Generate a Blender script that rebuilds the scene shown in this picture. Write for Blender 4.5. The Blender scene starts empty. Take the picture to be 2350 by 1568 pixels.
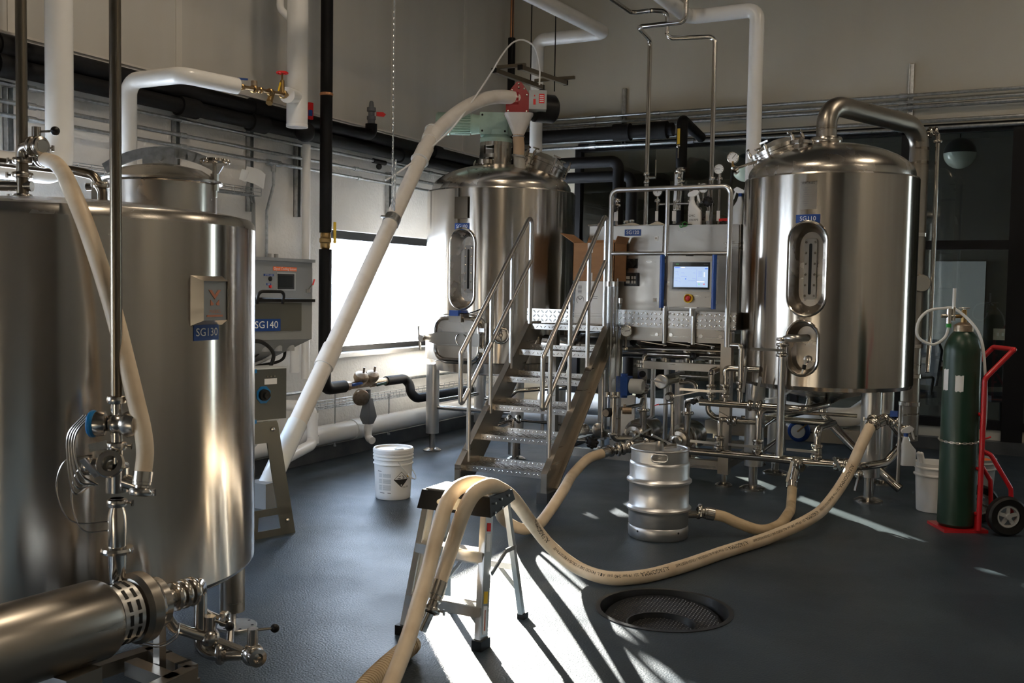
import bpy, math, random
from mathutils import Vector, Matrix
from mathutils.geometry import delaunay_2d_cdt

V = Vector
PI = math.pi
rnd = random.Random(7)
sc = bpy.context.scene
COL = sc.collection

# ------------------------------------------------------------------ camera
F_PX, CXP, CYP, CAM_H = 2285.0, 1175.0, 784.0, 1.55
YAW, PITCH, ROLL = math.radians(27.2), math.atan(120.0 / F_PX), 0.0165
FW = V((-math.sin(YAW) * math.cos(PITCH), math.cos(YAW) * math.cos(PITCH), -math.sin(PITCH)))
_r0 = V((math.cos(YAW), math.sin(YAW), 0))
_u0 = _r0.cross(FW)
RT = math.cos(ROLL) * _r0 + math.sin(ROLL) * _u0
UP = -math.sin(ROLL) * _r0 + math.cos(ROLL) * _u0
CAM = V((0, 0, CAM_H))
cam_d = bpy.data.cameras.new('camera')
cam_d.sensor_width = 36.0
cam_d.lens = 36.0 * F_PX / 2350.0
cam_d.clip_start = 0.05
cam_d.clip_end = 300
cam_d.dof.use_dof = True
cam_d.dof.focus_distance = 7.6
cam_d.dof.aperture_fstop = 11.0
cam = bpy.data.objects.new('camera', cam_d)
COL.objects.link(cam)
cam.matrix_world = Matrix(((RT.x, UP.x, -FW.x, CAM.x), (RT.y, UP.y, -FW.y, CAM.y), (RT.z, UP.z, -FW.z, CAM.z), (0, 0, 0, 1)))
sc.camera = cam

# ------------------------------------------------------------------ light
SUN_EL = math.radians(12.2)
SUN_H = V((0.68, -0.73, 0)).normalized()          # where the light travels
SUN_DIR = V((SUN_H.x * math.cos(SUN_EL), SUN_H.y * math.cos(SUN_EL), -math.sin(SUN_EL)))
sun_d = bpy.data.lights.new('sun', 'SUN')
sun_d.energy = 75.0
sun_d.angle = math.radians(0.6)
sun_d.color = (1.0, 0.93, 0.82)
sun = bpy.data.objects.new('sun', sun_d)
COL.objects.link(sun)
sun.rotation_euler = SUN_DIR.to_track_quat('-Z', 'Y').to_euler()
sun.location = (-20, 20, 12)

wd = bpy.data.worlds.new('sky')
sc.world = wd
wd.use_nodes = True
nt = wd.node_tree
nt.nodes.clear()
wo = nt.nodes.new('ShaderNodeOutputWorld')
wb = nt.nodes.new('ShaderNodeBackground')
tc = nt.nodes.new('ShaderNodeTexCoord')
sp = nt.nodes.new('ShaderNodeSeparateXYZ')
cr = nt.nodes.new('ShaderNodeValToRGB')
cr.color_ramp.elements[0].position = 0.45
cr.color_ramp.elements[0].color = (0.88, 0.94, 1.0, 1)
cr.color_ramp.elements[1].position = 0.8
cr.color_ramp.elements[1].color = (0.55, 0.72, 1.0, 1)
mr = nt.nodes.new('ShaderNodeMapRange')
mr.inputs['From Min'].default_value = -1
nt.links.new(tc.outputs['Generated'], sp.inputs[0])
nt.links.new(sp.outputs['Z'], mr.inputs['Value'])
nt.links.new(mr.outputs[0], cr.inputs[0])
nt.links.new(cr.outputs[0], wb.inputs[0])
wb.inputs[1].default_value = 15.0
nt.links.new(wb.outputs[0], wo.inputs[0])

vs = sc.view_settings
vs.view_transform = 'Standard'
vs.look = 'None'
vs.exposure = 0.3
vs.gamma = 1.0
vs.use_curve_mapping = False


# ------------------------------------------------------------------ pixel rays (2350 x 1568) to places in the hall
def _ray(x, y):
    return FW + (x - CXP) / F_PX * RT + (CYP - y) / F_PX * UP


def aX(x, y, X):
    d = _ray(x, y)
    return CAM + d * (X / d.x)


def aY(x, y, Y):
    d = _ray(x, y)
    return CAM + d * (Y / d.y)


def aZ(x, y, z):
    d = _ray(x, y)
    return CAM + d * ((z - CAM_H) / d.z)


def aD(x, y, t):
    return CAM + _ray(x, y) * t


def hit_cyl(x, y, c, R):
    d = _ray(x, y)
    a = d.x * d.x + d.y * d.y
    b = -2 * (d.x * c[0] + d.y * c[1])
    e = c[0] ** 2 + c[1] ** 2 - R * R
    t = (-b - math.sqrt(max(b * b - 4 * a * e, 0))) / (2 * a)
    p = CAM + d * t
    return math.atan2(p.y - c[1], p.x - c[0]), p.z


# ------------------------------------------------------------------ materials
MAT = {}


def _mk(name):
    m = bpy.data.materials.new(name)
    m.use_nodes = True
    b = m.node_tree.nodes['Principled BSDF']
    return m, m.node_tree, b


def mat(name, col, rough=0.5, metal=0.0, noise=None, bump=None, aniso=None, rnoise=None, coat=0.0, spec=None, trans=0.0, ior=None, vary=None, emit=None):
    m, t, b = _mk(name)
    n, l = t.nodes, t.links
    b.inputs['Base Color'].default_value = (*col, 1)
    b.inputs['Roughness'].default_value = rough
    b.inputs['Metallic'].default_value = metal
    if coat:
        b.inputs['Coat Weight'].default_value = coat
        b.inputs['Coat Roughness'].default_value = 0.08
    if spec is not None:
        b.inputs['Specular IOR Level'].default_value = spec
    if trans:
        b.inputs['Transmission Weight'].default_value = trans
    if ior:
        b.inputs['IOR'].default_value = ior
    if emit:
        b.inputs['Emission Color'].default_value = (*emit[0], 1)
        b.inputs['Emission Strength'].default_value = emit[1]
    co = None
    if noise or bump or rnoise:
        g = n.new('ShaderNodeNewGeometry')
        co = g.outputs['Position']
    if noise:                                     # (colour 2, scale, detail, contrast lo, hi, stretch)
        c2, scl, det, lo, hi, st = noise
        mp = n.new('ShaderNodeMapping')
        mp.inputs['Scale'].default_value = st
        l.new(co, mp.inputs[0])
        nz = n.new('ShaderNodeTexNoise')
        nz.inputs['Scale'].default_value = scl
        nz.inputs['Detail'].default_value = det
        l.new(mp.outputs[0], nz.inputs['Vector'])
        mp2 = n.new('ShaderNodeMapRange')
        mp2.inputs['From Min'].default_value = lo
        mp2.inputs['From Max'].default_value = hi
        l.new(nz.outputs['Fac'], mp2.inputs[0])
        mx = n.new('ShaderNodeMix')
        mx.data_type = 'RGBA'
        mx.inputs['A'].default_value = (*col, 1)
        mx.inputs['B'].default_value = (*c2, 1)
        l.new(mp2.outputs[0], mx.inputs['Factor'])
        l.new(mx.outputs['Result'], b.inputs['Base Color'])
    if rnoise:                                    # (scale, lo, hi, stretch)
        scl, lo, hi, st = rnoise
        mp = n.new('ShaderNodeMapping')
        mp.inputs['Scale'].default_value = st
        l.new(co, mp.inputs[0])
        nz = n.new('ShaderNodeTexNoise')
        nz.inputs['Scale'].default_value = scl
        nz.inputs['Detail'].default_value = 4
        l.new(mp.outputs[0], nz.inputs['Vector'])
        mp2 = n.new('ShaderNodeMapRange')
        mp2.inputs['From Min'].default_value = 0.3
        mp2.inputs['From Max'].default_value = 0.7
        mp2.inputs['To Min'].default_value = lo
        mp2.inputs['To Max'].default_value = hi
        l.new(nz.outputs['Fac'], mp2.inputs[0])
        l.new(mp2.outputs[0], b.inputs['Roughness'])
    if bump:                                      # (scale, strength, distance, stretch)
        scl, stg, dist, st = bump
        mp = n.new('ShaderNodeMapping')
        mp.inputs['Scale'].default_value = st
        l.new(co, mp.inputs[0])
        nz = n.new('ShaderNodeTexNoise')
        nz.inputs['Scale'].default_value = scl
        nz.inputs['Detail'].default_value = 5
        l.new(mp.outputs[0], nz.inputs['Vector'])
        bp = n.new('ShaderNodeBump')
        bp.inputs['Strength'].default_value = stg
        bp.inputs['Distance'].default_value = dist
        l.new(nz.outputs['Fac'], bp.inputs['Height'])
        l.new(bp.outputs[0], b.inputs['Normal'])
    if aniso:
        tg = n.new('ShaderNodeTangent')
        tg.direction_type = 'RADIAL'
        tg.axis = 'Z'
        b.inputs['Anisotropic'].default_value = aniso[0]
        b.inputs['Anisotropic Rotation'].default_value = aniso[1]
        l.new(tg.outputs[0], b.inputs['Tangent'])
    MAT[name] = m
    return m


I1 = (1, 1, 1)
mat('tank_steel', (0.62, 0.565, 0.50), 0.19, 1.0, aniso=(0.9, 0.25), noise=((0.50, 0.45, 0.39), 7.0, 3, 0.35, 0.7, (1, 1, 0.05)))  # upright tone streaks in the colour imitate stretched reflections
mat('dome_steel', (0.56, 0.52, 0.47), 0.26, 1.0, rnoise=(4, 0.2, 0.32, I1))
mat('pipe_steel', (0.60, 0.565, 0.52), 0.16, 1.0)
mat('fitting_steel', (0.58, 0.545, 0.50), 0.22, 1.0)
mat('rail_steel', (0.60, 0.585, 0.565), 0.30, 1.0)
mat('sheet_steel', (0.38, 0.345, 0.30), 0.34, 1.0, rnoise=(2.0, 0.26, 0.42, (1, 1, 10)))
mat('port_steel', (0.34, 0.32, 0.29), 0.3, 1.0)
mat('lug_steel', (0.66, 0.645, 0.62), 0.22, 1.0)
mat('keg_steel', (0.66, 0.66, 0.66), 0.40, 1.0, rnoise=(5, 0.32, 0.48, (1, 1, 5)), noise=((0.58, 0.58, 0.585), 4, 5, 0.4, 0.7, (1, 1, 3)))
mat('plate_steel', (0.44, 0.425, 0.405), 0.30, 1.0, bump=(60, 0.25, 0.002, I1))
mat('galvanised', (0.55, 0.57, 0.58), 0.35, 1.0, noise=((0.42, 0.44, 0.45), 30, 3, 0.4, 0.65, I1))
mat('aluminium', (0.74, 0.73, 0.71), 0.33, 1.0, noise=((0.62, 0.61, 0.58), 14, 4, 0.4, 0.7, (1, 1, 0.3)))
mat('dark_steel', (0.22, 0.185, 0.14), 0.28, 1.0)
mat('bronze', (0.42, 0.33, 0.24), 0.42, 0.9, noise=((0.30, 0.22, 0.15), 40, 4, 0.4, 0.7, I1))
mat('brass', (0.40, 0.26, 0.11), 0.36, 1.0)
mat('copper', (0.75, 0.36, 0.18), 0.35, 1.0)
mat('floor_epoxy', (0.023, 0.035, 0.048), 0.3, 0.0, noise=((0.040, 0.057, 0.074), 1.3, 8, 0.35, 0.72, I1), rnoise=(1.6, 0.30, 0.48, I1), bump=(110, 0.6, 0.004, I1), spec=0.42)
mat('curb_dark', (0.045, 0.05, 0.057), 0.5, noise=((0.09, 0.095, 0.10), 4, 6, 0.4, 0.7, I1), bump=(40, 0.3, 0.004, I1))
mat('block_white', (0.70, 0.69, 0.67), 0.62, noise=((0.60, 0.59, 0.565), 1.6, 7, 0.45, 0.75, I1), bump=(38, 0.5, 0.010, I1))
mat('panel_white', (0.62, 0.60, 0.56), 0.38, noise=((0.55, 0.53, 0.49), 2.0, 4, 0.35, 0.7, (1, 1, 0.12)), bump=(120, 0.06, 0.002, I1))
mat('seam_white', (0.66, 0.63, 0.58), 0.45)
mat('drywall_tan', (0.52, 0.485, 0.40), 0.62, noise=((0.46, 0.43, 0.355), 1.2, 4, 0.35, 0.7, (1, 1, 0.2)))
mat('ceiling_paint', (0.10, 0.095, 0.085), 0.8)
mat('dark_wall', (0.22, 0.19, 0.15), 0.7)
mat('frame_black', (0.008, 0.008, 0.009), 0.5, spec=0.2)
mat('foam_black', (0.006, 0.006, 0.007), 0.65, bump=(60, 0.25, 0.003, I1), spec=0.25)
mat('jacket_white', (0.80, 0.79, 0.77), 0.26, noise=((0.74, 0.73, 0.70), 3, 4, 0.4, 0.7, I1))
mat('pvc_white', (0.82, 0.81, 0.79), 0.35)
mat('auger_white', (0.76, 0.71, 0.65), 0.42, noise=((0.66, 0.60, 0.54), 8, 5, 0.5, 0.75, I1))
mat('pvc_grey', (0.13, 0.14, 0.155), 0.45)
mat('hose_tan', (0.74, 0.60, 0.43), 0.50, noise=((0.62, 0.47, 0.31), 9, 6, 0.42, 0.75, I1), bump=(220, 0.12, 0.001, I1))
mat('hose_old', (0.60, 0.46, 0.29), 0.58, noise=((0.38, 0.27, 0.15), 10, 6, 0.42, 0.75, I1))
mat('rubber_black', (0.009, 0.009, 0.009), 0.5, spec=0.3)
mat('plastic_black', (0.011, 0.011, 0.012), 0.42, spec=0.3)
mat('red_paint', (0.55, 0.012, 0.018), 0.28, coat=0.3)
mat('drive_red', (0.30, 0.008, 0.014), 0.3, coat=0.3)
mat('red_valve', (0.75, 0.02, 0.02), 0.35)
mat('green_bottle', (0.010, 0.040, 0.022), 0.36, noise=((0.030, 0.028, 0.014), 5, 6, 0.58, 0.85, I1))
mat('gear_green', (0.44, 0.60, 0.50), 0.42, noise=((0.38, 0.52, 0.43), 12, 4, 0.45, 0.75, I1))
mat('grey_box', (0.25, 0.26, 0.265), 0.42)
mat('grey_light', (0.42, 0.43, 0.43), 0.42)
mat('olive_steel', (0.115, 0.115, 0.10), 0.40, 0.25)
mat('mill_dark', (0.085, 0.09, 0.085), 0.38, 0.2)
mat('blue_paint', (0.0, 0.16, 0.42), 0.35)
mat('handle_blue', (0.012, 0.065, 0.30), 0.38)
mat('label_blue', (0.006, 0.05, 0.24), 0.45)
mat('label_white', (0.85, 0.85, 0.85), 0.55)
mat('ink_black', (0.012, 0.012, 0.012), 0.6)
mat('ink_grey', (0.20, 0.20, 0.21), 0.6)
mat('orange_tag', (0.85, 0.16, 0.03), 0.5)
mat('copper_print', (0.50, 0.19, 0.11), 0.45, 0.3)
mat('yellow', (0.85, 0.55, 0.03), 0.4)
mat('cardboard', (0.38, 0.205, 0.10), 0.75, noise=((0.33, 0.175, 0.085), 6, 5, 0.4, 0.7, (1, 1, 4)))
mat('plastic_white', (0.80, 0.80, 0.79), 0.36, noise=((0.72, 0.71, 0.68), 7, 5, 0.5, 0.8, I1))
mat('plastic_milky', (0.62, 0.64, 0.64), 0.35)
mat('paper', (0.82, 0.81, 0.78), 0.7)
mat('towel', (0.66, 0.62, 0.53), 0.9, noise=((0.52, 0.48, 0.38), 18, 5, 0.5, 0.75, I1), bump=(90, 0.5, 0.006, I1))
mat('screen_bezel', (0.12, 0.125, 0.13), 0.35)
mat('screen_dark', (0.020, 0.022, 0.024), 0.12)
mat('screen_on', (0.35, 0.45, 0.62), 0.25, emit=((0.50, 0.66, 0.95), 0.55))
mat('globe', (0.62, 0.66, 0.60), 0.15)
mat('gauge_face', (0.80, 0.81, 0.80), 0.4)
mat('wall_grey', (0.07, 0.067, 0.058), 0.7)
mat('whiteboard', (0.55, 0.57, 0.60), 0.25)
mat('chair_navy', (0.014, 0.018, 0.035), 0.6)
mat('wood', (0.20, 0.09, 0.035), 0.4)
mat('sump_wall', (0.016, 0.017, 0.019), 0.3)
mat('snow', (0.80, 0.81, 0.82), 0.8, noise=((0.5, 0.51, 0.5), 0.6, 6, 0.5, 0.8, I1))
mat('bark', (0.32, 0.30, 0.28), 0.9)
mat('hedge', (0.34, 0.37, 0.33), 0.9, noise=((0.5, 0.52, 0.5), 2, 6, 0.4, 0.6, I1))
mat('tube_clear', (0.80, 0.82, 0.82), 0.18)


def thin_glass(name, tint, k, rough=0.0, dust=0.0):
    m = bpy.data.materials.new(name)
    m.use_nodes = True
    t = m.node_tree
    t.nodes.clear()
    o = t.nodes.new('ShaderNodeOutputMaterial')
    tr = t.nodes.new('ShaderNodeBsdfTransparent')
    tr.inputs[0].default_value = (*tint, 1)
    gl = t.nodes.new('ShaderNodeBsdfGlossy')
    gl.inputs['Roughness'].default_value = rough
    lw = t.nodes.new('ShaderNodeLayerWeight')
    lw.inputs['Blend'].default_value = 0.5
    pw_ = t.nodes.new('ShaderNodeMath')
    pw_.operation = 'POWER'
    pw_.inputs[1].default_value = 4.0
    t.links.new(lw.outputs['Facing'], pw_.inputs[0])
    fr = t.nodes.new('ShaderNodeMapRange')
    fr.inputs['To Min'].default_value = k
    fr.inputs['To Max'].default_value = 0.9
    t.links.new(pw_.outputs[0], fr.inputs[0])
    mx = t.nodes.new('ShaderNodeMixShader')
    t.links.new(fr.outputs[0], mx.inputs[0])
    t.links.new(tr.outputs[0], mx.inputs[1])
    t.links.new(gl.outputs[0], mx.inputs[2])
    last = mx
    if dust:
        df = t.nodes.new('ShaderNodeBsdfTranslucent')
        df.inputs[0].default_value = (0.9, 0.92, 0.95, 1)
        g = t.nodes.new('ShaderNodeNewGeometry')
        nz = t.nodes.new('ShaderNodeTexNoise')
        nz.inputs['Scale'].default_value = 26
        nz.inputs['Detail'].default_value = 8
        t.links.new(g.outputs['Position'], nz.inputs['Vector'])
        mp = t.nodes.new('ShaderNodeMapRange')
        mp.inputs['From Min'].default_value = 0.45
        mp.inputs['From Max'].default_value = 0.75
        mp.inputs['To Max'].default_value = dust
        t.links.new(nz.outputs['Fac'], mp.inputs[0])
        m2 = t.nodes.new('ShaderNodeMixShader')
        t.links.new(mp.outputs[0], m2.inputs[0])
        t.links.new(mx.outputs[0], m2.inputs[1])
        t.links.new(df.outputs[0], m2.inputs[2])
        last = m2
    t.links.new(last.outputs[0], o.inputs[0])
    MAT[name] = m


thin_glass('window_glass', (0.95, 0.97, 0.98), 0.04, dust=0.03)
thin_glass('glazing', (0.80, 0.83, 0.80), 0.05)
thin_glass('sight_glass', (0.88, 0.90, 0.90), 0.06)


# ------------------------------------------------------------------ mesh builder
def basis(n):
    n = n.normalized()
    a = V((0, 0, 1)) if abs(n.z) < 0.95 else V((1, 0, 0))
    x = a.cross(n).normalized()
    return x, n.cross(x), n


class MB:
    def __init__(self):
        self.v, self.f = [], []

    def add(self, vs_, fs_):
        o = len(self.v)
        self.v += [V(p) for p in vs_]
        self.f += [tuple(i + o for i in q) for q in fs_]
        return self

    def box(self, c, s, rz=0.0, M=None):
        c = V(c)
        hx, hy, hz = s[0] / 2, s[1] / 2, s[2] / 2
        R = M if M is not None else Matrix.Rotation(rz, 3, 'Z')
        vs_ = [c + R @ V((sx * hx, sy * hy, sz * hz)) for sz in (-1, 1) for sy in (-1, 1) for sx in (-1, 1)]
        return self.add(vs_, [(0, 2, 3, 1), (4, 5, 7, 6), (0, 1, 5, 4), (2, 6, 7, 3), (0, 4, 6, 2), (1, 3, 7, 5)])

    def span(self, a, b):
        a, b = V(a), V(b)
        return self.box((a + b) / 2, [abs(b[i] - a[i]) for i in range(3)])

    def beam(self, a, b, w, h, up=V((0, 0, 1))):
        a, b = V(a), V(b)
        d = (b - a)
        L = d.length
        d = d.normalized()
        s = d.cross(up)
        if s.length < 1e-4:
            s = d.cross(V((1, 0, 0)))
        s.normalize()
        u = s.cross(d)
        M = Matrix((s, d, u)).transposed()
        return self.box((a + b) / 2, (w, L, h), M=M)

    def cyl(self, a, b, r0, r1=None, n=16, caps=True):
        a, b = V(a), V(b)
        r1 = r0 if r1 is None else r1
        x, y, _ = basis(b - a)
        vs_ = []
        for p, r in ((a, r0), (b, r1)):
            for i in range(n):
                t = 2 * PI * i / n
                vs_.append(p + (x * math.cos(t) + y * math.sin(t)) * r)
        fs_ = [(i, (i + 1) % n, n + (i + 1) % n, n + i) for i in range(n)]
        if caps:
            fs_ += [tuple(range(n - 1, -1, -1)), tuple(range(n, 2 * n))]
        return self.add(vs_, fs_)

    def lathe(self, prof, o, axis=V((0, 0, 1)), n=32, arc=None):
        o = V(o)
        x, y, z = basis(V(axis))
        m = len(prof)
        vs_ = []
        for i in range(n):
            t = 2 * PI * i / n
            d = x * math.cos(t) + y * math.sin(t)
            for r, h in prof:
                vs_.append(o + d * r + z * h)
        fs_ = []
        for i in range(n):
            j = (i + 1) % n
            for k in range(m - 1):
                r0, r1 = prof[k][0], prof[k + 1][0]
                q = [i * m + k, j * m + k, j * m + k + 1, i * m + k + 1]
                if r0 < 1e-6:
                    q = [i * m + k, j * m + k + 1, i * m + k + 1]
                elif r1 < 1e-6:
                    q = [i * m + k, j * m + k, i * m + k + 1]
                fs_.append(tuple(q))
        return self.add(vs_, fs_)

    def sphere(self, c, r, n=14, m=8, sq=(1, 1, 1)):
        c = V(c)
        prof = [(r * math.sin(PI * k / m), -r * math.cos(PI * k / m)) for k in range(m + 1)]
        prof[0] = (0, -r)
        prof[-1] = (0, r)
        b = MB().lathe(prof, (0, 0, 0), n=n)
        return self.add([c + V((p.x * sq[0], p.y * sq[1], p.z * sq[2])) for p in b.v], b.f)

    def sweep(self, pts, r, n=12, closed=False, caps=True, sq=None, rs=None):
        pts = [V(p) for p in pts]
        k = len(pts)
        tans = []
        for i in range(k):
            a = pts[(i - 1) % k] if (closed or i > 0) else pts[i]
            b = pts[(i + 1) % k] if (closed or i < k - 1) else pts[i]
            tans.append((b - a).normalized())
        x, y, _ = basis(tans[0])
        vs_ = []
        for i in range(k):
            if i:
                q = tans[i - 1].rotation_difference(tans[i])
                x = q @ x
                x = (x - tans[i] * x.dot(tans[i])).normalized()
            y = tans[i].cross(x)
            rr = rs[i] if rs else r
            for j in range(n):
                t = 2 * PI * j / n
                vs_.append(pts[i] + x * math.cos(t) * rr + y * math.sin(t) * rr)
        fs_ = []
        for i in range(k if closed else k - 1):
            i2 = (i + 1) % k
            for j in range(n):
                j2 = (j + 1) % n
                fs_.append((i * n + j, i * n + j2, i2 * n + j2, i2 * n + j))
        if caps and not closed:
            fs_ += [tuple(range(n - 1, -1, -1)), tuple(range((k - 1) * n, k * n))]
        return self.add(vs_, fs_)

    def pipe(self, pts, r, bend=None, n=14, seg=6):
        return self.sweep(fillet(pts, bend if bend else r * 2.2, seg), r, n)

    def torus(self, c, axis, R, r, n=20, m=8):
        x, y, z = basis(V(axis))
        c = V(c)
        return self.sweep([c + (x * math.cos(2 * PI * i / n) + y * math.sin(2 * PI * i / n)) * R for i in range(n)], r, m, closed=True)

    def prism(self, poly, o, ex, ey, ez):
        """2-D polygon in plane (ex, ey) pushed along ez"""
        o, ex, ey, ez = V(o), V(ex), V(ey), V(ez)
        n = len(poly)
        a = [o + ex * p[0] + ey * p[1] for p in poly]
        vs_ = a + [p + ez for p in a]
        fs_ = [tuple(range(n - 1, -1, -1)), tuple(range(n, 2 * n))]
        fs_ += [(i, (i + 1) % n, n + (i + 1) % n, n + i) for i in range(n)]
        return self.add(vs_, fs_)

    def ring(self, outer, inner, o, ex, ey, ez):
        """plate with a hole: two outlines with the same number of points"""
        o, ex, ey, ez = V(o), V(ex), V(ey), V(ez)
        n = len(outer)
        vs_ = []
        for pol in (outer, inner):
            vs_ += [o + ex * p[0] + ey * p[1] for p in pol]
        vs_ += [p + ez for p in vs_]
        fs_ = []
        for i in range(n):
            j = (i + 1) % n
            fs_ += [(i, n + i, n + j, j), (2 * n + i, 2 * n + j, 3 * n + j, 3 * n + i), (i, j, 2 * n + j, 2 * n + i), (n + i, 3 * n + i, 3 * n + j, n + j)]
        return self.add(vs_, fs_)

    def build(self, name, m, parent=None, kind=None, label=None, angle=35, org=None):
        if parent is not None:
            org = V(parent['_o'])
        elif org is None:
            xs = [p.x for p in self.v]
            ys = [p.y for p in self.v]
            org = V(((min(xs) + max(xs)) / 2, (min(ys) + max(ys)) / 2, min(p.z for p in self.v)))
        me = bpy.data.meshes.new(name)
        me.from_pydata([p - org for p in self.v], [], self.f)
        me.update()
        return finish(me, name, m, parent, org, kind, label, angle)


def finish(me, name, m, parent, org, kind=None, label=None, angle=35):
    me.materials.append(MAT[m] if isinstance(m, str) else m)
    if len(me.polygons):
        me.polygons.foreach_set('use_smooth', [True] * len(me.polygons))
        if angle:
            me.set_sharp_from_angle(angle=math.radians(angle))
    ob = bpy.data.objects.new(name, me)
    COL.objects.link(ob)
    if parent is not None:
        ob.parent = parent
    else:
        ob.location = org
    ob['_o'] = tuple(org)
    if kind:
        ob['kind'] = kind
    if label:
        ob['label'] = label
    return ob


def thing(name, label, cat, loc, group=None):
    o = bpy.data.objects.new(name, None)
    COL.objects.link(o)
    o.location = loc
    o.empty_display_size = 0.1
    o['_o'] = tuple(loc)
    return tag(o, label, cat, group)


def tag(o, label, cat, group=None):
    o['label'] = label
    o['category'] = cat
    if group:
        o['group'] = group
    return o


def struct(mb, name, m, parent=None, label=None, cat=None, angle=35):
    o = mb.build(name, m, parent, kind='structure' if parent is None else None, angle=angle)
    if label and parent is None:
        tag(o, label, cat)
    return o


def fillet(pts, rad, seg=6):
    pts = [V(p) for p in pts]
    out = [pts[0]]
    for i in range(1, len(pts) - 1):
        a, p, b = pts[i - 1], pts[i], pts[i + 1]
        u, w = (a - p), (b - p)
        lu, lw = u.length, w.length
        u.normalize()
        w.normalize()
        ang = u.angle(w)
        if ang > PI - 0.03:
            out.append(p)
            continue
        h = ang / 2
        d = min(rad / math.tan(h), lu * 0.48, lw * 0.48)
        rr = d * math.tan(h)
        c = p + (u + w).normalized() * (rr / math.sin(h))
        s, e = p + u * d - c, p + w * d - c
        tot = s.angle(e)
        for k in range(seg + 1):
            t = k / seg
            out.append(c + (s * math.sin((1 - t) * tot) + e * math.sin(t * tot)) / math.sin(tot))
    out.append(pts[-1])
    return out


def spline(pts, sub=10):
    pts = [V(p) for p in pts]
    q = [pts[0] * 2 - pts[1]] + pts + [pts[-1] * 2 - pts[-2]]
    out = []
    for i in range(1, len(q) - 2):
        p0, p1, p2, p3 = q[i - 1], q[i], q[i + 1], q[i + 2]
        # centripetal parametrisation keeps loops from kinking
        t1 = max((p1 - p0).length, 1e-6) ** 0.5
        t2 = t1 + max((p2 - p1).length, 1e-6) ** 0.5
        t3 = t2 + max((p3 - p2).length, 1e-6) ** 0.5
        for k in range(sub):
            t = t1 + (t2 - t1) * k / sub
            a1 = p0 * ((t1 - t) / t1) + p1 * (t / t1)
            a2 = p1 * ((t2 - t) / (t2 - t1)) + p2 * ((t - t1) / (t2 - t1))
            a3 = p2 * ((t3 - t) / (t3 - t2)) + p3 * ((t - t2) / (t3 - t2))
            b1 = a1 * ((t2 - t) / t2) + a2 * (t / t2)
            b2 = a2 * ((t3 - t) / (t3 - t1)) + a3 * ((t - t1) / (t3 - t1))
            out.append(b1 * ((t2 - t) / (t2 - t1)) + b2 * ((t - t1) / (t2 - t1)))
    out.append(pts[-1])
    return out


_txt = {}


def text2d(body, size, align='CENTER', bold=0.0):
    key = (body, align, bold)
    if key not in _txt:
        cu = bpy.data.curves.new('t', 'FONT')
        cu.body = body
        cu.size = 1.0
        cu.align_x = align
        cu.align_y = 'CENTER'
        cu.offset = bold
        cu.resolution_u = 3
        ob = bpy.data.objects.new('t', cu)
        COL.objects.link(ob)
        bpy.context.view_layer.update()
        dg = bpy.context.evaluated_depsgraph_get()
        me = bpy.data.meshes.new_from_object(ob.evaluated_get(dg))
        _txt[key] = ([(p.co.x, p.co.y) for p in me.vertices], [tuple(p.vertices) for p in me.polygons])
        bpy.data.objects.remove(ob)
        bpy.data.curves.remove(cu)
        bpy.data.meshes.remove(me)
    v, f = _txt[key]
    return [(x * size, y * size) for x, y in v], f


def lettering(body, size, o, ex, ey, m, parent, off=0.0015, align='CENTER', bold=0.0, name='lettering'):
    o, ex, ey = V(o), V(ex).normalized(), V(ey).normalized()
    n = ex.cross(ey).normalized()
    v, f = text2d(body, size, align, bold)
    return MB().add([o + ex * x + ey * y + n * off for x, y in v], f).build(name, m, parent, angle=0)


def cyl_pt(c, R, phi, u, z):
    """point on a tank wall, u metres to the right of angle phi as seen from outside"""
    a = phi + u / R
    return V((c[0] + R * math.cos(a), c[1] + R * math.sin(a), z))


def wrapped_text(body, size, c, R, phi, z, m, parent, off=0.004):
    v, f = text2d(body, size)
    return MB().add([cyl_pt(c, R + off, phi, x, z + y) for x, y in v], f).build('lettering', m, parent, angle=0)


def wrapped_plate(c, R, phi, z, w, h, th=0.003, n=8):
    b = MB()
    vs_ = []
    for rr in (R, R + th):
        for i in range(n + 1):
            for s in (-1, 1):
                vs_.append(cyl_pt(c, rr, phi, -w / 2 + w * i / n, z + s * h / 2))
    k = 2 * (n + 1)
    fs_ = []
    for i in range(n):
        a = 2 * i
        fs_ += [(k + a, k + a + 2, k + a + 3, k + a + 1), (a, a + 1, a + 3, a + 2), (a, a + 2, k + a + 2, k + a), (a + 1, k + a + 1, k + a + 3, a + 3)]
    fs_ += [(0, k, k + 1, 1), (2 * n, 2 * n + 1, k + 2 * n + 1, k + 2 * n)]
    return b.add(vs_, fs_)


def number_label(body, c, R, phi, z, w, h, parent):
    p = wrapped_plate(c, R, phi, z, w, h).build('number_label', 'label_blue', parent, label='blue label reading ' + body)
    wrapped_text(body, h * 0.72, c, R, phi, z, 'label_white', p, off=0.0045)
    return p


def stadium(w, h, n=10):
    """outline of a rounded slot, w wide, h high (anticlockwise)"""
    r = min(w, h) / 2
    o = []
    if h >= w:
        for i in range(n + 1):
            t = PI * i / n
            o.append((r * math.cos(t), h / 2 - r + r * math.sin(t)))
        for i in range(n + 1):
            t = PI + PI * i / n
            o.append((r * math.cos(t), -h / 2 + r + r * math.sin(t)))
    else:
        for i in range(n + 1):
            t = -PI / 2 + PI * i / n
            o.append((w / 2 - r + r * math.cos(t), r * math.sin(t)))
        for i in range(n + 1):
            t = PI / 2 + PI * i / n
            o.append((-w / 2 + r + r * math.cos(t), r * math.sin(t)))
    return o


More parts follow.
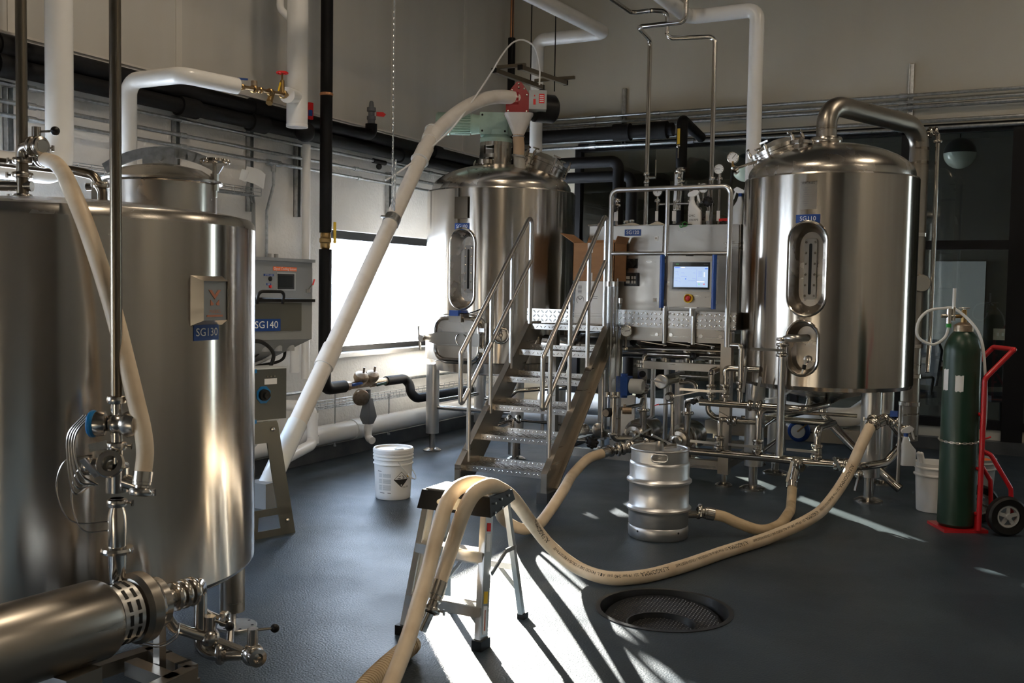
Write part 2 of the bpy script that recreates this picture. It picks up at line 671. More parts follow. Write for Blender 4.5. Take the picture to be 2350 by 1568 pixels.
def rrect(w, h, r, n=5):
    o = []
    for cx, cy, a in ((w / 2 - r, h / 2 - r, 0), (-w / 2 + r, h / 2 - r, PI / 2), (-w / 2 + r, -h / 2 + r, PI), (w / 2 - r, -h / 2 + r, 3 * PI / 2)):
        for i in range(n + 1):
            t = a + PI / 2 * i / n
            o.append((cx + r * math.cos(t), cy + r * math.sin(t)))
    return o


def in_poly(p, poly):
    x, y = p
    c = False
    j = len(poly) - 1
    for i in range(len(poly)):
        (xi, yi), (xj, yj) = poly[i], poly[j]
        if (yi > y) != (yj > y) and x < (xj - xi) * (y - yi) / (yj - yi) + xi:
            c = not c
        j = i
    return c


def tank_shell(name, c, R, z0, z1, phi0, holes, m, parent, cols=90, rows=5):
    """upright cylinder wall with rounded ports really cut out; holes = [(u, z, outline)] around angle phi0"""
    half = PI * R
    outl = [[(u + p[0], z + p[1]) for p in ol] for u, z, ol in holes]
    pts, edges = [], []
    for ol in outl:
        s = len(pts)
        pts += ol
        edges += [(s + i, s + (i + 1) % len(ol)) for i in range(len(ol))]
    for i in range(cols + 1):
        for j in range(rows + 1):
            p = (-half + 2 * half * i / cols, z0 + (z1 - z0) * j / rows)
            if any(in_poly(p, ol) or min((p[0] - q[0]) ** 2 + (p[1] - q[1]) ** 2 for q in ol) < 0.0003 for ol in outl):
                continue
            pts.append(p)
    vv, _, ff, *_r = delaunay_2d_cdt([V(p) for p in pts], edges, [], 0, 1e-6)
    fs_ = []
    for f in ff:
        cx = sum(vv[i].x for i in f) / 3
        cy = sum(vv[i].y for i in f) / 3
        if not any(in_poly((cx, cy), ol) for ol in outl):
            fs_.append(tuple(f))
    org = V(parent['_o'])
    P = [cyl_pt(c, R, phi0, p.x, p.y) for p in vv]
    me = bpy.data.meshes.new(name)
    me.from_pydata([p - org for p in P], [], fs_)
    me.update()
    ob = finish(me, name, m, parent, org, angle=0)
    me.normals_split_custom_set_from_vertices([V((p.x - c[0], p.y - c[1], 0)).normalized() for p in P])
    return ob


def tank_port(c, R, phi0, u, z, ol, depth, taper, parent, back_mat='dome_steel', rim=0.011):
    """steel dish set into the wall behind a port, and its rolled rim"""
    n = cyl_pt((0, 0), 1, phi0 + u / R, 0, 0)
    ctr = cyl_pt(c, R, phi0, u, z)
    side = V((-n.y, n.x, 0))
    mouth = [cyl_pt(c, R, phi0, u + p[0], z + p[1]) for p in ol]
    k = len(ol)
    flo = [ctr - n * depth + side * (p[0] * taper) + V((0, 0, p[1] * (1 - (1 - taper) * 0.5))) for p in ol]
    mid = [(a * 0.35 + b * 0.65) + (a - b) * 0.0 for a, b in zip(mouth, flo)]
    for i, (a, b) in enumerate(zip(mouth, flo)):
        mid[i] = b + (a - b) * 0.22 + (a - ctr - n * (a - ctr).dot(n)) * 0.05
    vs_ = mouth + mid + flo
    fs_ = []
    for r_ in (0, 1):
        for i in range(k):
            j = (i + 1) % k
            fs_.append((r_ * k + j, r_ * k + i, (r_ + 1) * k + i, (r_ + 1) * k + j))
    fs_.append(tuple(range(2 * k, 3 * k)))
    d = MB().add(vs_, fs_).build('recess', back_mat, parent, angle=50)
    MB().sweep([p + n * 0.004 for p in mouth], rim, 8, closed=True).build('rim', 'pipe_steel', d)
    return d, ctr - n * depth, side, n


def clamp(p, axis, r, parent, wing=None):
    """sanitary clamp: grooved ring with a wing nut"""
    p, a = V(p), V(axis).normalized()
    x, y, z = basis(a)
    w = V(wing).normalized() if wing else x
    b = MB().lathe([(r * 1.0, -0.014), (r * 1.42, -0.011), (r * 1.52, -0.004), (r * 1.52, 0.004), (r * 1.42, 0.011), (r * 1.0, 0.014)], p, a, 18)
    q = p + w * r * 1.5
    b.cyl(q, q + w * r * 0.7, r * 0.16, n=8)
    b.box(q + w * r * 0.8, (r * 0.30, r * 0.30, r * 0.9))
    return b.build('clamp', 'fitting_steel', parent)


def valve(p, axis, r, hdir, parent, hlen=0.13, ball=False, name='butterfly_valve'):
    """butterfly valve between two clamps, with its lever"""
    p, a, h = V(p), V(axis).normalized(), V(hdir).normalized()
    x = a.cross(h).normalized()
    b = MB().lathe([(r, -0.03), (r * 1.35, -0.022), (r * 1.35, 0.022), (r, 0.03)], p, a, 18)
    st = p + (x if not ball else x) * r * 1.3
    b.cyl(p, st + x * r * 0.9, r * 0.36, n=10)
    vb = b.build(name, 'fitting_steel', parent)
    clamp(p + a * 0.04, a, r, vb)
    clamp(p - a * 0.04, a, r, vb)
    e = st + x * r * 0.75
    hb = MB()
    if ball:
        hb.cyl(e, e + h * hlen, 0.005, n=8)
        hb.build('handle', 'pipe_steel', vb)
        MB().sphere(e + h * hlen, 0.015, 14, 8).build('knob', 'plastic_black', vb)
    else:
        hb.beam(e - h * r * 0.4, e + h * hlen, 0.020, 0.006, up=x)
        hb.build('handle', 'rail_steel', vb)
    return vb


def gauge(p, facing, r, parent, rim='fitting_steel', name='gauge', needle=0.7):
    """round dial gauge: case, white face, needle and ticks"""
    p, n = V(p), V(facing).normalized()
    x, y, z = basis(n)
    case = MB().lathe([(0, -0.028), (r * 0.9, -0.028), (r, -0.02), (r, 0.004), (r * 0.9, 0.006), (r * 0.88, 0.0), (r * 0.86, 0.0)], p, n, 24).build(name, rim, parent)
    MB().lathe([(r * 0.88, 0.0), (0, 0.0005)], p, n, 24).build('dial', 'gauge_face', case)
    t = MB()
    for k in range(9):
        a = PI * (1.25 - 1.5 * k / 8)
        d = x * math.cos(a) + y * math.sin(a)
        t.beam(p + n * 0.002 + d * r * 0.62, p + n * 0.002 + d * r * 0.80, r * 0.05, 0.001, up=n)
    t.build('tick_marks', 'ink_black', case)
    d = x * math.cos(needle) + y * math.sin(needle)
    MB().beam(p + n * 0.003 - d * r * 0.2, p + n * 0.003 + d * r * 0.7, r * 0.08, 0.001, up=n).build('needle', 'ink_black', case)
    return case


def chain(pts, size, r, parent=None, name='chain', m='galvanised'):
    """steel link chain along a polyline"""
    pts = [V(p) for p in pts]
    b = MB()
    step = size * 1.45
    i, k, pos = 0, 0, pts[0].copy()
    path, acc = [pts[0]], 0.0
    for a, c in zip(pts, pts[1:]):
        L = (c - a).length
        s = step - acc
        while s <= L:
            path.append(a + (c - a) * (s / L))
            s += step
        acc = L - (s - step)
    for k in range(len(path) - 1):
        a, c = path[k], path[k + 1]
        d = (c - a).normalized()
        x, y, _ = basis(d)
        s = x if k % 2 else y
        mid = (a + c) / 2
        ol = stadium(size * 0.7, size * 2.0, 3)
        b.sweep([mid + s * q[0] + d * q[1] for q in ol], r, 5, closed=True)
    return b
# ================================================================== the hall
XL, YB, XR, YF, ZC = -5.65, 11.0, 5.2, -5.0, 6.3
WIN = [(7.32, 10.55, 0.93, 2.07), (2.6, 5.02, 0.93, 2.07), (-2.6, 0.2, 0.93, 2.07)]

# floor with the round sump opening left free
SUMP = V((-1.51, 4.61, 0))
SR = 0.315
fl = MB()
ring = [(SUMP.x + SR * math.cos(2 * PI * i / 48), SUMP.y + SR * math.sin(2 * PI * i / 48)) for i in range(48)]
outer = []
for i in range(48):
    t = 2 * PI * i / 48
    d = (math.cos(t), math.sin(t))
    s = 0.8 / max(abs(d[0]), abs(d[1]))
    outer.append((SUMP.x + d[0] * s, SUMP.y + d[1] * s))
fl.add([(x, y, 0) for x, y in ring] + [(x, y, 0) for x, y in outer], [(i, 48 + i, 48 + (i + 1) % 48, (i + 1) % 48) for i in range(48)])
xs_, ys_ = [XL - 0.3, SUMP.x - 0.8, SUMP.x + 0.8, XR + 0.3], [YF - 0.3, SUMP.y - 0.8, SUMP.y + 0.8, 17.2]
for i in range(3):
    for j in range(3):
        if i == 1 and j == 1:
            continue
        fl.add([(xs_[i], ys_[j], 0), (xs_[i + 1], ys_[j], 0), (xs_[i + 1], ys_[j + 1], 0), (xs_[i], ys_[j + 1], 0)], [(0, 1, 2, 3)])
struct(fl, 'floor', 'floor_epoxy', None, 'glossy dark blue-grey epoxy floor with sun patches', 'floor')

TH = 0.22


def wall_with_windows(x0, x1, ya, yb, za, zb, wins):
    b = MB()
    ws = sorted([w for w in wins if w[0] > ya - 0.01 and w[1] < yb + 0.01])
    y = ya
    for w in ws:
        b.span((x0, y, za), (x1, w[0], zb))
        b.span((x0, w[0], za), (x1, w[1], w[2]))
        b.span((x0, w[0], w[3]), (x1, w[1], zb))
        y = w[1]
    b.span((x0, y, za), (x1, yb, zb))
    return b


wl = struct(wall_with_windows(XL - TH, XL, YF, YB, 0, 3.07, WIN), 'wall_left', 'block_white', None, 'rough white painted masonry wall along the left with metal panels above', 'wall')
MB().span((XL - 0.12, YF, 3.07), (XL + 0.015, YB, 3.085)).build('ledge_cap', 'seam_white', wl)
seams = sorted([aX(q, 100, XL - 0.06).y for q in (30, 413, 905, 1070)] + [3.0, 1.7, 0.3])
seams = [YF] + seams + [YB]
for a, b in zip(seams, seams[1:]):
    MB().span((XL - TH, a + 0.004, 3.085), (XL - 0.075, b - 0.004, ZC)).build('wall_panel', 'panel_white', wl)
for y in seams[1:-1]:
    MB().span((XL - 0.08, y - 0.03, 3.085), (XL - 0.068, y + 0.03, ZC)).build('seam_strip', 'seam_white', wl)
struct(MB().span((XL, YF, 0), (XL + 0.16, YB, 0.13)), 'baseboard_left', 'curb_dark', None, 'dark epoxy coated kerb along the foot of the white wall', 'kerb')

GX0, GX1, GZ0, GZ1 = -4.84, 3.2, 0.24, 3.24
wb_ = MB()
wb_.span((XL - TH, YB, 0), (GX0, YB + TH, ZC)).span((GX1, YB, 0), (XR, YB + TH, ZC)).span((GX0, YB, GZ1), (GX1, YB + TH, ZC)).span((GX0, YB, 0), (GX1, YB + TH, GZ0))
struct(wb_, 'wall_back', 'drywall_tan', None, 'tan painted wall above the black framed interior glazing', 'wall')
struct(MB().span((XL + 0.16, YB - 0.12, 0), (GX1 + 1.5, YB, 0.12)), 'baseboard_back', 'curb_dark', None, 'dark epoxy coated kerb under the black framed glazing', 'kerb')
struct(MB().span((XR, YF, 0), (XR + TH, YB + TH, ZC)), 'wall_right', 'drywall_tan', None, 'plain tan wall far to the right out of view', 'wall')
wf = MB().span((XL - TH, YF - TH, 0), (XR, YF, ZC))
struct(wf, 'wall_front', 'dark_wall', None, 'dark wall behind the viewer', 'wall')
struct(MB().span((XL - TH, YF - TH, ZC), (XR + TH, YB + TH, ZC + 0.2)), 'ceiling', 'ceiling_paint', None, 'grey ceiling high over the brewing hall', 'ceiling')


def window(name, x, ya, yb, za, zb, label, mull=()):
    fr = MB()
    d, w = 0.09, 0.055
    for a, b in (((ya, za), (yb, za + w)), ((ya, zb - w - 0.02), (yb, zb)), ((ya, za), (ya + w, zb)), ((yb - w, za), (yb, zb))):
        fr.span((x - d, a[0], a[1]), (x, b[0], b[1]))
    for m_ in mull:
        fr.span((x - d, m_ - 0.025, za), (x, m_ + 0.025, zb))
    o = fr.build(name, 'frame_black', None, kind='structure')
    tag(o, label, 'window')
    ys = [ya + w] + list(mull) + [yb - w]
    for a, b in zip(ys, ys[1:]):
        MB().span((x - d * 0.6, a, za + w), (x - d * 0.5, b, zb - w - 0.02)).build('pane', 'window_glass', o)
    MB().span((x - 0.02, ya - 0.03, za - 0.035), (x + TH - 0.06, yb + 0.03, za + 0.004)).build('sill', 'rail_steel', o)
    return o


window('window_1', XL - 0.08, *WIN[0], 'bright horizontal window behind the white auger tube')
window('window_2', XL - 0.08, *WIN[1], 'window with black head frame behind the tank labelled SG130')
window('window_3', XL - 0.08, *WIN[2], 'window in the left wall out of view beside the viewer')


def storefront(name, ya, xs_m, z0, z1, zt, label):
    w, d = 0.075, 0.11
    fr = MB()
    for x in xs_m:
        fr.span((x - w / 2, ya, z0), (x + w / 2, ya + d, z1))
    for z in (z0, zt, z1):
        fr.span((xs_m[0], ya, z - w * 0.6), (xs_m[-1], ya + d, z + w * 0.6))
    o = fr.build(name, 'frame_black', None, kind='structure')
    tag(o, label, 'window')
    for a, b in zip(xs_m, xs_m[1:]):
        for za, zb in ((z0, zt), (zt, z1)):
            MB().span((a + w / 2, ya + 0.05, za + 0.045), (b - w / 2, ya + 0.056, zb - 0.045)).build('pane', 'glazing', o)
    return o


zt_ = aY(2250, 562, YB).z
xm = aY(2318, 800, YB).x
storefront('window_4', YB - 0.02, [GX0 + 0.04, -3.55, -2.2, -1.15, xm + 0.02, 1.4, GX1 - 0.04], GZ0 + 0.03, GZ1, zt_, 'black framed glazing into the dark office behind the tanks')
MB().span((xm - 0.05, YB - 0.06, 0), (xm + 0.14, YB, GZ1)).build('trim_1', 'frame_black', None, kind='structure')
bpy.data.objects['trim_1']['label'] = 'wide black upright at the right edge of the glazing'
bpy.data.objects['trim_1']['category'] = 'trim'

# ---- the office beyond the glazing
ow = wall_with_windows(XL - TH, XL, YB + TH, 17.0, 0, 3.5, [(11.5, 12.5, 0.5, 2.2)])
struct(ow, 'wall_office_left', 'wall_grey', None, 'grey side wall of the office beyond the glazing', 'wall')
struct(MB().span((XL - TH, 17.0, 0), (XR, 17.2, 3.5)), 'wall_office_back', 'wall_grey', None, 'dim grey wall at the far end of the office', 'wall')
struct(MB().span((2.6, YB + TH, 0), (2.8, 17.0, 3.5)), 'wall_office_right', 'wall_grey', None, 'dim right wall of the office', 'wall')
struct(MB().span((XL - TH, YB + TH, 3.5), (XR, 17.2, 3.6)), 'ceiling_office', 'wall_grey', None, 'dim office ceiling beyond the glazing', 'ceiling')
# partition with the whiteboard, the seat of the two sockets
pw = MB().span((-2.35, 13.6, 0), (2.6, 13.75, 3.5))
struct(pw, 'wall_office_partition', 'wall_grey', None, 'dim grey partition carrying the whiteboard', 'wall')

# ---- outdoors
struct(MB().add([(-120, -80, -0.25), (XL - TH, -80, -0.25), (XL - TH, 120, -0.25), (-120, 120, -0.25)], [(0, 1, 2, 3)]), 'ground', 'snow', None, 'pale snowy ground outside the windows', 'ground')


def tree(x, y, h, seed):
    r_ = random.Random(seed)
    b = MB()
    b.cyl((x, y, -0.3), (x, y, h * 0.55), 0.16, 0.10, 8)
    for k in range(16):
        z = h * (0.3 + 0.45 * r_.random())
        a = r_.random() * 2 * PI
        L = h * (0.18 + 0.2 * r_.random())
        p1 = V((x, y, z))
        p2 = p1 + V((math.cos(a) * L * 0.6, math.sin(a) * L * 0.6, L * 0.7))
        b.cyl(p1, p2, 0.05, 0.02, 6)
        for q in range(3):
            a2 = a + r_.uniform(-0.9, 0.9)
            p3 = p2 + V((math.cos(a2) * L * 0.5, math.sin(a2) * L * 0.5, L * 0.5 * r_.random()))
            b.cyl(p1.lerp(p2, 0.5 + 0.2 * q), p3, 0.02, 0.008, 5)
    return b.build('bare_tree', 'bark', None)


for i, (qx, dist, h) in enumerate(((795, 46, 5.5), (858, 54, 6), (912, 44, 5), (962, 58, 5.5))):
    p = aD(qx, 700, dist)
    tag(tree(p.x, p.y, h, i), ['bare winter tree outside, leftmost in the bright window', 'bare winter tree outside, tallest and second from the left in the window', 'bare winter tree outside, third from the left in the window', 'bare winter tree outside beside the steel tank edge'][i], 'tree', 'bare trees outside the window')
p0, p1 = aD(600, 700, 62), aD(1080, 700, 62)
hb = MB()
for k in range(30):
    q = p0.lerp(p1, k / 29)
    hb.sphere((q.x, q.y, 0.4), 1.3 + 0.5 * rnd.random(), 10, 6, (1, 1, 0.9))
tag(hb.build('hedge', 'hedge', None), 'low frosted hedge far outside the window', 'hedge')


# ---- ceiling lamps of the hall
mat('lamp_glow', (0.9, 0.85, 0.75), 0.5, emit=((1.0, 0.80, 0.58), 6.0))
LAMPS = [(-2.6, 4.6), (-0.6, 1.6), (0.9, 7.6), (3.6, 4.2)]
for i, (x, y) in enumerate(LAMPS):
    t = thing('ceiling_lamp', ['lamp over the platform stair', 'lamp above and behind the viewer', 'lamp over the kettle', 'lamp by the far right wall'][i] + ', a round warm ceiling light above the picture', 'lamp', (x, y, ZC - 0.5), 'hall ceiling lamps')
    MB().lathe([(0.0, 0.16), (0.06, 0.16), (0.10, 0.10), (0.22, 0.0), (0.225, 0.0), (0.11, 0.11), (0.065, 0.175), (0, 0.175)], (x, y, ZC - 0.62), n=28).build('shade', 'grey_light', t)
    MB().lathe([(0.0, 0.02), (0.19, 0.02), (0.19, 0.03), (0, 0.03)], (x, y, ZC - 0.62), n=28).build('diffuser', 'lamp_glow', t)
    MB().cyl((x, y, ZC - 0.45), (x, y, ZC), 0.008, n=8).build('stem', 'dark_steel', t)
    ld_ = bpy.data.lights.new('lamp_light', 'AREA')
    ld_.shape = 'DISK'
    ld_.size = 0.38
    ld_.energy = (38.0, 40.0, 30.0, 24.0)[i]
    ld_.color = (1.0, 0.83, 0.62)
    lo = bpy.data.objects.new('lamp_light', ld_)
    COL.objects.link(lo)
    lo.location = (x, y, ZC - 0.615)
# ================================================================== brewing vessels
def leg_foot(b, c, z_low, r):
    """threaded spindle and round foot plate"""
    b.cyl((c[0], c[1], 0.02), (c[0], c[1], z_low), r * 0.42, n=12)
    b.lathe([(0, 0.034), (r * 0.8, 0.03), (r * 1.25, 0.012), (r * 1.25, 0.0)], (c[0], c[1], 0), n=18)
    return b


def sight_strip(ctr, side, n, w, h, parent):
    """long bolted sight glass on the floor of a port"""
    up = V((0, 0, 1))
    o = ctr + n * 0.002
    pl = MB().prism(rrect(w, h, 0.02), o, side, up, n * 0.022).build('sight_glass', 'port_steel', parent)
    MB().prism(rrect(w * 0.24, h * 0.84, w * 0.11), o + n * 0.0225, side, up, n * 0.003).build('glass_slot', 'screen_dark', pl)
    for k in range(6):
        for s in (-1, 1):
            q = o + n * 0.022 + side * s * w * 0.36 + up * (h * (-0.44 + 0.88 * k / 5))
            MB().lathe([(w * 0.10, 0), (w * 0.10, 0.006), (0, 0.011)], q, n, 8).build('bolt', 'fitting_steel', pl)


def manway(base, axis, r, h, parent, clamps=6, name='manway'):
    """round hatch: neck, lid and swing bolts"""
    base, a = V(base), V(axis).normalized()
    x, y, _ = basis(a)
    nk = MB().lathe([(r, 0), (r, h), (r * 1.06, h), (r * 1.06, h + 0.018), (r, h + 0.018)], base, a, 40).build(name, 'dome_steel', parent)
    MB().lathe([(r * 1.07, h + 0.022), (r * 1.07, h + 0.052), (r * 1.0, h + 0.056), (r * 0.9, h + 0.06), (r * 0.5, h + 0.10), (0, h + 0.115)], base, a, 40).build('lid', 'dome_steel', nk)
    for k in range(clamps):
        t = 2 * PI * (k + 0.5) / clamps
        d = x * math.cos(t) + y * math.sin(t)
        q = base + d * r * 1.10
        b = MB().cyl(q + a * (h - 0.05), q + a * (h + 0.11), 0.007, n=8)
        b.cyl(q + a * (h + 0.045), q + a * (h + 0.085), 0.014, n=10)
        b.beam(q + a * (h + 0.11) - d.cross(a) * 0.035, q + a * (h + 0.11) + d.cross(a) * 0.035, 0.014, 0.014, up=a)
        b.beam(q + a * (h - 0.045) - d * 0.03, q + a * (h - 0.045) + d * 0.015, 0.03, 0.012, up=a)
        b.build('swing_bolt', 'fitting_steel', nk)
    return nk


def dome_profile(R, z0, h, lip=0.03):
    """stepped shoulder then a flat dished head"""
    pr = [(R, z0), (R - 0.004, z0 + 0.012), (R - lip, z0 + 0.016), (R - lip, z0 + 0.05)]
    r1 = R - lip
    for k in range(1, 13):
        t = PI / 2 * k / 12
        pr.append((max(r1 * math.cos(t), 0.0) if k < 12 else 0.0, z0 + 0.05 + h * math.sin(t) ** 1.15))
    return pr


# ------------------------------------------------------------------ boil kettle SG110
KC, KR, KZ0, KZ1 = (-1.41, 8.23), 0.665, 0.86, 2.44
ket = thing('brew_kettle', 'stainless brew kettle labelled SG110 with a fat steam pipe bent over its dome', 'tank', (KC[0], KC[1], 0))
phi, zc = hit_cyl(1851, 617, KC, KR)
phi2, zc2 = hit_cyl(1840, 800, KC, KR)
ol1 = stadium(0.285, 0.70, 12)
ol2 = stadium(0.235, 0.405, 12)
u2 = (phi2 - phi) * KR
tank_shell('shell', KC, KR, KZ0, KZ1, phi, [(0, zc, ol1), (u2, zc2, ol2)], 'tank_steel', ket)
d1, c1, s1, n1 = tank_port(KC, KR, phi, 0, zc, ol1, 0.13, 0.60, ket)
sight_strip(c1, s1, n1, 0.092, 0.455, ket)
d2, c2, s2, n2 = tank_port(KC, KR, phi, u2, zc2, ol2, 0.12, 0.62, ket)
MB().lathe([(KR - 0.012, KZ0 - 0.03), (KR, KZ0)], (KC[0], KC[1], 0), n=90).build('skirt', 'tank_steel', ket)
MB().lathe([(KR - 0.012, KZ0 - 0.03), (KR * 0.6, KZ0 - 0.075), (0.14, KZ0 - 0.14), (0.06, KZ0 - 0.19), (0.0, KZ0 - 0.19)], (KC[0], KC[1], 0), n=60).build('bottom_cone', 'dome_steel', ket)
MB().lathe(dome_profile(KR, KZ1, 0.25), (KC[0], KC[1], 0), n=90).build('dome', 'dome_steel', ket)
for lx, ly in ((-0.45, -0.40), (0.42, -0.40), (-0.45, 0.40), (0.42, 0.40)):
    q = (KC[0] + lx, KC[1] + ly)
    lg = MB().cyl((q[0], q[1], 0.19), (q[0], q[1], KZ0 - 0.02), 0.075, n=24).build('leg', 'rail_steel', ket)
    leg_foot(MB(), q, 0.2, 0.085).build('foot', 'fitting_steel', lg)
ph_, z_ = hit_cyl(1855, 448, KC, KR)
np_ = wrapped_plate(KC, KR, ph_, z_, 0.125, 0.205, 0.004).build('nameplate', 'sheet_steel', ket, label='small engraved steel nameplate')
wrapped_text('KRONES', 0.024, KC, KR, ph_, z_ + 0.088, 'ink_black', np_, 0.0055)
for k in range(9):
    wrapped_text(['type', 'serial no', 'year', 'volume', 'pressure', 'temp', 'medium', 'weight', 'test'][k] + ' - - - -', 0.013, KC, KR, ph_, z_ + 0.055 - k * 0.0165, 'ink_grey', np_, 0.0055)
ph_, z_ = hit_cyl(1854, 502, KC, KR)
number_label('SG110', KC, KR, ph_, z_, 0.178, 0.062, ket)
# steam pipe over the dome and down the far side
e0 = aD(1907, 322, 8.25)
KA = V((KC[0], KC[1], 0))
st0 = V((KC[0] - 0.04, KC[1] - 0.02, 2.70))
pA = aD(1920, 255, 8.2)
down = aD(2110, 330, 8.5)
pts = [st0, V((st0.x, st0.y, 3.06)), V((down.x, down.y, 2.99)), V((down.x, down.y, 1.4)), V((down.x, down.y, 0.30))]
sp_ = MB().pipe(pts, 0.079, 0.20, 24, 10).build('steam_pipe', 'sheet_steel', ket)
MB().lathe([(0.082, -0.03), (0.118, -0.026), (0.125, -0.008), (0.125, 0.01), (0.118, 0.028), (0.08, 0.032)], st0 + V((0, 0, 0.06)), n=28).build('clamp_ring', 'fitting_steel', sp_)
MB().lathe([(0.078, -0.16), (0.078, 0.03)], st0 + V((0, 0, 0.03)), n=28).build('neck', 'dome_steel', sp_)
for z in (2.07, 1.12, 0.86, 0.62):
    MB().lathe([(0.078, -0.02), (0.092, -0.016), (0.092, 0.016), (0.078, 0.02)], (down.x, down.y, z), n=24).build('pipe_collar', 'fitting_steel', sp_)
q = V((down.x + 0.06, down.y - 0.085, aD(2122, 650, 8.4).z))
MB().lathe([(0, 0.03), (0.07, 0.03), (0.078, 0.018), (0.078, -0.03), (0.06, -0.05)], q, (0.35, -0.9, 0), 24).build('access_cap', 'fitting_steel', sp_)
# thin condensate pipe beside it
c0 = V((down.x + 0.0, down.y, 2.93))
tx = aD(2152, 330, 8.45)
cp = MB().pipe([c0, V((tx.x, tx.y, 2.96)), V((tx.x, tx.y, 1.2)), aD(2128, 855, 8.45)], 0.019, 0.05, 12).build('spray_pipe', 'pipe_steel', ket)
clamp(c0.lerp(V((tx.x, tx.y, 2.95)), 0.55), V((1, 0.4, 0.1)), 0.032, cp)
clamp(c0.lerp(V((tx.x, tx.y, 2.95)), 0.85), V((1, 0.4, 0.1)), 0.030, cp)
clamp((tx.x, tx.y, 2.86), (0, 0, 1), 0.024, cp)
# hatch at the left of the dome, tilted to the stair side
mb_ = V((KC[0] - 0.36, KC[1] - 0.02, 2.56))
manway(mb_, V((-0.34, -0.12, 0.93)), 0.20, 0.13, ket)
q = V((KC[0] - 0.17, KC[1] - 0.33, 2.55))
hp = MB().cyl(q, q + V((0, 0, 0.16)), 0.055, n=20).build('dome_nozzle', 'pipe_steel', ket)
MB().lathe([(0.055, 0), (0.085, 0.004), (0.085, 0.028), (0.0, 0.036)], q + V((0, 0, 0.15)), n=20).build('clamp_cap', 'fitting_steel', hp)
# lower port: outlet pipe bending down and the probe with its cable
q = c2 + n2 * 0.01 + V((0, 0, 0.075))
ex = aD(1795, 830, 7.45)
op = MB().pipe([q, q + n2 * 0.20 + s2 * -0.015, V((ex.x, ex.y, q.z)), V((ex.x, ex.y, 0.33))], 0.029, 0.075, 16, 8).build('outlet_pipe', 'rail_steel', ket)
valve((ex.x, ex.y, 1.13), (0, 0, 1), 0.031, V((-0.95, -0.3, 0.02)), op, 0.24)
clamp((ex.x, ex.y, 1.21), (0, 0, 1), 0.031, op)
q = c2 + n2 * 0.004 - V((0, 0, 0.085)) + s2 * 0.015
pb = MB().lathe([(0.028, 0), (0.028, 0.02), (0.016, 0.022), (0.016, 0.05), (0, 0.052)], q, n2, 16).build('probe', 'fitting_steel', ket)
cab = [q + n2 * 0.05, q + n2 * 0.085 - V((0, 0, 0.04)), q + n2 * 0.10 - V((0, 0, 0.17)) - s2 * 0.04, q + n2 * 0.06 - V((0, 0, 0.27)) - s2 * 0.14, q + n2 * 0.0 - V((0, 0, 0.33)) - s2 * 0.32]
MB().sweep(spline(cab, 8), 0.007, 6).build('cable', 'tube_clear', pb)
MB().lathe([(0.014, 0), (0.014, 0.03), (0.008, 0.035)], cab[1], V((0, 0, -1)) + n2 * 0.3, 10).build('connector', 'plastic_black', pb)
# outlet under the cone
q = V((KC[0], KC[1], KZ0 - 0.18))
MB().pipe([q, q - V((0, 0, 0.10)), q + V((0.30, -0.12, -0.36)), q + V((0.62, -0.2, -0.60))], 0.035, 0.08, 14).build('drain_pipe', 'pipe_steel', ket)
MB().pipe([q + V((-0.1, 0, 0.03)), q + V((-0.12, 0, -0.07)), q + V((-0.45, -0.12, -0.16)), q + V((-0.62, -0.15, -0.16))], 0.028, 0.06, 14).build('drain_pipe', 'pipe_steel', ket)
# pressure gauge, spray ball fitting on the dome's shoulder
g0 = aD(1682, 362, 8.0)
gq = MB().cyl((g0.x, g0.y, g0.z - 0.10), (g0.x, g0.y, g0.z - 0.03), 0.009, n=8)
gauge(g0, (0.2, -1, 0.05), 0.047, ket, needle=0.9)
gq.build('gauge_stem', 'brass', ket)
MB().pipe([(g0.x, g0.y, g0.z - 0.10), (g0.x - 0.01, g0.y, g0.z - 0.22), (g0.x - 0.01, g0.y, g0.z - 0.33)], 0.012, 0.02, 8).build('gauge_pipe', 'rubber_black', ket)
q = aD(1694, 385, 8.0)
MB().cyl(q + V((0.14, 0.05, 0.05)), q, 0.012, n=10).lathe([(0.012, 0), (0.036, 0.02), (0.036, 0.045), (0, 0.05)], q, V((-0.5, -0.4, -0.5)), 16).build('vent_fitting', 'fitting_steel', ket)

# ------------------------------------------------------------------ mash tun SG100
MC, MR, MZ0, MZ1 = (-4.52, 8.52), 0.71, 0.88, 2.455
mash = thing('mash_tun', 'stainless mash tun labelled SG100 with a green gear motor on its dome', 'tank', (MC[0], MC[1], 0))
phi, zc = hit_cyl(1060, 617, MC, MR)
ol1 = stadium(0.262, 0.73, 12)
ph3, z3 = hit_cyl(1149, 770, MC, MR)
ol3 = stadium(0.14, 0.1401, 12)
u3 = (ph3 - phi) * MR
ph4, z4 = hit_cyl(1056, 778, MC, MR)
tank_shell('shell', MC, MR, MZ0, MZ1, phi, [(0, zc, ol1), (u3, z3, ol3)], 'tank_steel', mash)
d1, c1, s1, n1 = tank_port(MC, MR, phi, 0, zc, ol1, 0.12, 0.62, mash)
sight_strip(c1 + s1 * 0.01, s1, n1, 0.085, 0.43, mash)
d3, c3, s3, n3 = tank_port(MC, MR, phi, u3, z3, ol3, 0.08, 0.8, mash)
b = MB().lathe([(0.02, 0), (0.02, 0.05), (0.012, 0.06), (0, 0.06)], c3, n3, 12)
b.beam(c3 + n3 * 0.05 + V((0, 0, 0.05)), c3 + n3 * 0.05 - V((0, 0, 0.05)), 0.014, 0.014)
b.build('sample_tap', 'fitting_steel', mash)
MB().lathe([(MR - 0.05, MZ0 - 0.10), (MR - 0.035, MZ0 - 0.01), (MR, MZ0)], (MC[0], MC[1], 0), n=90).build('skirt', 'tank_steel', mash)
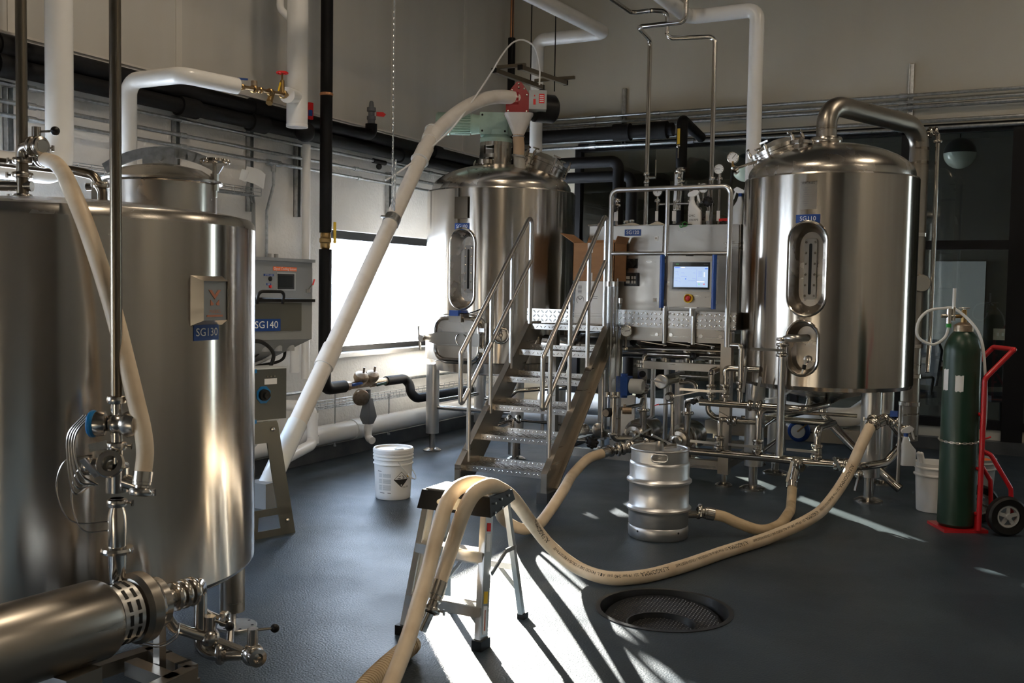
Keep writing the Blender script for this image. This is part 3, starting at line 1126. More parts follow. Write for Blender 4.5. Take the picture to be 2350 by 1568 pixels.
MB().lathe([(MR - 0.05, MZ0 - 0.1), (0.2, MZ0 - 0.16), (0, MZ0 - 0.16)], (MC[0], MC[1], 0), n=60).build('bottom_plate', 'dome_steel', mash)
MB().lathe(dome_profile(MR, MZ1, 0.235, 0.045), (MC[0], MC[1], 0), n=90).build('dome', 'dome_steel', mash)
for lx, ly in ((-0.45, -0.48), (0.45, -0.48), (-0.45, 0.45), (0.45, 0.45)):
    q = (MC[0] + lx, MC[1] + ly)
    lg = MB().cyl((q[0], q[1], 0.17), (q[0], q[1], MZ0 - 0.05), 0.062, n=24).build('leg', 'rail_steel', mash)
    leg_foot(MB(), q, 0.18, 0.07).build('foot', 'fitting_steel', lg)
for ya in (-0.48, 0.45):
    MB().cyl((MC[0] - 0.45, MC[1] + ya, 0.42), (MC[0] + 0.45, MC[1] + ya, 0.42), 0.02, n=12).build('brace', 'pipe_steel', mash)
for xa in (-0.45, 0.45):
    MB().cyl((MC[0] + xa, MC[1] - 0.48, 0.47), (MC[0] + xa, MC[1] + 0.45, 0.47), 0.02, n=12).build('brace', 'pipe_steel', mash)
ph_, z_ = hit_cyl(1061, 477, MC, MR)
wrapped_plate(MC, MR + 0.02, ph_, z_, 0.135, 0.195, 0.006).build('nameplate', 'dark_steel', mash, label='dark reflective nameplate')
ph_, z_ = hit_cyl(1060, 520, MC, MR)
number_label('SG100', MC, MR, ph_, z_, 0.155, 0.062, mash)
# oval spent grain door with cross bar
n4 = cyl_pt((0, 0), 1, ph4, 0, 0)
s4 = V((-n4.y, n4.x, 0))
ctr = cyl_pt(MC, MR, ph4, 0, z4)
up = V((0, 0, 1))
dr = MB().prism(rrect(0.46, 0.37, 0.10, 6), ctr - n4 * 0.10, s4, up, n4 * 0.15).build('grain_door', 'dome_steel', mash)
MB().sweep([ctr + n4 * 0.055 + s4 * p[0] + up * p[1] for p in rrect(0.47, 0.38, 0.105, 6)], 0.018, 8, closed=True).build('door_rim', 'pipe_steel', dr)
MB().sweep([ctr + n4 * 0.03 + s4 * p[0] + up * p[1] for p in rrect(0.52, 0.44, 0.13, 6)], 0.007, 6, closed=True).build('door_seal', 'fitting_steel', dr)
br = MB().prism([(-0.36, -0.022), (-0.19, -0.058), (0.25, -0.050), (0.25, 0.050), (-0.19, 0.058), (-0.36, 0.022)], ctr + n4 * 0.065, s4, up, n4 * 0.012)
br.beam(ctr + n4 * 0.08 + up * 0.058 - s4 * 0.19, ctr + n4 * 0.08 + up * 0.050 + s4 * 0.26, 0.03, 0.012, up=up)
br.beam(ctr + n4 * 0.08 - up * 0.058 - s4 * 0.19, ctr + n4 * 0.08 - up * 0.050 + s4 * 0.26, 0.03, 0.012, up=up)
br.build('door_bar', 'port_steel', dr)
MB().torus(ctr + n4 * 0.08 + s4 * 0.06, n4, 0.055, 0.006).build('door_boss', 'fitting_steel', dr)
q = ctr + n4 * 0.09 - s4 * 0.33
MB().cyl(q - n4 * 0.07, q + n4 * 0.05, 0.016, n=12).beam(q + n4 * 0.05 - up * 0.11 - s4 * 0.01, q + n4 * 0.05 + up * 0.11 - s4 * 0.03, 0.016, 0.016).cyl(q + n4 * 0.03, q + n4 * 0.065, 0.03, n=12).build('door_screw', 'pipe_steel', dr)
MB().cyl(ctr + s4 * 0.285 + n4 * 0.04 - up * 0.15, ctr + s4 * 0.285 + n4 * 0.04 + up * 0.15, 0.014, n=10).box(ctr + s4 * 0.27 + n4 * 0.05 + up * 0.09, (0.05, 0.05, 0.035)).box(ctr + s4 * 0.27 + n4 * 0.05 - up * 0.09, (0.05, 0.05, 0.035)).build('hinge', 'pipe_steel', dr)
sw = MB().prism([(-0.07, 0), (0.06, 0), (0.06, 0.075), (-0.07, 0.075)], ctr + up * 0.155 + n4 * 0.06, s4, up, n4 * 0.03).build('switch_bracket', 'sheet_steel', dr)
MB().prism([(-0.05, 0), (0.045, 0), (0.045, 0.05), (-0.05, 0.05)], ctr + up * 0.21 + n4 * 0.062, s4, up, n4 * 0.05).build('door_switch', 'handle_blue', dr)
MB().sweep(spline([ctr + up * 0.235 + n4 * 0.08 + s4 * 0.04, ctr + up * 0.235 + n4 * 0.09 + s4 * 0.13, ctr + up * 0.27 + n4 * 0.07 + s4 * 0.24, ctr + up * 0.30 + n4 * 0.02 + s4 * 0.28], 6), 0.006, 6).build('switch_cable', 'rubber_black', dr)
# agitator drive: lantern, coupling and gear motor
ax = V((MC[0] - 0.05, MC[1] - 0.03, 0))
zt = 2.66
ln = MB()
for a0 in (-0.5, 1.6, 3.7):
    ang = [a0 + PI * 0.22 * (k / 6 - 0.5) * 2 for k in range(7)]
    inn = [V((math.cos(t) * 0.135, math.sin(t) * 0.135, 0)) for t in ang]
    out = [V((math.cos(t) * 0.155, math.sin(t) * 0.155, 0)) for t in ang]
    pol = out + inn[::-1]
    ln.prism([(p.x, p.y) for p in pol], ax + V((0, 0, zt)), (1, 0, 0), (0, 1, 0), (0, 0, 0.27))
for z in (zt, zt + 0.25, zt + 0.135):
    ln.lathe([(0.10, 0), (0.158, 0), (0.158, 0.035), (0.10, 0.035), (0.10, 0)], ax + V((0, 0, z)), n=32)
ln.build('lantern', 'dome_steel', mash)
MB().cyl(ax + V((0, 0, zt)), ax + V((0, 0, zt + 0.30)), 0.025, n=14).cyl(ax + V((0, 0, zt + 0.10)), ax + V((0, 0, zt + 0.15)), 0.07, n=20).build('shaft', 'pipe_steel', mash)
q = ax + V((0.0, -0.22, 0))
MB().lathe([(0.055, zt - 0.06), (0.055, zt + 0.06), (0.085, zt + 0.06), (0.085, zt + 0.10), (0.0, zt + 0.10)], q, n=24).build('dome_nozzle', 'fitting_steel', mash)
gz = zt + 0.285
gm = MB().lathe([(0.155, 0), (0.155, 0.04), (0.12, 0.07), (0.115, 0.12)], ax + V((0, 0, gz)), n=28)
md = V((-0.86, -0.50, 0)).normalized()            # motor axis, towards the viewer's left
ms = V((-md.y, md.x, 0))
Mg = Matrix((md, ms, V((0, 0, 1)))).transposed()
gc = ax + V((0, 0, gz + 0.175))
gm.box(gc + md * 0.02, (0.26, 0.19, 0.205), M=Mg).cyl(gc - md * 0.11, gc - md * 0.15, 0.115, 0.10, n=24)
gm.cyl(gc + md * 0.14, gc + md * 0.24, 0.085, 0.10, n=24)
gr = gm.build('gearbox', 'gear_green', mash)
fs = ms if ms.dot(V((0.3, -1, 0))) > 0 else -ms
cp = MB().prism(rrect(0.265, 0.205, 0.012, 2), gc + md * 0.03 + fs * 0.095, md, up, fs * 0.012).build('cover_plate', 'gear_green', gr)
for sx in (-1, 1):
    for sz in (-1, 1):
        MB().lathe([(0.010, 0), (0.010, 0.008), (0, 0.008)], gc + md * (0.03 + sx * 0.108) + fs * 0.112 + up * sz * 0.075, fs, 10).build('bolt', 'rubber_black', gr)
mt = MB().cyl(gc + md * 0.24, gc + md * 0.45, 0.085, n=28)
for k in range(26):
    t = 2 * PI * k / 26
    d = ms * math.cos(t) + up * math.sin(t)
    mt.beam(gc + md * 0.25 + d * 0.093, gc + md * 0.44 + d * 0.093, 0.007, 0.024, up=d)
mo = mt.build('motor', 'gear_green', mash)
MB().lathe([(0.0, 0.13), (0.09, 0.13), (0.108, 0.11), (0.108, 0.0), (0.10, 0.0)], gc + md * 0.45, md, 28).build('fan_cowl', 'gear_green', mo)
MB().box(gc + md * 0.36 + up * 0.115, (0.14, 0.12, 0.06), M=Mg).build('terminal_box', 'gear_green', mo)
# lifting eye and round hatch at the right of the dome
q = aD(1095, 385, 9.5)
MB().sweep([V((q.x, q.y, q.z)) + V((0.88, 0.47, 0)) * (0.032 * math.cos(t)) + up * (0.07 * math.sin(t)) for t in [PI * k / 10 for k in range(11)]], 0.010, 8).build('lifting_eye', 'fitting_steel', mash)
manway(V((MC[0] + 0.38, MC[1] + 0.05, 2.58)), V((0.36, 0.10, 0.92)), 0.195, 0.15, mash)

# ------------------------------------------------------------------ near tank SG130
TC, TR, TZ0, TZ1 = (-3.61, 2.88), 0.78, 0.36, 1.83
tk = thing('storage_tank', 'large near stainless tank labelled SG130 with a hatch on top', 'tank', (TC[0], TC[1], 0))
phi, zl = hit_cyl(474, 763, TC, TR)
tank_shell('shell', TC, TR, TZ0, TZ1 - 0.045, phi, [], 'tank_steel', tk, cols=120)
MB().lathe([(0, TZ0 - 0.10), (0.25, TZ0 - 0.08), (0.6, TZ0 - 0.05), (TR - 0.03, TZ0 - 0.03), (TR - 0.008, TZ0 - 0.015), (TR, TZ0)], (TC[0], TC[1], 0), n=120).build('bottom', 'tank_steel', tk)
MB().lathe([(TR, TZ1 - 0.045), (TR - 0.004, TZ1 - 0.02), (TR - 0.018, TZ1 - 0.004), (TR - 0.06, TZ1 + 0.006), (TR * 0.5, TZ1 + 0.045), (0, TZ1 + 0.055)], (TC[0], TC[1], 0), n=120).build('top_head', 'dome_steel', tk)
number_label('SG130', TC, TR, phi, zl, 0.135, 0.062, tk)
ph_, z_ = hit_cyl(476, 690, TC, TR)
n5 = cyl_pt((0, 0), 1, ph_, 0, 0)
s5 = V((-n5.y, n5.x, 0))
q = cyl_pt(TC, TR, ph_, 0, z_)
fr = MB().ring([(-0.09, -0.10), (0.09, -0.10), (0.09, 0.10), (-0.09, 0.10)], [(-0.066, -0.076), (0.066, -0.076), (0.066, 0.076), (-0.066, 0.076)], q - n5 * 0.012, s5, up, n5 * 0.006)
vs_ = []
for (w, h, e) in ((0.09, 0.10, -0.012), (0.066, 0.076, 0.042)):
    vs_ += [q + n5 * e + s5 * sx * w + up * sy * h for sx, sy in ((-1, -1), (1, -1), (1, 1), (-1, 1))]
fr.add(vs_, [(0, 1, 5, 4), (1, 2, 6, 5), (2, 3, 7, 6), (3, 0, 4, 7)])
pl = fr.build('badge_frame', 'sheet_steel', tk)
MB().prism([(-0.066, -0.076), (0.066, -0.076), (0.066, 0.076), (-0.066, 0.076)], q + n5 * 0.03, s5, up, n5 * 0.006).build('badge_plate', 'grey_box', pl)
o = q + n5 * 0.0365
lg = MB()
for poly in ([(-0.034, 0.042), (-0.018, 0.042), (0.0, 0.022), (0.0, 0.006)], [(0.034, 0.042), (0.0, 0.006), (0.0, 0.022), (0.018, 0.042)],
             [(-0.024, -0.018), (-0.024, 0.004), (-0.006, -0.012), (-0.012, -0.018)], [(0.024, -0.018), (0.012, -0.018), (0.006, -0.012), (0.024, 0.004)]):
    lg.prism(poly, o, s5, up, n5 * 0.002)
lg.prism([(-0.044, -0.062), (0.044, -0.062), (0.044, -0.055), (-0.044, -0.055)], o, s5, up, n5 * 0.002)
lg.build('emblem', 'copper_print', pl, label='copper coloured angular M emblem')
lettering('MARKS', 0.020, o - up * 0.042, s5, up, 'copper_print', pl, 0.0022)
for lx, ly in ((0.47, 0.50), (-0.5, 0.5), (0.5, -0.48), (-0.5, -0.48)):
    q = V((TC[0] + lx, TC[1] + ly, 0))
    lgo = MB().cyl(q + V((0, 0, 0.075)), q + V((0, 0, TZ0)), 0.056, n=24).build('leg', 'sheet_steel', tk)
    MB().cyl(q + V((0, 0, 0.01)), q + V((0, 0, 0.10)), 0.018, n=12).build('spindle', 'rail_steel', lgo)
    pq = MB().lathe([(0, 0.012), (0.085, 0.012), (0.088, 0.009), (0.088, 0.0)], q + V((0.02, 0.01, 0)), n=32)
    po = pq.build('foot_plate', 'aluminium', lgo)
    for k in range(6):
        t = 2 * PI * k / 6 + 0.4
        MB().cyl(q + V((0.02 + 0.07 * math.cos(t), 0.01 + 0.07 * math.sin(t), 0.0118)), q + V((0.02 + 0.07 * math.cos(t), 0.01 + 0.07 * math.sin(t), 0.0126)), 0.007, n=10).build('bolt_hole', 'rubber_black', lgo)
# hatch on top
hc = aZ(374, 500, TZ1 + 0.03)
nk = MB().lathe([(0.245, -0.06), (0.245, 0.155), (0.255, 0.16)], hc, n=48).build('hatch_neck', 'dome_steel', tk)
MB().lathe([(0.27, 0.162), (0.272, 0.172), (0.245, 0.185), (0.18, 0.225), (0.09, 0.245), (0, 0.25)], hc, n=48).build('hatch_lid', 'dome_steel', nk)
sd = (RT * 1.0 + V((0, 0, 0))).normalized()
sd.z = 0
arm = MB()
arch = [hc + sd * (-0.27 + 0.54 * k / 14) + up * (0.205 + 0.105 * math.sin(PI * min(1, max(0, (k + 0.6) / 15.2))) ** 0.7) for k in range(15)]
for a, b2 in zip(arch, arch[1:]):
    arm.beam(a - (b2 - a) * 0.1, b2 + (b2 - a) * 0.1, 0.012, 0.048, up=up)
arm.build('hatch_arm', 'galvanised', nk)
MB().box(hc + up * 0.27 + FW * -0.012 + sd * -0.01, (0.15, 0.04, 0.10), rz=YAW).cyl(hc + up * 0.275 - FW * 0.02, hc + up * 0.275 - FW * 0.05, 0.016, n=10).build('arm_pivot', 'galvanised', nk)
q = hc + sd * 0.245 + up * 0.10
hk = MB().cyl(q, q + up * 0.16, 0.012, n=10).cyl(q + up * 0.03, q + up * 0.11, 0.02, n=10)
hk.lathe([(0, 0.155), (0.058, 0.155), (0.062, 0.165), (0.058, 0.18), (0.02, 0.185), (0, 0.185)], q, n=16)
for k in range(8):
    t = 2 * PI * k / 8
    hk.sphere(q + up * 0.168 + V((math.cos(t), math.sin(t), 0)) * 0.058, 0.013, 8, 6)
hk.build('hatch_knob', 'fitting_steel', nk)
hg = MB()
for z in (0.06, 0.14):
    hg.cyl(hc - sd * 0.36 + up * z, hc - sd * 0.23 + up * z, 0.018, n=10)
hg.box(hc - sd * 0.30 + up * 0.10, (0.05, 0.06, 0.16), rz=YAW)
hg.build('hatch_hinge', 'fitting_steel', nk)
# uprights with fittings near the left edge of the tank
q = aZ(52, 480, TZ1 + 0.02)
st = MB().cyl((q.x, q.y, TZ1), (q.x, q.y, 2.06), 0.024, n=16).build('riser', 'dark_steel', tk)
for z, r in ((1.90, 0.026), (1.99, 0.028), (2.05, 0.026)):
    clamp((q.x, q.y, z), (0, 0, 1), r, st, wing=(-sd))
vq = V((q.x, q.y, 1.945))
MB().cyl(vq - sd * 0.10, vq + sd * 0.04, 0.022, n=12).cyl(vq - sd * 0.18, vq - sd * 0.10, 0.006, n=8).build('ball_valve', 'fitting_steel', st)
tq = V((q.x, q.y, 2.09))
tee = MB().pipe([tq - up * 0.04, tq + up * 0.015, tq + sd * 0.05 - FW * 0.02 + up * 0.015, tq + sd * 0.11 - FW * 0.05 + up * 0.012], 0.026, 0.03, 14).build('elbow', 'fitting_steel', tk)
clamp(tq + sd * 0.06 - FW * 0.024 + up * 0.015, sd - FW * 0.4, 0.028, tee)
clamp(tq + sd * 0.095 - FW * 0.04 + up * 0.013, sd - FW * 0.4, 0.028, tee)
lv = tq + sd * 0.06 + up * 0.10
MB().cyl(lv - up * 0.08, lv, 0.018, n=12).cyl(lv - up * 0.02, lv + sd * 0.075 - up * 0.015, 0.005, n=8).build('valve_stem', 'fitting_steel', tee)
MB().sphere(lv + sd * 0.078 - up * 0.015, 0.019, 16, 10).build('lever_knob', 'plastic_black', tee)
# stainless line running from the wall over the tank to the hatch
hl = MB().pipe([aD(-60, 366, 4.35), aD(170, 392, 4.3), aD(215, 402, 4.28), aD(235, 440, 4.28), aD(236, 492, 4.28)], 0.020, 0.05, 12).build('top_pipe', 'dark_steel', tk)
clamp(aD(233, 425, 4.28), (0, 0, 1), 0.022, hl)
# ================================================================== stair, platform and process piping
up = V((0, 0, 1))


def lugs(o, ex, ey, n, w, h, parent, pitch=0.034, L=0.030, name='tread_lugs'):
    """raised diamond pattern of chequer plate, one joined piece"""
    o, ex, ey, n = V(o), V(ex).normalized(), V(ey).normalized(), V(n).normalized()
    b = MB()
    nx, ny = max(1, int(w / pitch)), max(1, int(h / pitch))
    for i in range(nx):
        for j in range(ny):
            c = o + ex * ((i + 0.5) * w / nx) + ey * ((j + 0.5) * h / ny)
            d = (ex + ey).normalized() if (i + j) % 2 else (ex - ey).normalized()
            s = n.cross(d)
            a, wd_ = L / 2, L * 0.19
            b.add([c - d * a, c - s * wd_, c + d * a, c + s * wd_, c + n * 0.0035 - d * a * 0.4, c + n * 0.0035 + d * a * 0.4],
                  [(0, 1, 4), (1, 5, 4), (1, 2, 5), (2, 3, 5), (3, 4, 5), (3, 0, 4)])
    return b.build(name, 'lug_steel', parent, kind='stuff', angle=0)


# ------------------------------------------------------------------ stair
SX0, SX1, SY1, SZ1 = -3.74, -3.06, 7.62, 1.26
RISE, GO = 0.21, 0.215
stair = thing('platform_stair', 'steep stainless stair with chequer plate treads leading up to the platform', 'stair', ((SX0 + SX1) / 2, 7.0, 0))
sl = RISE / GO
for X, s in ((SX0, 1), (SX1, -1)):
    y0 = SY1 - 5 * GO - 0.07
    z0 = 0.08
    prof = [(y0 - 0.02, z0), (y0 + 0.17, z0), (SY1 + 0.20, SZ1 - 0.02 - 0.03), (SY1 + 0.20, SZ1 + 0.02), (SY1 + 0.0, SZ1 + 0.02), (y0 - 0.02, z0 + 0.135)]
    st_ = MB().prism(prof, (X - 0.005, 0, 0), (0, 1, 0), (0, 0, 1), (0.010, 0, 0))
    # channel flanges
    a, c = V((X + s * -0.02, y0 - 0.02, z0 + 0.135)), V((X + s * -0.02, SY1, SZ1 + 0.02))
    st_.beam(a, c, 0.05, 0.010, up=V((0, -sl, 1)))
    a, c = V((X + s * -0.02, y0 + 0.17, z0)), V((X + s * -0.02, SY1 + 0.2, SZ1 - 0.05))
    st_.beam(a, c, 0.05, 0.010, up=V((0, -sl, 1)))
    st_.span((X - s * 0.045 if s > 0 else X, y0 - 0.025, z0), (X if s > 0 else X + 0.045, y0 - 0.017, z0 + 0.14))
    so = st_.build('stringer', 'sheet_steel', stair)
    MB().box((X - s * 0.01, y0 + 0.07, 0.04), (0.085, 0.20, 0.08)).build('foot_block', 'curb_dark', so)
for k in range(1, 7):
    z = RISE * k
    yf = SY1 - (6 - k) * GO
    td = MB().span((SX0 + 0.006, yf, z - 0.006), (SX1 - 0.006, yf + 0.21, z)).span((SX0 + 0.006, yf - 0.004, z - 0.045), (SX1 - 0.006, yf, z))
    if k < 6:
        td.span((SX0 + 0.006, yf + 0.205, z), (SX1 - 0.006, yf + 0.211, z + 0.035))
    to = td.build('tread', 'plate_steel', stair)
    lugs((SX0 + 0.01, yf + 0.005, z), (1, 0, 0), (0, 1, 0), (0, 0, 1), 0.66, 0.195, to)
    lugs((SX0 + 0.01, yf - 0.004, z - 0.042), (1, 0, 0), (0, 0, 1), (0, -1, 0), 0.66, 0.038, to, pitch=0.036)
    if k < 6:
        lugs((SX0 + 0.01, yf + 0.205, z + 0.001), (1, 0, 0), (0, 0, 1), (0, -1, 0), 0.66, 0.034, to, pitch=0.036)
for X in (SX0, SX1):
    hr = MB()
    yb, yt = SY1 - 5 * GO - 0.10, SY1 - 0.015
    zt, zb = 2.195, 2.195 - (yt - yb) * sl
    hr.pipe([(X, yt, SZ1), (X, yt, zt), (X, yb, zb), (X, yb, zb - 0.37), (X, yb + 0.03, zb - 0.375), (X, yt, zt - 0.40)], 0.0175, 0.035, 12)
    ro = hr.build('handrail', 'rail_steel', stair)
    for k in range(3):
        y = SY1 - 5 * GO + 0.03 + k * (yt - (SY1 - 5 * GO + 0.03)) / 3
        MB().cyl((X, y, SZ1 - (SY1 - y) * sl - 0.01), (X, y, zt - (yt - y) * sl), 0.0165, n=12).build('baluster', 'rail_steel', stair)

# ------------------------------------------------------------------ platform
PX0, PX1, PY0, PY1, PZ = -3.74, -2.06, 7.80, 9.05, 1.26
plat = thing('work_platform', 'stainless work platform with guard rail and chequer kick plates between the tanks', 'platform', (-2.9, 8.3, 0))
MB().span((SX0, SY1 + 0.21, PZ - 0.012), (PX1, PY1, PZ)).build('deck', 'plate_steel', plat)
for x, y, w in ((PX1 - 0.035, PY0 + 0.035, 0.085), (-3.62, PY0 + 0.05, 0.07), (PX1 - 0.035, PY1 - 0.05, 0.07), (-3.62, PY1 - 0.05, 0.07), (-2.85, PY1 - 0.05, 0.07)):
    po = MB().span((x - w / 2, y - w / 2, 0.10), (x + w / 2, y + w / 2, PZ - 0.02)).build('post', 'sheet_steel', plat)
    leg_foot(MB(), (x, y), 0.11, 0.055).build('foot', 'fitting_steel', po)
MB().span((-3.055, PY0 - 0.035, 0.20), (-2.985, PY0 + 0.035, PZ - 0.02)).build('post', 'sheet_steel', plat)
for a, c in (((-3.06, PY0 - 0.005, PZ - 0.115), (-2.60, PY0 + 0.055, PZ - 0.005)), ((-2.597, PY0 - 0.005, PZ - 0.115), (PX1, PY0 + 0.055, PZ - 0.005)),
             ((-3.62, PY0, 0.13), (PX1 - 0.08, PY0 + 0.06, 0.20)), ((PX1 - 0.07, PY0 + 0.07, 0.13), (PX1 - 0.01, PY1 - 0.09, 0.19)), ((-2.78, PY0 - 0.01, 0.915), (PX1 - 0.08, PY0 + 0.045, 0.975)),
             ((-3.62, PY1 - 0.08, 0.13), (PX1 - 0.08, PY1 - 0.02, 0.2)), ((-3.65, PY0 + 0.09, 0.13), (-3.59, PY1 - 0.09, 0.19))):
    MB().span(a, c).build('beam', 'sheet_steel', plat)
kp = MB().span((-3.02, PY0 - 0.012, PZ - 0.004), (PX1 + 0.04, PY0 - 0.006, PZ + 0.135)).build('kick_plate', 'plate_steel', plat)
lugs((-3.01, PY0 - 0.012, PZ + 0.0), (1, 0, 0), (0, 0, 1), (0, -1, 0), 1.0, 0.13, kp, pitch=0.038, L=0.042, name='plate_lugs')
kp = MB().span((SX0 - 0.28, 8.05, PZ - 0.004), (SX0 + 0.18, 8.056, PZ + 0.12)).span((SX0 - 0.28, 8.05, PZ - 0.02), (SX0 + 0.1, 8.5, PZ - 0.005)).build('kick_plate', 'plate_steel', plat)
lugs((SX0 - 0.275, 8.05, PZ + 0.0), (1, 0, 0), (0, 0, 1), (0, -1, 0), 0.44, 0.115, kp, pitch=0.038, L=0.042, name='plate_lugs')
kp = MB().span((PX1 + 0.036, PY0, PZ), (PX1 + 0.042, PY1, PZ + 0.135)).build('kick_plate', 'plate_steel', plat)
gx0, gx1, gy = -3.085, -2.085, PY0 - 0.03
gr_ = MB().pipe([(gx0, gy, PZ - 0.08), (gx0, gy, 2.385), (gx1, gy, 2.385), (gx1, gy, PZ - 0.14)], 0.021, 0.06, 14)
gr_.build('guard_rail', 'rail_steel', plat)
MB().cyl((gx0, gy, 1.86), (gx1, gy, 1.86), 0.016, n=12).build('mid_rail', 'rail_steel', plat)
MB().cyl((-2.60, gy, PZ - 0.13), (-2.60, gy, 2.385), 0.018, n=12).build('rail_post', 'rail_steel', plat)
MB().cyl((-2.36, gy, PZ - 0.13), (-2.36, gy, 1.5), 0.018, n=12).build('rail_post', 'rail_steel', plat)
for x in (-2.67, -2.55, -2.30, -2.14):
    MB().lathe([(0.016, 0), (0.016, 0.012), (0, 0.012)], (x, PY0 - 0.005, PZ - 0.06), (0, -1, 0), 6).build('bolt', 'fitting_steel', plat)

# ------------------------------------------------------------------ heat exchanger under the deck
hx = thing('heat_exchanger', 'dark horizontal heat exchanger tube slung under the platform deck', 'heat exchanger', (-2.9, 8.15, 1.03))
MB().lathe([(0, -0.02), (0.06, -0.015), (0.085, 0.0), (0.085, 1.66), (0.06, 1.675), (0, 1.68)], (-3.85, 8.15, 1.06), (1, 0, 0), 28).build('shell', 'pipe_steel', hx)
for x in (-3.5, -2.35):
    MB().lathe([(0.086, 0), (0.105, 0), (0.105, 0.03), (0.086, 0.03)], (x, 8.15, 1.06), (1, 0, 0), 28).build('flange', 'fitting_steel', hx)
    MB().span((x - 0.1, 8.14, 1.13), (x - 0.07, 8.16, PZ - 0.012)).build('hanger', 'sheet_steel', hx)

# ------------------------------------------------------------------ pumps and manifolds
pp = thing('process_piping', 'maze of stainless pipes, clamps and lever valves between platform and kettle', 'piping', (-2.5, 8.0, 0))


def yrun(pts, r, bend=None, m='pipe_steel', name='pipe', parent=None):
    """pipe through picture points that lie in given planes Y"""
    return MB().pipe([aY(x, y, Y) for x, y, Y in pts], r, bend, 14).build(name, m, parent or pp)


def level(pts, Y0, z=None):
    return pts


YA = 7.62
zA = aY(1650, 1041, YA).z
xA0, xA1 = aY(1588, 1034, YA).x, aY(1985, 1080, YA).x
# low manifold, running past both kettle legs
MB().pipe([(xA0 - 0.15, YA, zA), (xA1 - 0.02, YA, zA), (xA1 + 0.13, YA + 0.14, zA + 0.02), (xA1 + 0.2, YA + 0.25, zA + 0.12)], 0.031, 0.09, 16).build('manifold', 'pipe_steel', pp)
MB().cyl((xA0 - 0.15, YA - 0.001, zA), (xA0 - 0.6, YA + 0.1, zA), 0.031, n=16).build('manifold', 'pipe_steel', pp)
# upper manifold from pump 2 to the kettle cone
YB2 = 7.66
zB = aY(1650, 926, YB2).z
b0 = aY(1606, 921, YB2).x
b1 = aY(1848, 936, YB2).x
MB().pipe([(b0, YB2, zB), (b1, YB2, zB), (b1 + 0.12, YB2 + 0.25, zB + 0.02), (KC[0], KC[1], zB + 0.06)], 0.028, 0.08, 16).build('manifold', 'pipe_steel', pp)
for qx, r in ((1722, 0.03), (1745, 0.03)):
    q = aY(qx, 930, YB2)
    clamp((q.x, YB2, zB), (1, 0, 0), r, pp)
qv = aY(1733, 930, YB2)
valve((qv.x, YB2, zB), (1, 0, 0), 0.029, (0.25, -0.2, 1), pp, 0.26)


def pump(px_h, Yh, z, parent, r=0.118):
    """centrifugal pump: head, steel motor cover, pipe cones"""
    h = V((px_h, Yh, z))
    hd = MB().lathe([(0.0, -0.05), (0.035, -0.05), (0.035, -0.02), (0.075, -0.015), (0.09, 0.0), (0.09, 0.045), (0.075, 0.06)], h, (0, 1, 0), 28).build('pump', 'dome_steel', parent)
    MB().lathe([(0.07, 0.06), (0.095, 0.075), (0.095, 0.10)], h, (0, 1, 0), 28).build('adapter', 'sheet_steel', hd)
    MB().lathe([(0.0, 0.10), (r * 0.97, 0.10), (r, 0.11), (r, 0.40), (r * 0.96, 0.42), (0, 0.42)], h, (0, 1, 0), 36).build('motor_cover', 'tank_steel', hd)
    MB().span(h + V((-0.07, 0.14, -r - 0.05)), h + V((0.07, 0.36, -r + 0.02))).build('motor_foot', 'sheet_steel', hd)
    clamp(h + V((0, -0.055, 0)), (0, 1, 0), 0.032, hd)
    return h


h1 = aY(1454, 1001, 7.95)
h2 = aY(1557, 1009, 7.95)
pump(h1.x, 7.95, 0.33, pp, 0.125)
pump(h2.x, 7.95, 0.32, pp, 0.125)
# rising lines from the pumps, tapered
c1x = aY(1476, 960, 7.98).x
for cx_, zlow, zc_, ztop in ((c1x, 0.30, aY(1476, 941, 7.98).z, aY(1478, 905, 7.98).z), (aY(1577, 960, 7.98).x, 0.30, aY(1577, 948, 7.98).z, aY(1577, 925, 7.98).z)):
    MB().cyl((cx_, 7.98, zlow), (cx_, 7.98, zc_), 0.022, 0.034, n=16).cyl((cx_, 7.98, zc_), (cx_, 7.98, ztop), 0.036, 0.026, n=16).build('taper_pipe', 'pipe_steel', pp)
    clamp((cx_, 7.98, zc_), (0, 0, 1), 0.036, pp)
# line 1 up from pump 1: valve knob, sight cube, flange, over to the right
zt_f = aY(1480, 836, 7.98).z
MB().cyl((c1x, 7.98, 0.55), (c1x, 7.98, zt_f), 0.026, n=14).build('pipe', 'pipe_steel', pp)
q = aY(1478, 858, 7.98)
MB().box((c1x, 7.98, q.z), (0.085, 0.085, 0.09)).build('sight_cube', 'fitting_steel', pp)
MB().lathe([(0.0, 0), (0.028, 0), (0.028, 0.006), (0, 0.006)], (c1x, 7.937, q.z), (0, -1, 0), 16).build('sight_window', 'screen_dark', pp)
for z in (zt_f - 0.022, zt_f + 0.012):
    MB().lathe([(0, 0), (0.066, 0), (0.066, 0.02), (0, 0.02)], (c1x, 7.98, z), n=20).build('flange', 'fitting_steel', pp)
for z in (q.z - 0.10, q.z - 0.13):
    clamp((c1x, 7.98, z), (0, 0, 1), 0.03, pp)
zt_p = aY(1520, 814, 7.98).z
xr = aY(1681, 818, 7.98).x
MB().pipe([(c1x, 7.98, zt_f), (c1x, 7.98, zt_p), (xr, 7.98, zt_p), (xr + 0.01, 7.98, zt_p - 0.2)], 0.024, 0.06, 14).build('pipe', 'pipe_steel', pp)


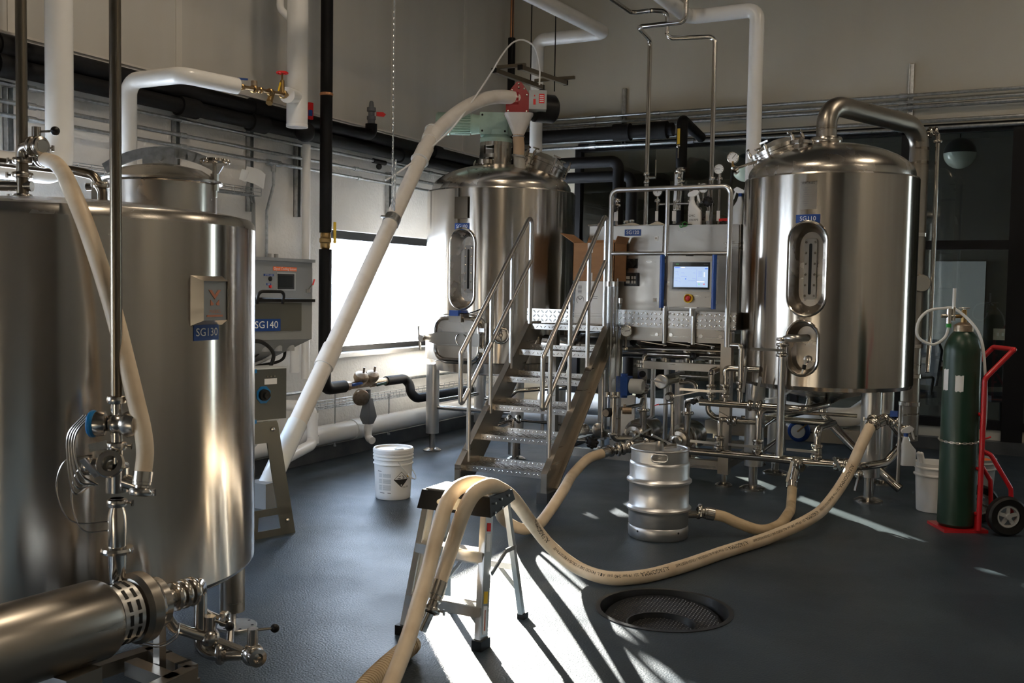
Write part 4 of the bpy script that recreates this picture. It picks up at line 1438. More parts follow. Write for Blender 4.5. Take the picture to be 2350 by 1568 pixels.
def black_knob(p, n, r, parent, name='hand_knob'):
    """lobed black hand knob"""
    p, n = V(p), V(n).normalized()
    x, y, _ = basis(n)
    b = MB().lathe([(0, 0), (r * 0.55, 0), (r * 0.62, 0.008), (r * 0.6, r * 0.6), (0, r * 0.75)], p, n, 16)
    for k in range(8):
        t = 2 * PI * k / 8
        q_ = p + (x * math.cos(t) + y * math.sin(t)) * r * 0.68
        b.sphere(q_ + n * r * 0.32, r * 0.34, 8, 6)
    return b.build(name, 'plastic_black', parent)


for qx, qy, Y, r, n in ((1469, 903, 7.88, 0.042, (-0.3, -1, 0)), (1592, 818, 7.93, 0.032, (0.1, -1, 0.2)), (1360, 1015, 7.45, 0.055, (0.2, -1, 0.1)), (1592, 922, 7.80, 0.026, (0, -1, 0)), (1455, 786, 7.9, 0.034, (-0.2, -1, 0.3))):
    q = aY(qx, qy, Y)
    black_knob(q, n, r, pp)
    MB().cyl(q, q + V((-n[0] * 0.09, 0.10, -n[2] * 0.09)), 0.012, n=10).build('knob_stem', 'fitting_steel', pp)
# lever valves in a row under the deck
for qx, qy in ((1524, 805), (1578, 806), (1634, 808)):
    q = aY(qx, qy, 8.02)
    v_ = MB().lathe([(0.03, -0.03), (0.042, -0.025), (0.042, 0.025), (0.03, 0.03)], q - V((0, 0, 0.03)), (0, 0, 1), 16).cyl(q - up * 0.03, q + up * 0.045, 0.012, n=10).cyl(q - up * 0.14, q - up * 0.03, 0.024, n=12).build('lever_valve', 'fitting_steel', pp)
    MB().beam(q + up * 0.045 + V((0.02, 0, 0)), q + up * 0.075 + V((-0.19, -0.05, 0)), 0.022, 0.006).build('handle', 'rail_steel', v_)
    MB().torus(q - V((0, 0.0, 0.03)), (0, -1, 0), 0.036, 0.008, 18, 6).build('clamp', 'fitting_steel', v_)
MB().pipe([aY(1415, 800, 8.0), aY(1470, 800, 8.0), aY(1660, 806, 8.02)], 0.020, 0.04, 12).build('pipe', 'pipe_steel', pp)
# strainer pointing at the viewer
q = aY(1518, 876, 7.80)
sq = MB().cyl(q, q + V((0.05, 0.36, 0.02)), 0.045, n=20).build('strainer', 'dome_steel', pp)
MB().lathe([(0.044, 0.015), (0.058, 0.012), (0.062, 0.0), (0.058, -0.014), (0.052, -0.018), (0.0, -0.012)], q, (0, 1, 0), 28).build('clamp_cap', 'aluminium', sq)
MB().beam(q + V((-0.085, -0.03, 0.012)), q + V((0.045, -0.03, -0.012)), 0.012, 0.010).build('clamp_bolt', 'fitting_steel', sq)
MB().pipe([q + V((0.02, 0.16, -0.04)), q + V((0.03, 0.15, -0.13)), aY(1543, 905, 7.93), aY(1543, 1000, 7.93)], 0.018, 0.05, 12).build('pipe', 'pipe_steel', pp)
v5 = aY(1537, 911, 7.9)
MB().sphere(v5, 0.042, 14, 8).cyl(v5, v5 + V((0.0, -0.06, 0)), 0.022, n=12).build('ball_valve', 'fitting_steel', pp)
MB().beam(v5 + V((0.05, -0.02, 0.01)), v5 + V((0.26, 0.0, 0.065)), 0.024, 0.008).build('handle', 'rail_steel', pp)
MB().cyl(aY(1545, 926, 7.9), aY(1512, 929, 7.88), 0.006, n=8).build('small_lever', 'fitting_steel', pp)
MB().beam(aY(1512, 928, 7.88), aY(1502, 931, 7.87), 0.014, 0.008).build('lever_tip', 'red_valve', pp)
yrun([(1560, 862, 8.0), (1628, 866, 8.0)], 0.014)
yrun([(1560, 878, 8.1), (1585, 876, 8.1), (1597, 884, 8.1), (1596, 900, 8.1)], 0.020, 0.05)
# risers with lever valves above the upper manifold
for qx, ytop, hd_, hl in ((1632, 860, (-1, -0.15, 0.03), 0.24), (1665, 862, (-1, -0.2, -0.02), 0.12), (1699, 800, (0.15, -0.1, 1), 0.14)):
    q = aY(qx, 900, YB2)
    tz = aY(qx, ytop, YB2).z
    MB().cyl((q.x, YB2, zB), (q.x, YB2, tz), 0.023, n=14).build('riser', 'pipe_steel', pp)
    if qx != 1699:
        valve((q.x, YB2, q.z + 0.01), (0, 0, 1), 0.026, hd_, pp, hl)
    else:
        clamp((q.x, YB2, q.z + 0.02), (0, 0, 1), 0.022, pp)
        clamp((q.x, YB2, q.z + 0.07), (0, 0, 1), 0.022, pp)
        MB().beam((q.x + 0.03, YB2 - 0.03, q.z + 0.0), (q.x + 0.05, YB2 - 0.05, q.z + 0.20), 0.024, 0.005).build('handle', 'rail_steel', pp)
t1 = aY(1665, 862, YB2)
t2 = aY(1741, 849, YB2)
MB().pipe([(t1.x, YB2, t1.z), (t1.x, YB2, t2.z), (t2.x, YB2 + 0.03, t2.z)], 0.024, 0.07, 14).build('pipe', 'pipe_steel', pp)
t1 = aY(1699, 801, YB2)
t2 = aY(1676, 793, YB2)
MB().pipe([(t1.x, YB2, t1.z), (t1.x, YB2, t2.z), (t2.x, YB2 + 0.02, t2.z)], 0.021, 0.05, 14).build('pipe', 'pipe_steel', pp)
t1 = aY(1632, 862, YB2)
MB().pipe([(t1.x, YB2, t1.z), (t1.x, YB2 + 0.02, t1.z + 0.03), (t1.x + 0.02, YB2 + 0.30, t1.z + 0.05)], 0.026, 0.05, 14).build('pipe', 'pipe_steel', pp)
# pump 2 elbow into the upper manifold
MB().pipe([aY(1577, 940, 7.98), aY(1578, 921, 7.96), aY(1608, 916, 7.8), V((b0 + 0.02, YB2, zB))], 0.026, 0.05, 14).build('pipe', 'pipe_steel', pp)
# branches down into the low manifold, each with a butterfly valve
for qx, yt_, bx, by, bY in ((1652, 975, 1674, 966, 7.66), (1741, 957, 1772, 941, 7.75), (1876, 1000, 1914, 972, 7.95)):
    q = aY(qx, yt_, YA)
    e_ = aY(bx, by, bY)
    MB().pipe([(q.x, YA, zA), (q.x, YA, q.z + 0.05), e_], 0.026 if qx != 1652 else 0.022, 0.06, 14).build('branch', 'pipe_steel', pp)
    z = zA + 0.085
    valve((q.x, YA, z), (0, 0, 1), 0.028, (-1, -0.18, 0.04), pp, 0.22)
e_ = aY(1914, 972, 7.95)
f_ = aY(1752, 958, 7.95)
MB().cyl(e_ + V((0.01, 0, 0)), (f_.x, 7.95, e_.z), 0.026, n=14).build('pipe', 'pipe_steel', pp)
e_ = aY(1674, 966, 7.66)
MB().pipe([e_, V((e_.x + 0.02, 7.68, e_.z)), V((aY(1736, 977, 7.68).x, 7.68, e_.z))], 0.020, 0.03, 12).build('pipe', 'pipe_steel', pp)
clamp(e_ + V((0.0, 0, 0)), (1, 0, 0), 0.024, pp)
clamp(e_ + V((0.045, 0, 0)), (1, 0, 0), 0.024, pp)
MB().beam(e_ + V((0.01, -0.03, 0.03)), e_ + V((-0.07, -0.05, 0.075)), 0.018, 0.005).build('handle', 'fitting_steel', pp)
e_ = aY(1770, 943, 7.75)
MB().cyl(e_, V((aY(1967, 957, 7.80).x, 7.80, e_.z)), 0.014, n=10).build('brace', 'pipe_steel', pp)
yrun([(1752, 978, 7.75), (1775, 962, 7.9)], 0.016)
yrun([(1750, 1035, 7.7), (1780, 1012, 8.0)], 0.016)
# drop valve where the short hose hangs
q = aY(1828, 1064, YA - 0.03)
MB().sphere(q, 0.05, 16, 10, (1, 0.8, 1)).build('drop_valve', 'fitting_steel', pp)
clamp(q + V((0.03, 0, -0.01)), (1, -0.6, 0), 0.036, pp)
MB().beam(q + V((-0.02, -0.06, 0.02)), q + V((-0.05, -0.08, -0.13)), 0.020, 0.006, up=V((0, -1, 0))).build('handle', 'port_steel', pp)
# lever valves on the low manifold near the right leg
for qx in (1922, 1940):
    q = aY(qx, 1070, YA)
    clamp((q.x, YA, zA), (1, 0, 0), 0.034, pp)
q = aY(1931, 1070, YA)
valve((q.x, YA, zA), (1, 0, 0), 0.033, (-0.3, -0.2, 0.6), pp, 0.10)
q = aY(1972, 1090, YA - 0.06)
MB().sphere(q, 0.035, 12, 8).beam(q + V((0, -0.03, 0)), q + V((-0.02, -0.05, -0.11)), 0.022, 0.006).build('drain_cock', 'fitting_steel', pp)
# sight tubes beside the stair
for k, (qx, r, m_, ya, yb_) in enumerate(((1399, 0.016, 'sight_glass', 652, 905), (1413, 0.019, 'sight_glass', 652, 905), (1425, 0.011, 'sight_glass', 690, 905))):
    a, c = aY(qx, ya, 7.58), aY(qx - 6, yb_, 7.58)
    MB().cyl((c.x, 7.58, c.z), (c.x, 7.58, a.z), r, n=14, caps=False).build('sight_tube', m_, pp)
    for z in (a.z, c.z):
        MB().cyl((c.x, 7.58, z - 0.02), (c.x, 7.58, z + 0.02), r * 1.5, n=14).build('tube_end', 'fitting_steel', pp)
for qx in (1405, 1418):
    a, c = aY(qx, 645, 7.60), aY(qx - 6, 908, 7.60)
    MB().cyl((c.x, 7.6, c.z), (c.x, 7.6, a.z + 0.02), 0.006, n=8).build('tube_guard', 'rail_steel', pp)
a = aY(1408, 910, 7.58)
c = aY(1406, 1008, 7.58)
MB().pipe([(a.x, 7.58, a.z), (a.x, 7.58, c.z), (a.x + 0.12, 7.7, c.z)], 0.027, 0.05, 14).build('pipe', 'pipe_steel', pp)
clamp((a.x, 7.58, a.z), (0, 0, 1), 0.034, pp)
clamp((a.x, 7.58, c.z + 0.04), (0, 0, 1), 0.028, pp)
yrun([(1384, 862, 7.6), (1383, 848, 7.6), (1391, 846, 7.62)], 0.011, 0.02)
yrun([(1384, 862, 7.6), (1381, 1005, 7.6)], 0.011, 0.02)
yrun([(1425, 938, 7.62), (1470, 930, 7.9), (1478, 912, 7.98)], 0.016, 0.04)
q = aY(1428, 942, 7.6)
MB().cyl(q, q + V((0.07, 0.03, 0)), 0.03, n=14).cyl(q + V((0.02, 0, -0.03)), q + V((0.02, 0, 0.05)), 0.012, n=8).build('check_valve', 'bronze', pp)
q = aY(1390, 948, 7.52)
MB().lathe([(0, 0), (0.034, 0), (0.038, 0.008), (0.038, 0.09), (0, 0.09)], q, (0.25, 1, 0), 18).build('actuator_knob', 'rubber_black', pp)
MB().lathe([(0, -0.002), (0.03, -0.002), (0.03, 0.002)], q, (0.25, 1, 0), 18).build('knob_face', 'bronze', pp)
# blue flow meter
q = aY(1432, 885, 7.78)
MB().box(q, (0.105, 0.12, 0.155)).cyl(q - up * 0.1, q + up * 0.1, 0.03, n=12).build('flow_meter', 'handle_blue', pp)
q2 = q + V((0.11, 0, 0))
MB().lathe([(0, 0.06), (0.05, 0.06), (0.062, 0.045), (0.062, -0.05), (0, -0.05)], q2, (1, 0, 0), 22).build('meter_head', 'plastic_milky', pp)
MB().cyl(q - V((0.05, 0, 0)), q - V((0.09, 0, 0)), 0.055, n=18).build('meter_flange', 'plastic_milky', pp)
a, c = aY(1410, 905, 8.6), aY(1457, 905, 8.6)
MB().span((a.x, 8.6, 0.2), (c.x, 8.63, a.z)).build('pump_panel', 'sheet_steel', pp)
# gauge hanging under the deck
q = aY(1437, 760, 7.72)
gauge(q, (0.1, -1, 0.05), 0.049, pp, needle=0.1)
MB().cyl(q - up * 0.05, q - up * 0.15, 0.009, n=8).build('gauge_stem', 'fitting_steel', pp)
MB().lathe([(0.016, 0), (0.026, 0.006), (0.026, 0.02), (0.016, 0.026)], q - up * 0.16, n=12).build('gauge_clamp', 'fitting_steel', pp)
# left of the stair: cross pipes, pump cap and clamps seen between treads
MB().cyl(aY(1285, 1008, 7.6), aY(1345, 1012, 7.6), 0.020, n=12).build('pipe', 'pipe_steel', pp)
for qx, qy, r in ((1340, 985, 0.048), (1372, 985, 0.052)):
    q = aY(qx, qy, 7.75)
    MB().lathe([(0, 0), (r, 0), (r, 0.03), (r * 0.6, 0.04), (0, 0.04)], q, (0.5, -1, 0), 20).build('blank_flange', 'dome_steel', pp)
MB().cyl(aY(1330, 992, 7.8), aY(1380, 990, 7.8), 0.022, n=12).build('pipe', 'pipe_steel', pp)
q = aY(1180, 1020, 7.75)
MB().cyl((q.x, 7.75, 0.10), (q.x, 7.75, 0.30), 0.055, n=20).cyl((q.x, 7.75, 0.0), (q.x, 7.75, 0.10), 0.02, n=10).build('catch_pot', 'dome_steel', pp)
yrun([(1176, 965, 7.75), (1176, 1000, 7.75)], 0.018)
yrun([(1165, 915, 7.9), (1185, 897, 7.9), (1240, 893, 8.0), (1300, 890, 8.0)], 0.020, 0.05)
yrun([(1160, 962, 7.8), (1300, 975, 8.4)], 0.013)
yrun([(1118, 985, 7.4), (1140, 976, 7.5), (1180, 962, 7.8)], 0.014, 0.03)
q = aY(1109, 990, 7.38)
MB().beam(q, q + V((0.05, 0.0, 0.02)), 0.02, 0.012).build('lever_tip', 'orange_tag', pp)
for qx in (1170, 1190):
    q = aY(qx, 962, 7.8)
    clamp(q, (1, 0, 0.2), 0.026, pp)
valve(aY(1172, 975, 7.75), (0, 0, 1), 0.02, (-0.8, -0.5, -0.4), pp, 0.10)
for qx in (1248, 1262, 1280):
    a, c = aY(qx, 810, 8.6), aY(qx - 4, 1000, 8.6)
    MB().cyl((c.x, 8.6, c.z), (c.x, 8.6, a.z), 0.018, n=10).build('pipe', 'rail_steel', pp)
for qx, Y in ((1500, 8.4), (1563, 8.3), (1530, 8.7)):
    a = aY(qx, 830, Y)
    MB().cyl((a.x, Y, 0.12), (a.x, Y, PZ - 0.02), 0.022, n=12).build('pipe', 'rail_steel', pp)
yrun([(1625, 925, 8.3), (1625, 945, 8.3), (1640, 958, 8.3), (1690, 962, 8.3)], 0.024, 0.06)

# right of the kettle: outlet cluster feeding the long hose
oc = aY(2020, 965, 7.55)
MB().pipe([V((xA1 + 0.2, YA + 0.25, zA + 0.12)), V((xA1 + 0.23, YA + 0.24, zA + 0.20)), oc + V((0.03, 0.1, 0.02)), oc + V((-0.02, 0, 0))], 0.028, 0.06, 14).build('pipe', 'pipe_steel', pp)
valve(oc + V((0.0, 0.03, -0.01)), (1, 0.6, 0.45), 0.03, (0.05, -0.1, -1), pp, 0.24)
clamp(oc + V((-0.045, -0.02, -0.03)), (1, 0.6, 0.7), 0.032, pp)
oc2 = aY(2072, 985, 7.6)
MB().pipe([oc + V((0.04, 0.05, 0.03)), oc2 + V((-0.06, 0, 0.05)), oc2, oc2 + V((0.03, 0.0, -0.09))], 0.024, 0.04, 14).build('pipe', 'pipe_steel', pp)
clamp(oc2 + V((-0.05, 0, 0.045)), (1, 0, -0.8), 0.028, pp)
MB().lathe([(0.0, 0), (0.04, 0), (0.044, 0.012), (0.03, 0.03), (0, 0.03)], oc2 + V((0.02, -0.03, -0.01)), (0.1, -1, 0), 18).build('sample_valve', 'fitting_steel', pp)
MB().box(aY(2052, 950, 7.6), (0.05, 0.05, 0.04)).build('valve_cap', 'handle_blue', pp)
# thin hanging measuring rod
a = aY(2063, 930, 7.55)
c = aY(2060, 1108, 7.55)
MB().cyl((c.x, 7.55, c.z), (c.x, 7.55, a.z), 0.012, n=10).build('hanging_tube', 'rail_steel', pp)

# ------------------------------------------------------------------ condensate tray, blue actuator and white insulated bend behind the kettle
tr_ = thing('utility_tray', 'low galvanised tray carrying a blue valve behind the kettle legs', 'tray', (-1.5, 9.2, 0))
a, c = aY(1690, 1012, 9.2), aY(1965, 1030, 9.2)
MB().span((a.x - 0.3, 9.18, 0.22), (c.x + 0.1, 9.22, 0.34)).span((a.x - 0.3, 9.22, 0.33), (c.x + 0.1, 9.6, 0.345)).build('tray', 'sheet_steel', tr_)
for x in (a.x - 0.2, c.x):
    MB().span((x - 0.03, 9.22, 0), (x + 0.03, 9.28, 0.33)).build('leg', 'sheet_steel', tr_)
q = aY(1832, 990, 9.1)
bv = MB().lathe([(0, -0.02), (0.062, -0.02), (0.062, 0.02), (0, 0.02)], q, (0, 1, 0), 24).build('butterfly_valve', 'aluminium', tr_)
MB().torus(q + V((0, 0.03, 0)), (0, 1, 0), 0.078, 0.024, 24, 8).build('valve_body', 'handle_blue', tr_)
MB().beam(q + V((0, -0.03, 0.0)), q + V((0.13, -0.06, 0.12)), 0.022, 0.01).build('handle', 'brass', tr_)
MB().span((q.x - 0.015, 9.09, 0.345), (q.x + 0.015, 9.12, q.z)).build('support', 'sheet_steel', tr_)
# ================================================================== control cabinet SG120 and what stands on the platform
CYF, CX0, CX1, CZ0, CZ1 = 8.35, -3.53, -2.15, 1.37, 2.13
cabn = thing('control_cabinet', 'wide brushed steel control cabinet labelled SG120 standing on the platform', 'cabinet', ((CX0 + CX1) / 2, 8.5, PZ))
MB().span((CX0, CYF + 0.02, CZ0), (CX1, CYF + 0.34, CZ1)).build('body', 'sheet_steel', cabn)
for x in (CX0 + 0.06, CX1 - 0.06):
    MB().span((x - 0.03, CYF + 0.05, PZ), (x + 0.03, CYF + 0.30, CZ0)).build('foot', 'dark_steel', cabn)
seam = aY(1521, 600, CYF).x
dr1 = MB().span((CX0 + 0.01, CYF, CZ0 + 0.012), (seam - 0.006, CYF + 0.018, CZ1 - 0.008)).build('door', 'sheet_steel', cabn)
dr2 = MB().span((seam + 0.006, CYF, CZ0 + 0.012), (CX1 - 0.012, CYF + 0.018, CZ1 - 0.008)).build('door', 'sheet_steel', cabn)


def front_plate(x0, y0, x1, y1, Y, th, m, parent, name, rad=0.0):
    """flat plate on a plane Y, given by picture corners"""
    a, c = aY(x0, y0, Y), aY(x1, y1, Y)
    w, h = abs(c.x - a.x), abs(a.z - c.z)
    ctr = V(((a.x + c.x) / 2, Y, (a.z + c.z) / 2))
    pol = rrect(w, h, rad, 4) if rad else [(-w / 2, -h / 2), (w / 2, -h / 2), (w / 2, h / 2), (-w / 2, h / 2)]
    o = MB().prism(pol, ctr, (1, 0, 0), (0, 0, 1), (0, -th, 0)).build(name, m, parent)
    return o, ctr, w, h


lb, lc, w, h = front_plate(1434, 527, 1471, 541, CYF, 0.003, 'label_blue', dr1, 'number_label')
lb['label'] = 'blue label reading SG120'
lettering('SG120', h * 0.80, lc + V((0, -0.003, 0)), (1, 0, 0), (0, 0, 1), 'label_white', lb)
for qx, qy, dr in ((1506, 547, dr1), (1531, 546, dr2), (1503, 689, dr1)):
    k_, c_, w, h = front_plate(qx - 4, qy - 5, qx + 4, qy + 5, CYF, 0.004, 'plastic_white', dr, 'door_lock')
    MB().lathe([(w * 0.28, 0), (w * 0.28, 0.004), (0, 0.004)], c_ + V((0, -0.004, 0)), (0, -1, 0), 12).build('lock_insert', 'dark_steel', k_)
sw_, c_, w, h = front_plate(1441, 594, 1463, 616, CYF, 0.012, 'plastic_black', dr1, 'main_switch')
MB().lathe([(w * 0.46, 0), (w * 0.42, 0.018), (0, 0.018)], c_ + V((0, -0.012, 0)), (0, -1, 0), 20).beam(c_ + V((-w * 0.3, -0.036, w * 0.3)), c_ + V((w * 0.3, -0.036, -w * 0.3)), 0.02, 0.02).build('switch_knob', 'rubber_black', sw_)
so_, c_, w, h = front_plate(1434, 626, 1467, 657, CYF, 0.012, 'plastic_black', dr1, 'socket_cover', 0.006)
MB().prism(rrect(w * 0.85, h * 0.85, 0.005), c_ + V((0, -0.012, 0)), (1, 0, 0), (0, 0, 1), (0, -0.012, 0)).build('socket_flap', 'screen_dark', so_)
for dx, ww in ((-0.22, 0.26), (0.08, 0.12), (0.26, 0.12)):
    for dz in (-0.2, 0.12):
        MB().prism(rrect(w * ww, h * 0.22, 0.002), c_ + V((dx * w, -0.024, dz * h)), (1, 0, 0), (0, 0, 1), (0, -0.002, 0)).build('socket_insert', 'grey_light', so_)

# ---- touch panel on its own arm in front of the rail
hm = thing('touch_panel', 'operator touch panel with glowing screen and two blue side handles on the rail', 'control panel', (-2.4, 7.70, 1.35))
YP = 7.715
bx_, bc, w, h = front_plate(1532, 589, 1641, 706, YP, 0.0, 'sheet_steel', hm, 'seat_plate')
bpy.data.objects.remove(bx_)
MB().box((bc.x, YP - 0.03, bc.z), (w, 0.10, h)).build('housing', 'sheet_steel', hm)
YS = YP - 0.081
fr_, c_, w2, h2 = front_plate(1539, 600, 1633, 670, YS, 0.010, 'grey_light', hm, 'screen_frame', 0.004)
s2_, c2_, w3, h3 = front_plate(1544, 602, 1628, 665, YS - 0.010, 0.004, 'screen_dark', fr_, 'screen_glass')
s3_, c3_, w4, h4 = front_plate(1547, 612, 1624, 660, YS - 0.014, 0.001, 'screen_on', fr_, 'display')


def dsp(x0, y0, x1, y1, m):
    MB().prism([(w4 * (x0 - 0.5), h4 * (0.5 - y1)), (w4 * (x1 - 0.5), h4 * (0.5 - y1)), (w4 * (x1 - 0.5), h4 * (0.5 - y0)), (w4 * (x0 - 0.5), h4 * (0.5 - y0))], c3_ + V((0, -0.001, 0)), (1, 0, 0), (0, 0, 1), (0, -0.0006, 0)).build('screen_mark', m, fr_)


mat('screen_line', (0.12, 0.2, 0.4), 0.4, emit=((0.22, 0.33, 0.60), 0.5))
mat('screen_white', (0.8, 0.8, 0.8), 0.4, emit=((0.95, 0.97, 1.0), 0.8))
mat('screen_blue', (0.02, 0.1, 0.5), 0.4, emit=((0.02, 0.18, 0.9), 0.7))
mat('screen_green', (0.1, 0.5, 0.1), 0.4, emit=((0.2, 0.85, 0.25), 0.6))
mat('screen_red', (0.6, 0.05, 0.05), 0.4, emit=((0.9, 0.12, 0.12), 0.6))
dsp(0.02, 0.03, 0.17, 0.06, 'screen_blue')
dsp(0.22, 0.02, 0.32, 0.06, 'screen_white')
dsp(0.02, 0.10, 0.66, 0.108, 'screen_line')
dsp(0.67, 0.1, 0.674, 0.98, 'screen_line')
dsp(0.91, 0.08, 0.995, 0.12, 'screen_blue')
for k in range(6):
    dsp(0.72, 0.22 + k * 0.05, 0.83, 0.228 + k * 0.05, 'screen_line')
    dsp(0.88, 0.27 + k * 0.04, 0.91, 0.295 + k * 0.04, 'screen_white')
for x0, y0, x1 in ((0.03, 0.24, 0.12), (0.05, 0.36, 0.13), (0.22, 0.3, 0.3), (0.22, 0.47, 0.38), (0.03, 0.56, 0.18), (0.42, 0.68, 0.64), (0.02, 0.66, 0.1), (0.15, 0.72, 0.19), (0.55, 0.58, 0.64), (0.57, 0.3, 0.62)):
    dsp(x0, y0, x1, y0 + 0.008, 'screen_line')
    dsp(x1, y0, x1 + 0.004, y0 + 0.07, 'screen_line')
dsp(0.335, 0.575, 0.37, 0.62, 'screen_blue')
dsp(0.68, 0.71, 0.9, 0.75, 'screen_white')
dsp(0.73, 0.82, 0.765, 0.865, 'screen_green')
dsp(0.875, 0.82, 0.91, 0.865, 'screen_red')
lettering('SIEMENS', 0.0075, aY(1555, 606.5, YS - 0.0145), (1, 0, 0), (0, 0, 1), 'screen_green', fr_)
lettering('SIMATIC HMI', 0.006, aY(1620, 607, YS - 0.0145), (1, 0, 0), (0, 0, 1), 'grey_light', fr_)
for x0, x1 in (((1521.5, 1527)), ((1641, 1635.5))):
    a, c = aY(x0 + 5, 588, YS), aY(x1 - (0 if x0 < 1600 else 0) , 706, YS)
    xx = (aY(x0 + 5, 590, YS).x if x0 < 1600 else aY(x0 + 5, 590, YS).x) - 0.01
    hb_ = MB().cyl((xx, YS - 0.035, bc.z - h / 2 - 0.012), (xx, YS - 0.035, bc.z + h / 2 + 0.01), 0.019, n=18).build('grip_handle', 'handle_blue', hm, label='blue grip handle')
    for s in (-1, 1):
        MB().box((xx, YS - 0.012, bc.z + s * h * 0.40), (0.03, 0.05, 0.03)).build('handle_bracket', 'grey_light', hb_)
q = aY(1581, 685, YS)
es = MB().lathe([(0.0, 0), (0.034, 0), (0.036, 0.024), (0.031, 0.026), (0.028, 0.004), (0, 0.004)], q, (0, -1, 0), 24).build('emergency_collar', 'yellow', hm)
MB().lathe([(0.012, 0.0), (0.012, 0.02), (0.021, 0.022), (0.021, 0.034), (0.014, 0.04), (0, 0.041)], q, (0, -1, 0), 20).build('emergency_button', 'red_paint', es)
MB().cyl((-2.36, YP, PZ + 0.10), (-2.36, YP, bc.z - h / 2), 0.018, n=14).box((-2.36, YP, bc.z - h / 2 - 0.004), (0.10, 0.06, 0.012)).build('stand_pipe', 'rail_steel', hm)
MB().span((bc.x - 0.03, YP - 0.06, bc.z + h / 2), (bc.x + 0.02, YP - 0.02, bc.z + h / 2 + 0.008)).build('stylus', 'rubber_black', hm)

# ---- cardboard box on a white plastic drum
dc = aY(1362, 735, 8.12)
dm = thing('plastic_drum', 'square white plastic drum with a recycling mark under the cardboard box', 'drum', (dc.x, 8.165, PZ))
zt = aY(1362, 645, 8.12).z
wdr = 0.31
MB().add(*(lambda P: (P, [(i + 20 * k, (i + 1) % 20 + 20 * k, (i + 1) % 20 + 20 * (k + 1), i + 20 * (k + 1)) for k in range(4) for i in range(20)] + [tuple(range(80, 100)), tuple(range(19, -1, -1))]))(
    [V((dc.x + p[0] * s, 8.165 + p[1] * s, z)) for z, s in ((PZ + 0.002, 1.08), (PZ + 0.05, 1.08), (PZ + 0.055, 1.05), (PZ + 0.13, 1.04), (zt - 0.003, 0.97)) for p in rrect(wdr, 0.28, 0.05, 4)])).build('drum_body', 'plastic_white', dm)
for z in (PZ + 0.072, PZ + 0.095):
    MB().sweep([V((dc.x + p[0], 8.165 + p[1], z)) for p in rrect(wdr * 1.05, 0.294, 0.05, 4)], 0.004, 6, closed=True).build('rib', 'plastic_white', dm)
yf = 8.165 - 0.141
q = V((dc.x - 0.09, yf, (zt + PZ) / 2 + 0.02))
MB().torus(q, (0, -1, 0), 0.035, 0.0025, 20, 5).build('print_ring', 'ink_grey', dm)
for s in (-1, 1):
    MB().beam(q + V((-0.02, 0, s * 0.02)), q + V((0.02, 0, -s * 0.02)), 0.008, 0.003, up=V((0, -1, 0))).build('print_arrow', 'ink_grey', dm)
for k in range(5):
    MB().box(q + V((0.14, 0, 0.03 - k * 0.016)), (0.05 - 0.006 * (k % 3), 0.002, 0.004)).build('print_line', 'ink_grey', dm)
for k in range(6):
    MB().box(q + V((-0.005, 0, 0.06 + k * 0.012)), (0.035, 0.002, 0.005)).build('print_line', 'ink_grey', dm)
b0_, b1_ = aY(1320, 641, 8.08), aY(1415, 558, 8.08)
bw, bh = b1_.x - b0_.x, b1_.z - zt
bxm = thing('cardboard_box', 'open brown cardboard box with raised flaps on the white drum', 'box', ((b0_.x + b1_.x) / 2, 8.17, zt))
cx_, cy_ = (b0_.x + b1_.x) / 2, 8.175
dpt = 0.29
b = MB()
for a, c in (((-bw / 2, -dpt / 2), (bw / 2, -dpt / 2)), ((-bw / 2, dpt / 2), (bw / 2, dpt / 2)), ((-bw / 2, -dpt / 2), (-bw / 2, dpt / 2)), ((bw / 2, -dpt / 2), (bw / 2, dpt / 2))):
    b.span((cx_ + min(a[0], c[0]) - 0.003, cy_ + min(a[1], c[1]) - 0.003, zt), (cx_ + max(a[0], c[0]) + 0.003, cy_ + max(a[1], c[1]) + 0.003, zt + bh))
b.span((cx_ - bw / 2, cy_ - dpt / 2, zt), (cx_ + bw / 2, cy_ + dpt / 2, zt + 0.006))
b.build('carton', 'cardboard', bxm)
top = zt + bh
for pts, off in (([(-bw / 2, -dpt / 2), (-bw / 2, dpt / 2)], V((-0.13, 0.0, 0.085))), ([(-bw / 2, dpt / 2), (bw / 2, dpt / 2)], V((0.0, 0.09, 0.10))), ([(bw / 2, -dpt / 2), (bw / 2, dpt / 2)], V((0.025, 0.0, 0.06)))):
    a, c = [V((cx_ + p[0], cy_ + p[1], top)) for p in pts]
    n_ = (c - a).cross(off).normalized() * 0.005
    MB().add([a, c, c + off, a + off, a + n_, c + n_, c + off + n_, a + off + n_], [(0, 3, 2, 1), (4, 5, 6, 7), (0, 1, 5, 4), (1, 2, 6, 5), (2, 3, 7, 6), (3, 0, 4, 7)]).build('flap', 'cardboard', bxm)
for z0, z1 in ((top - 0.085, top), (zt, zt + 0.07)):
    MB().span((cx_ - 0.055, cy_ - dpt / 2 - 0.0055, z0), (cx_ - 0.005, cy_ - dpt / 2 - 0.004, z1)).build('tape', 'paper', bxm)

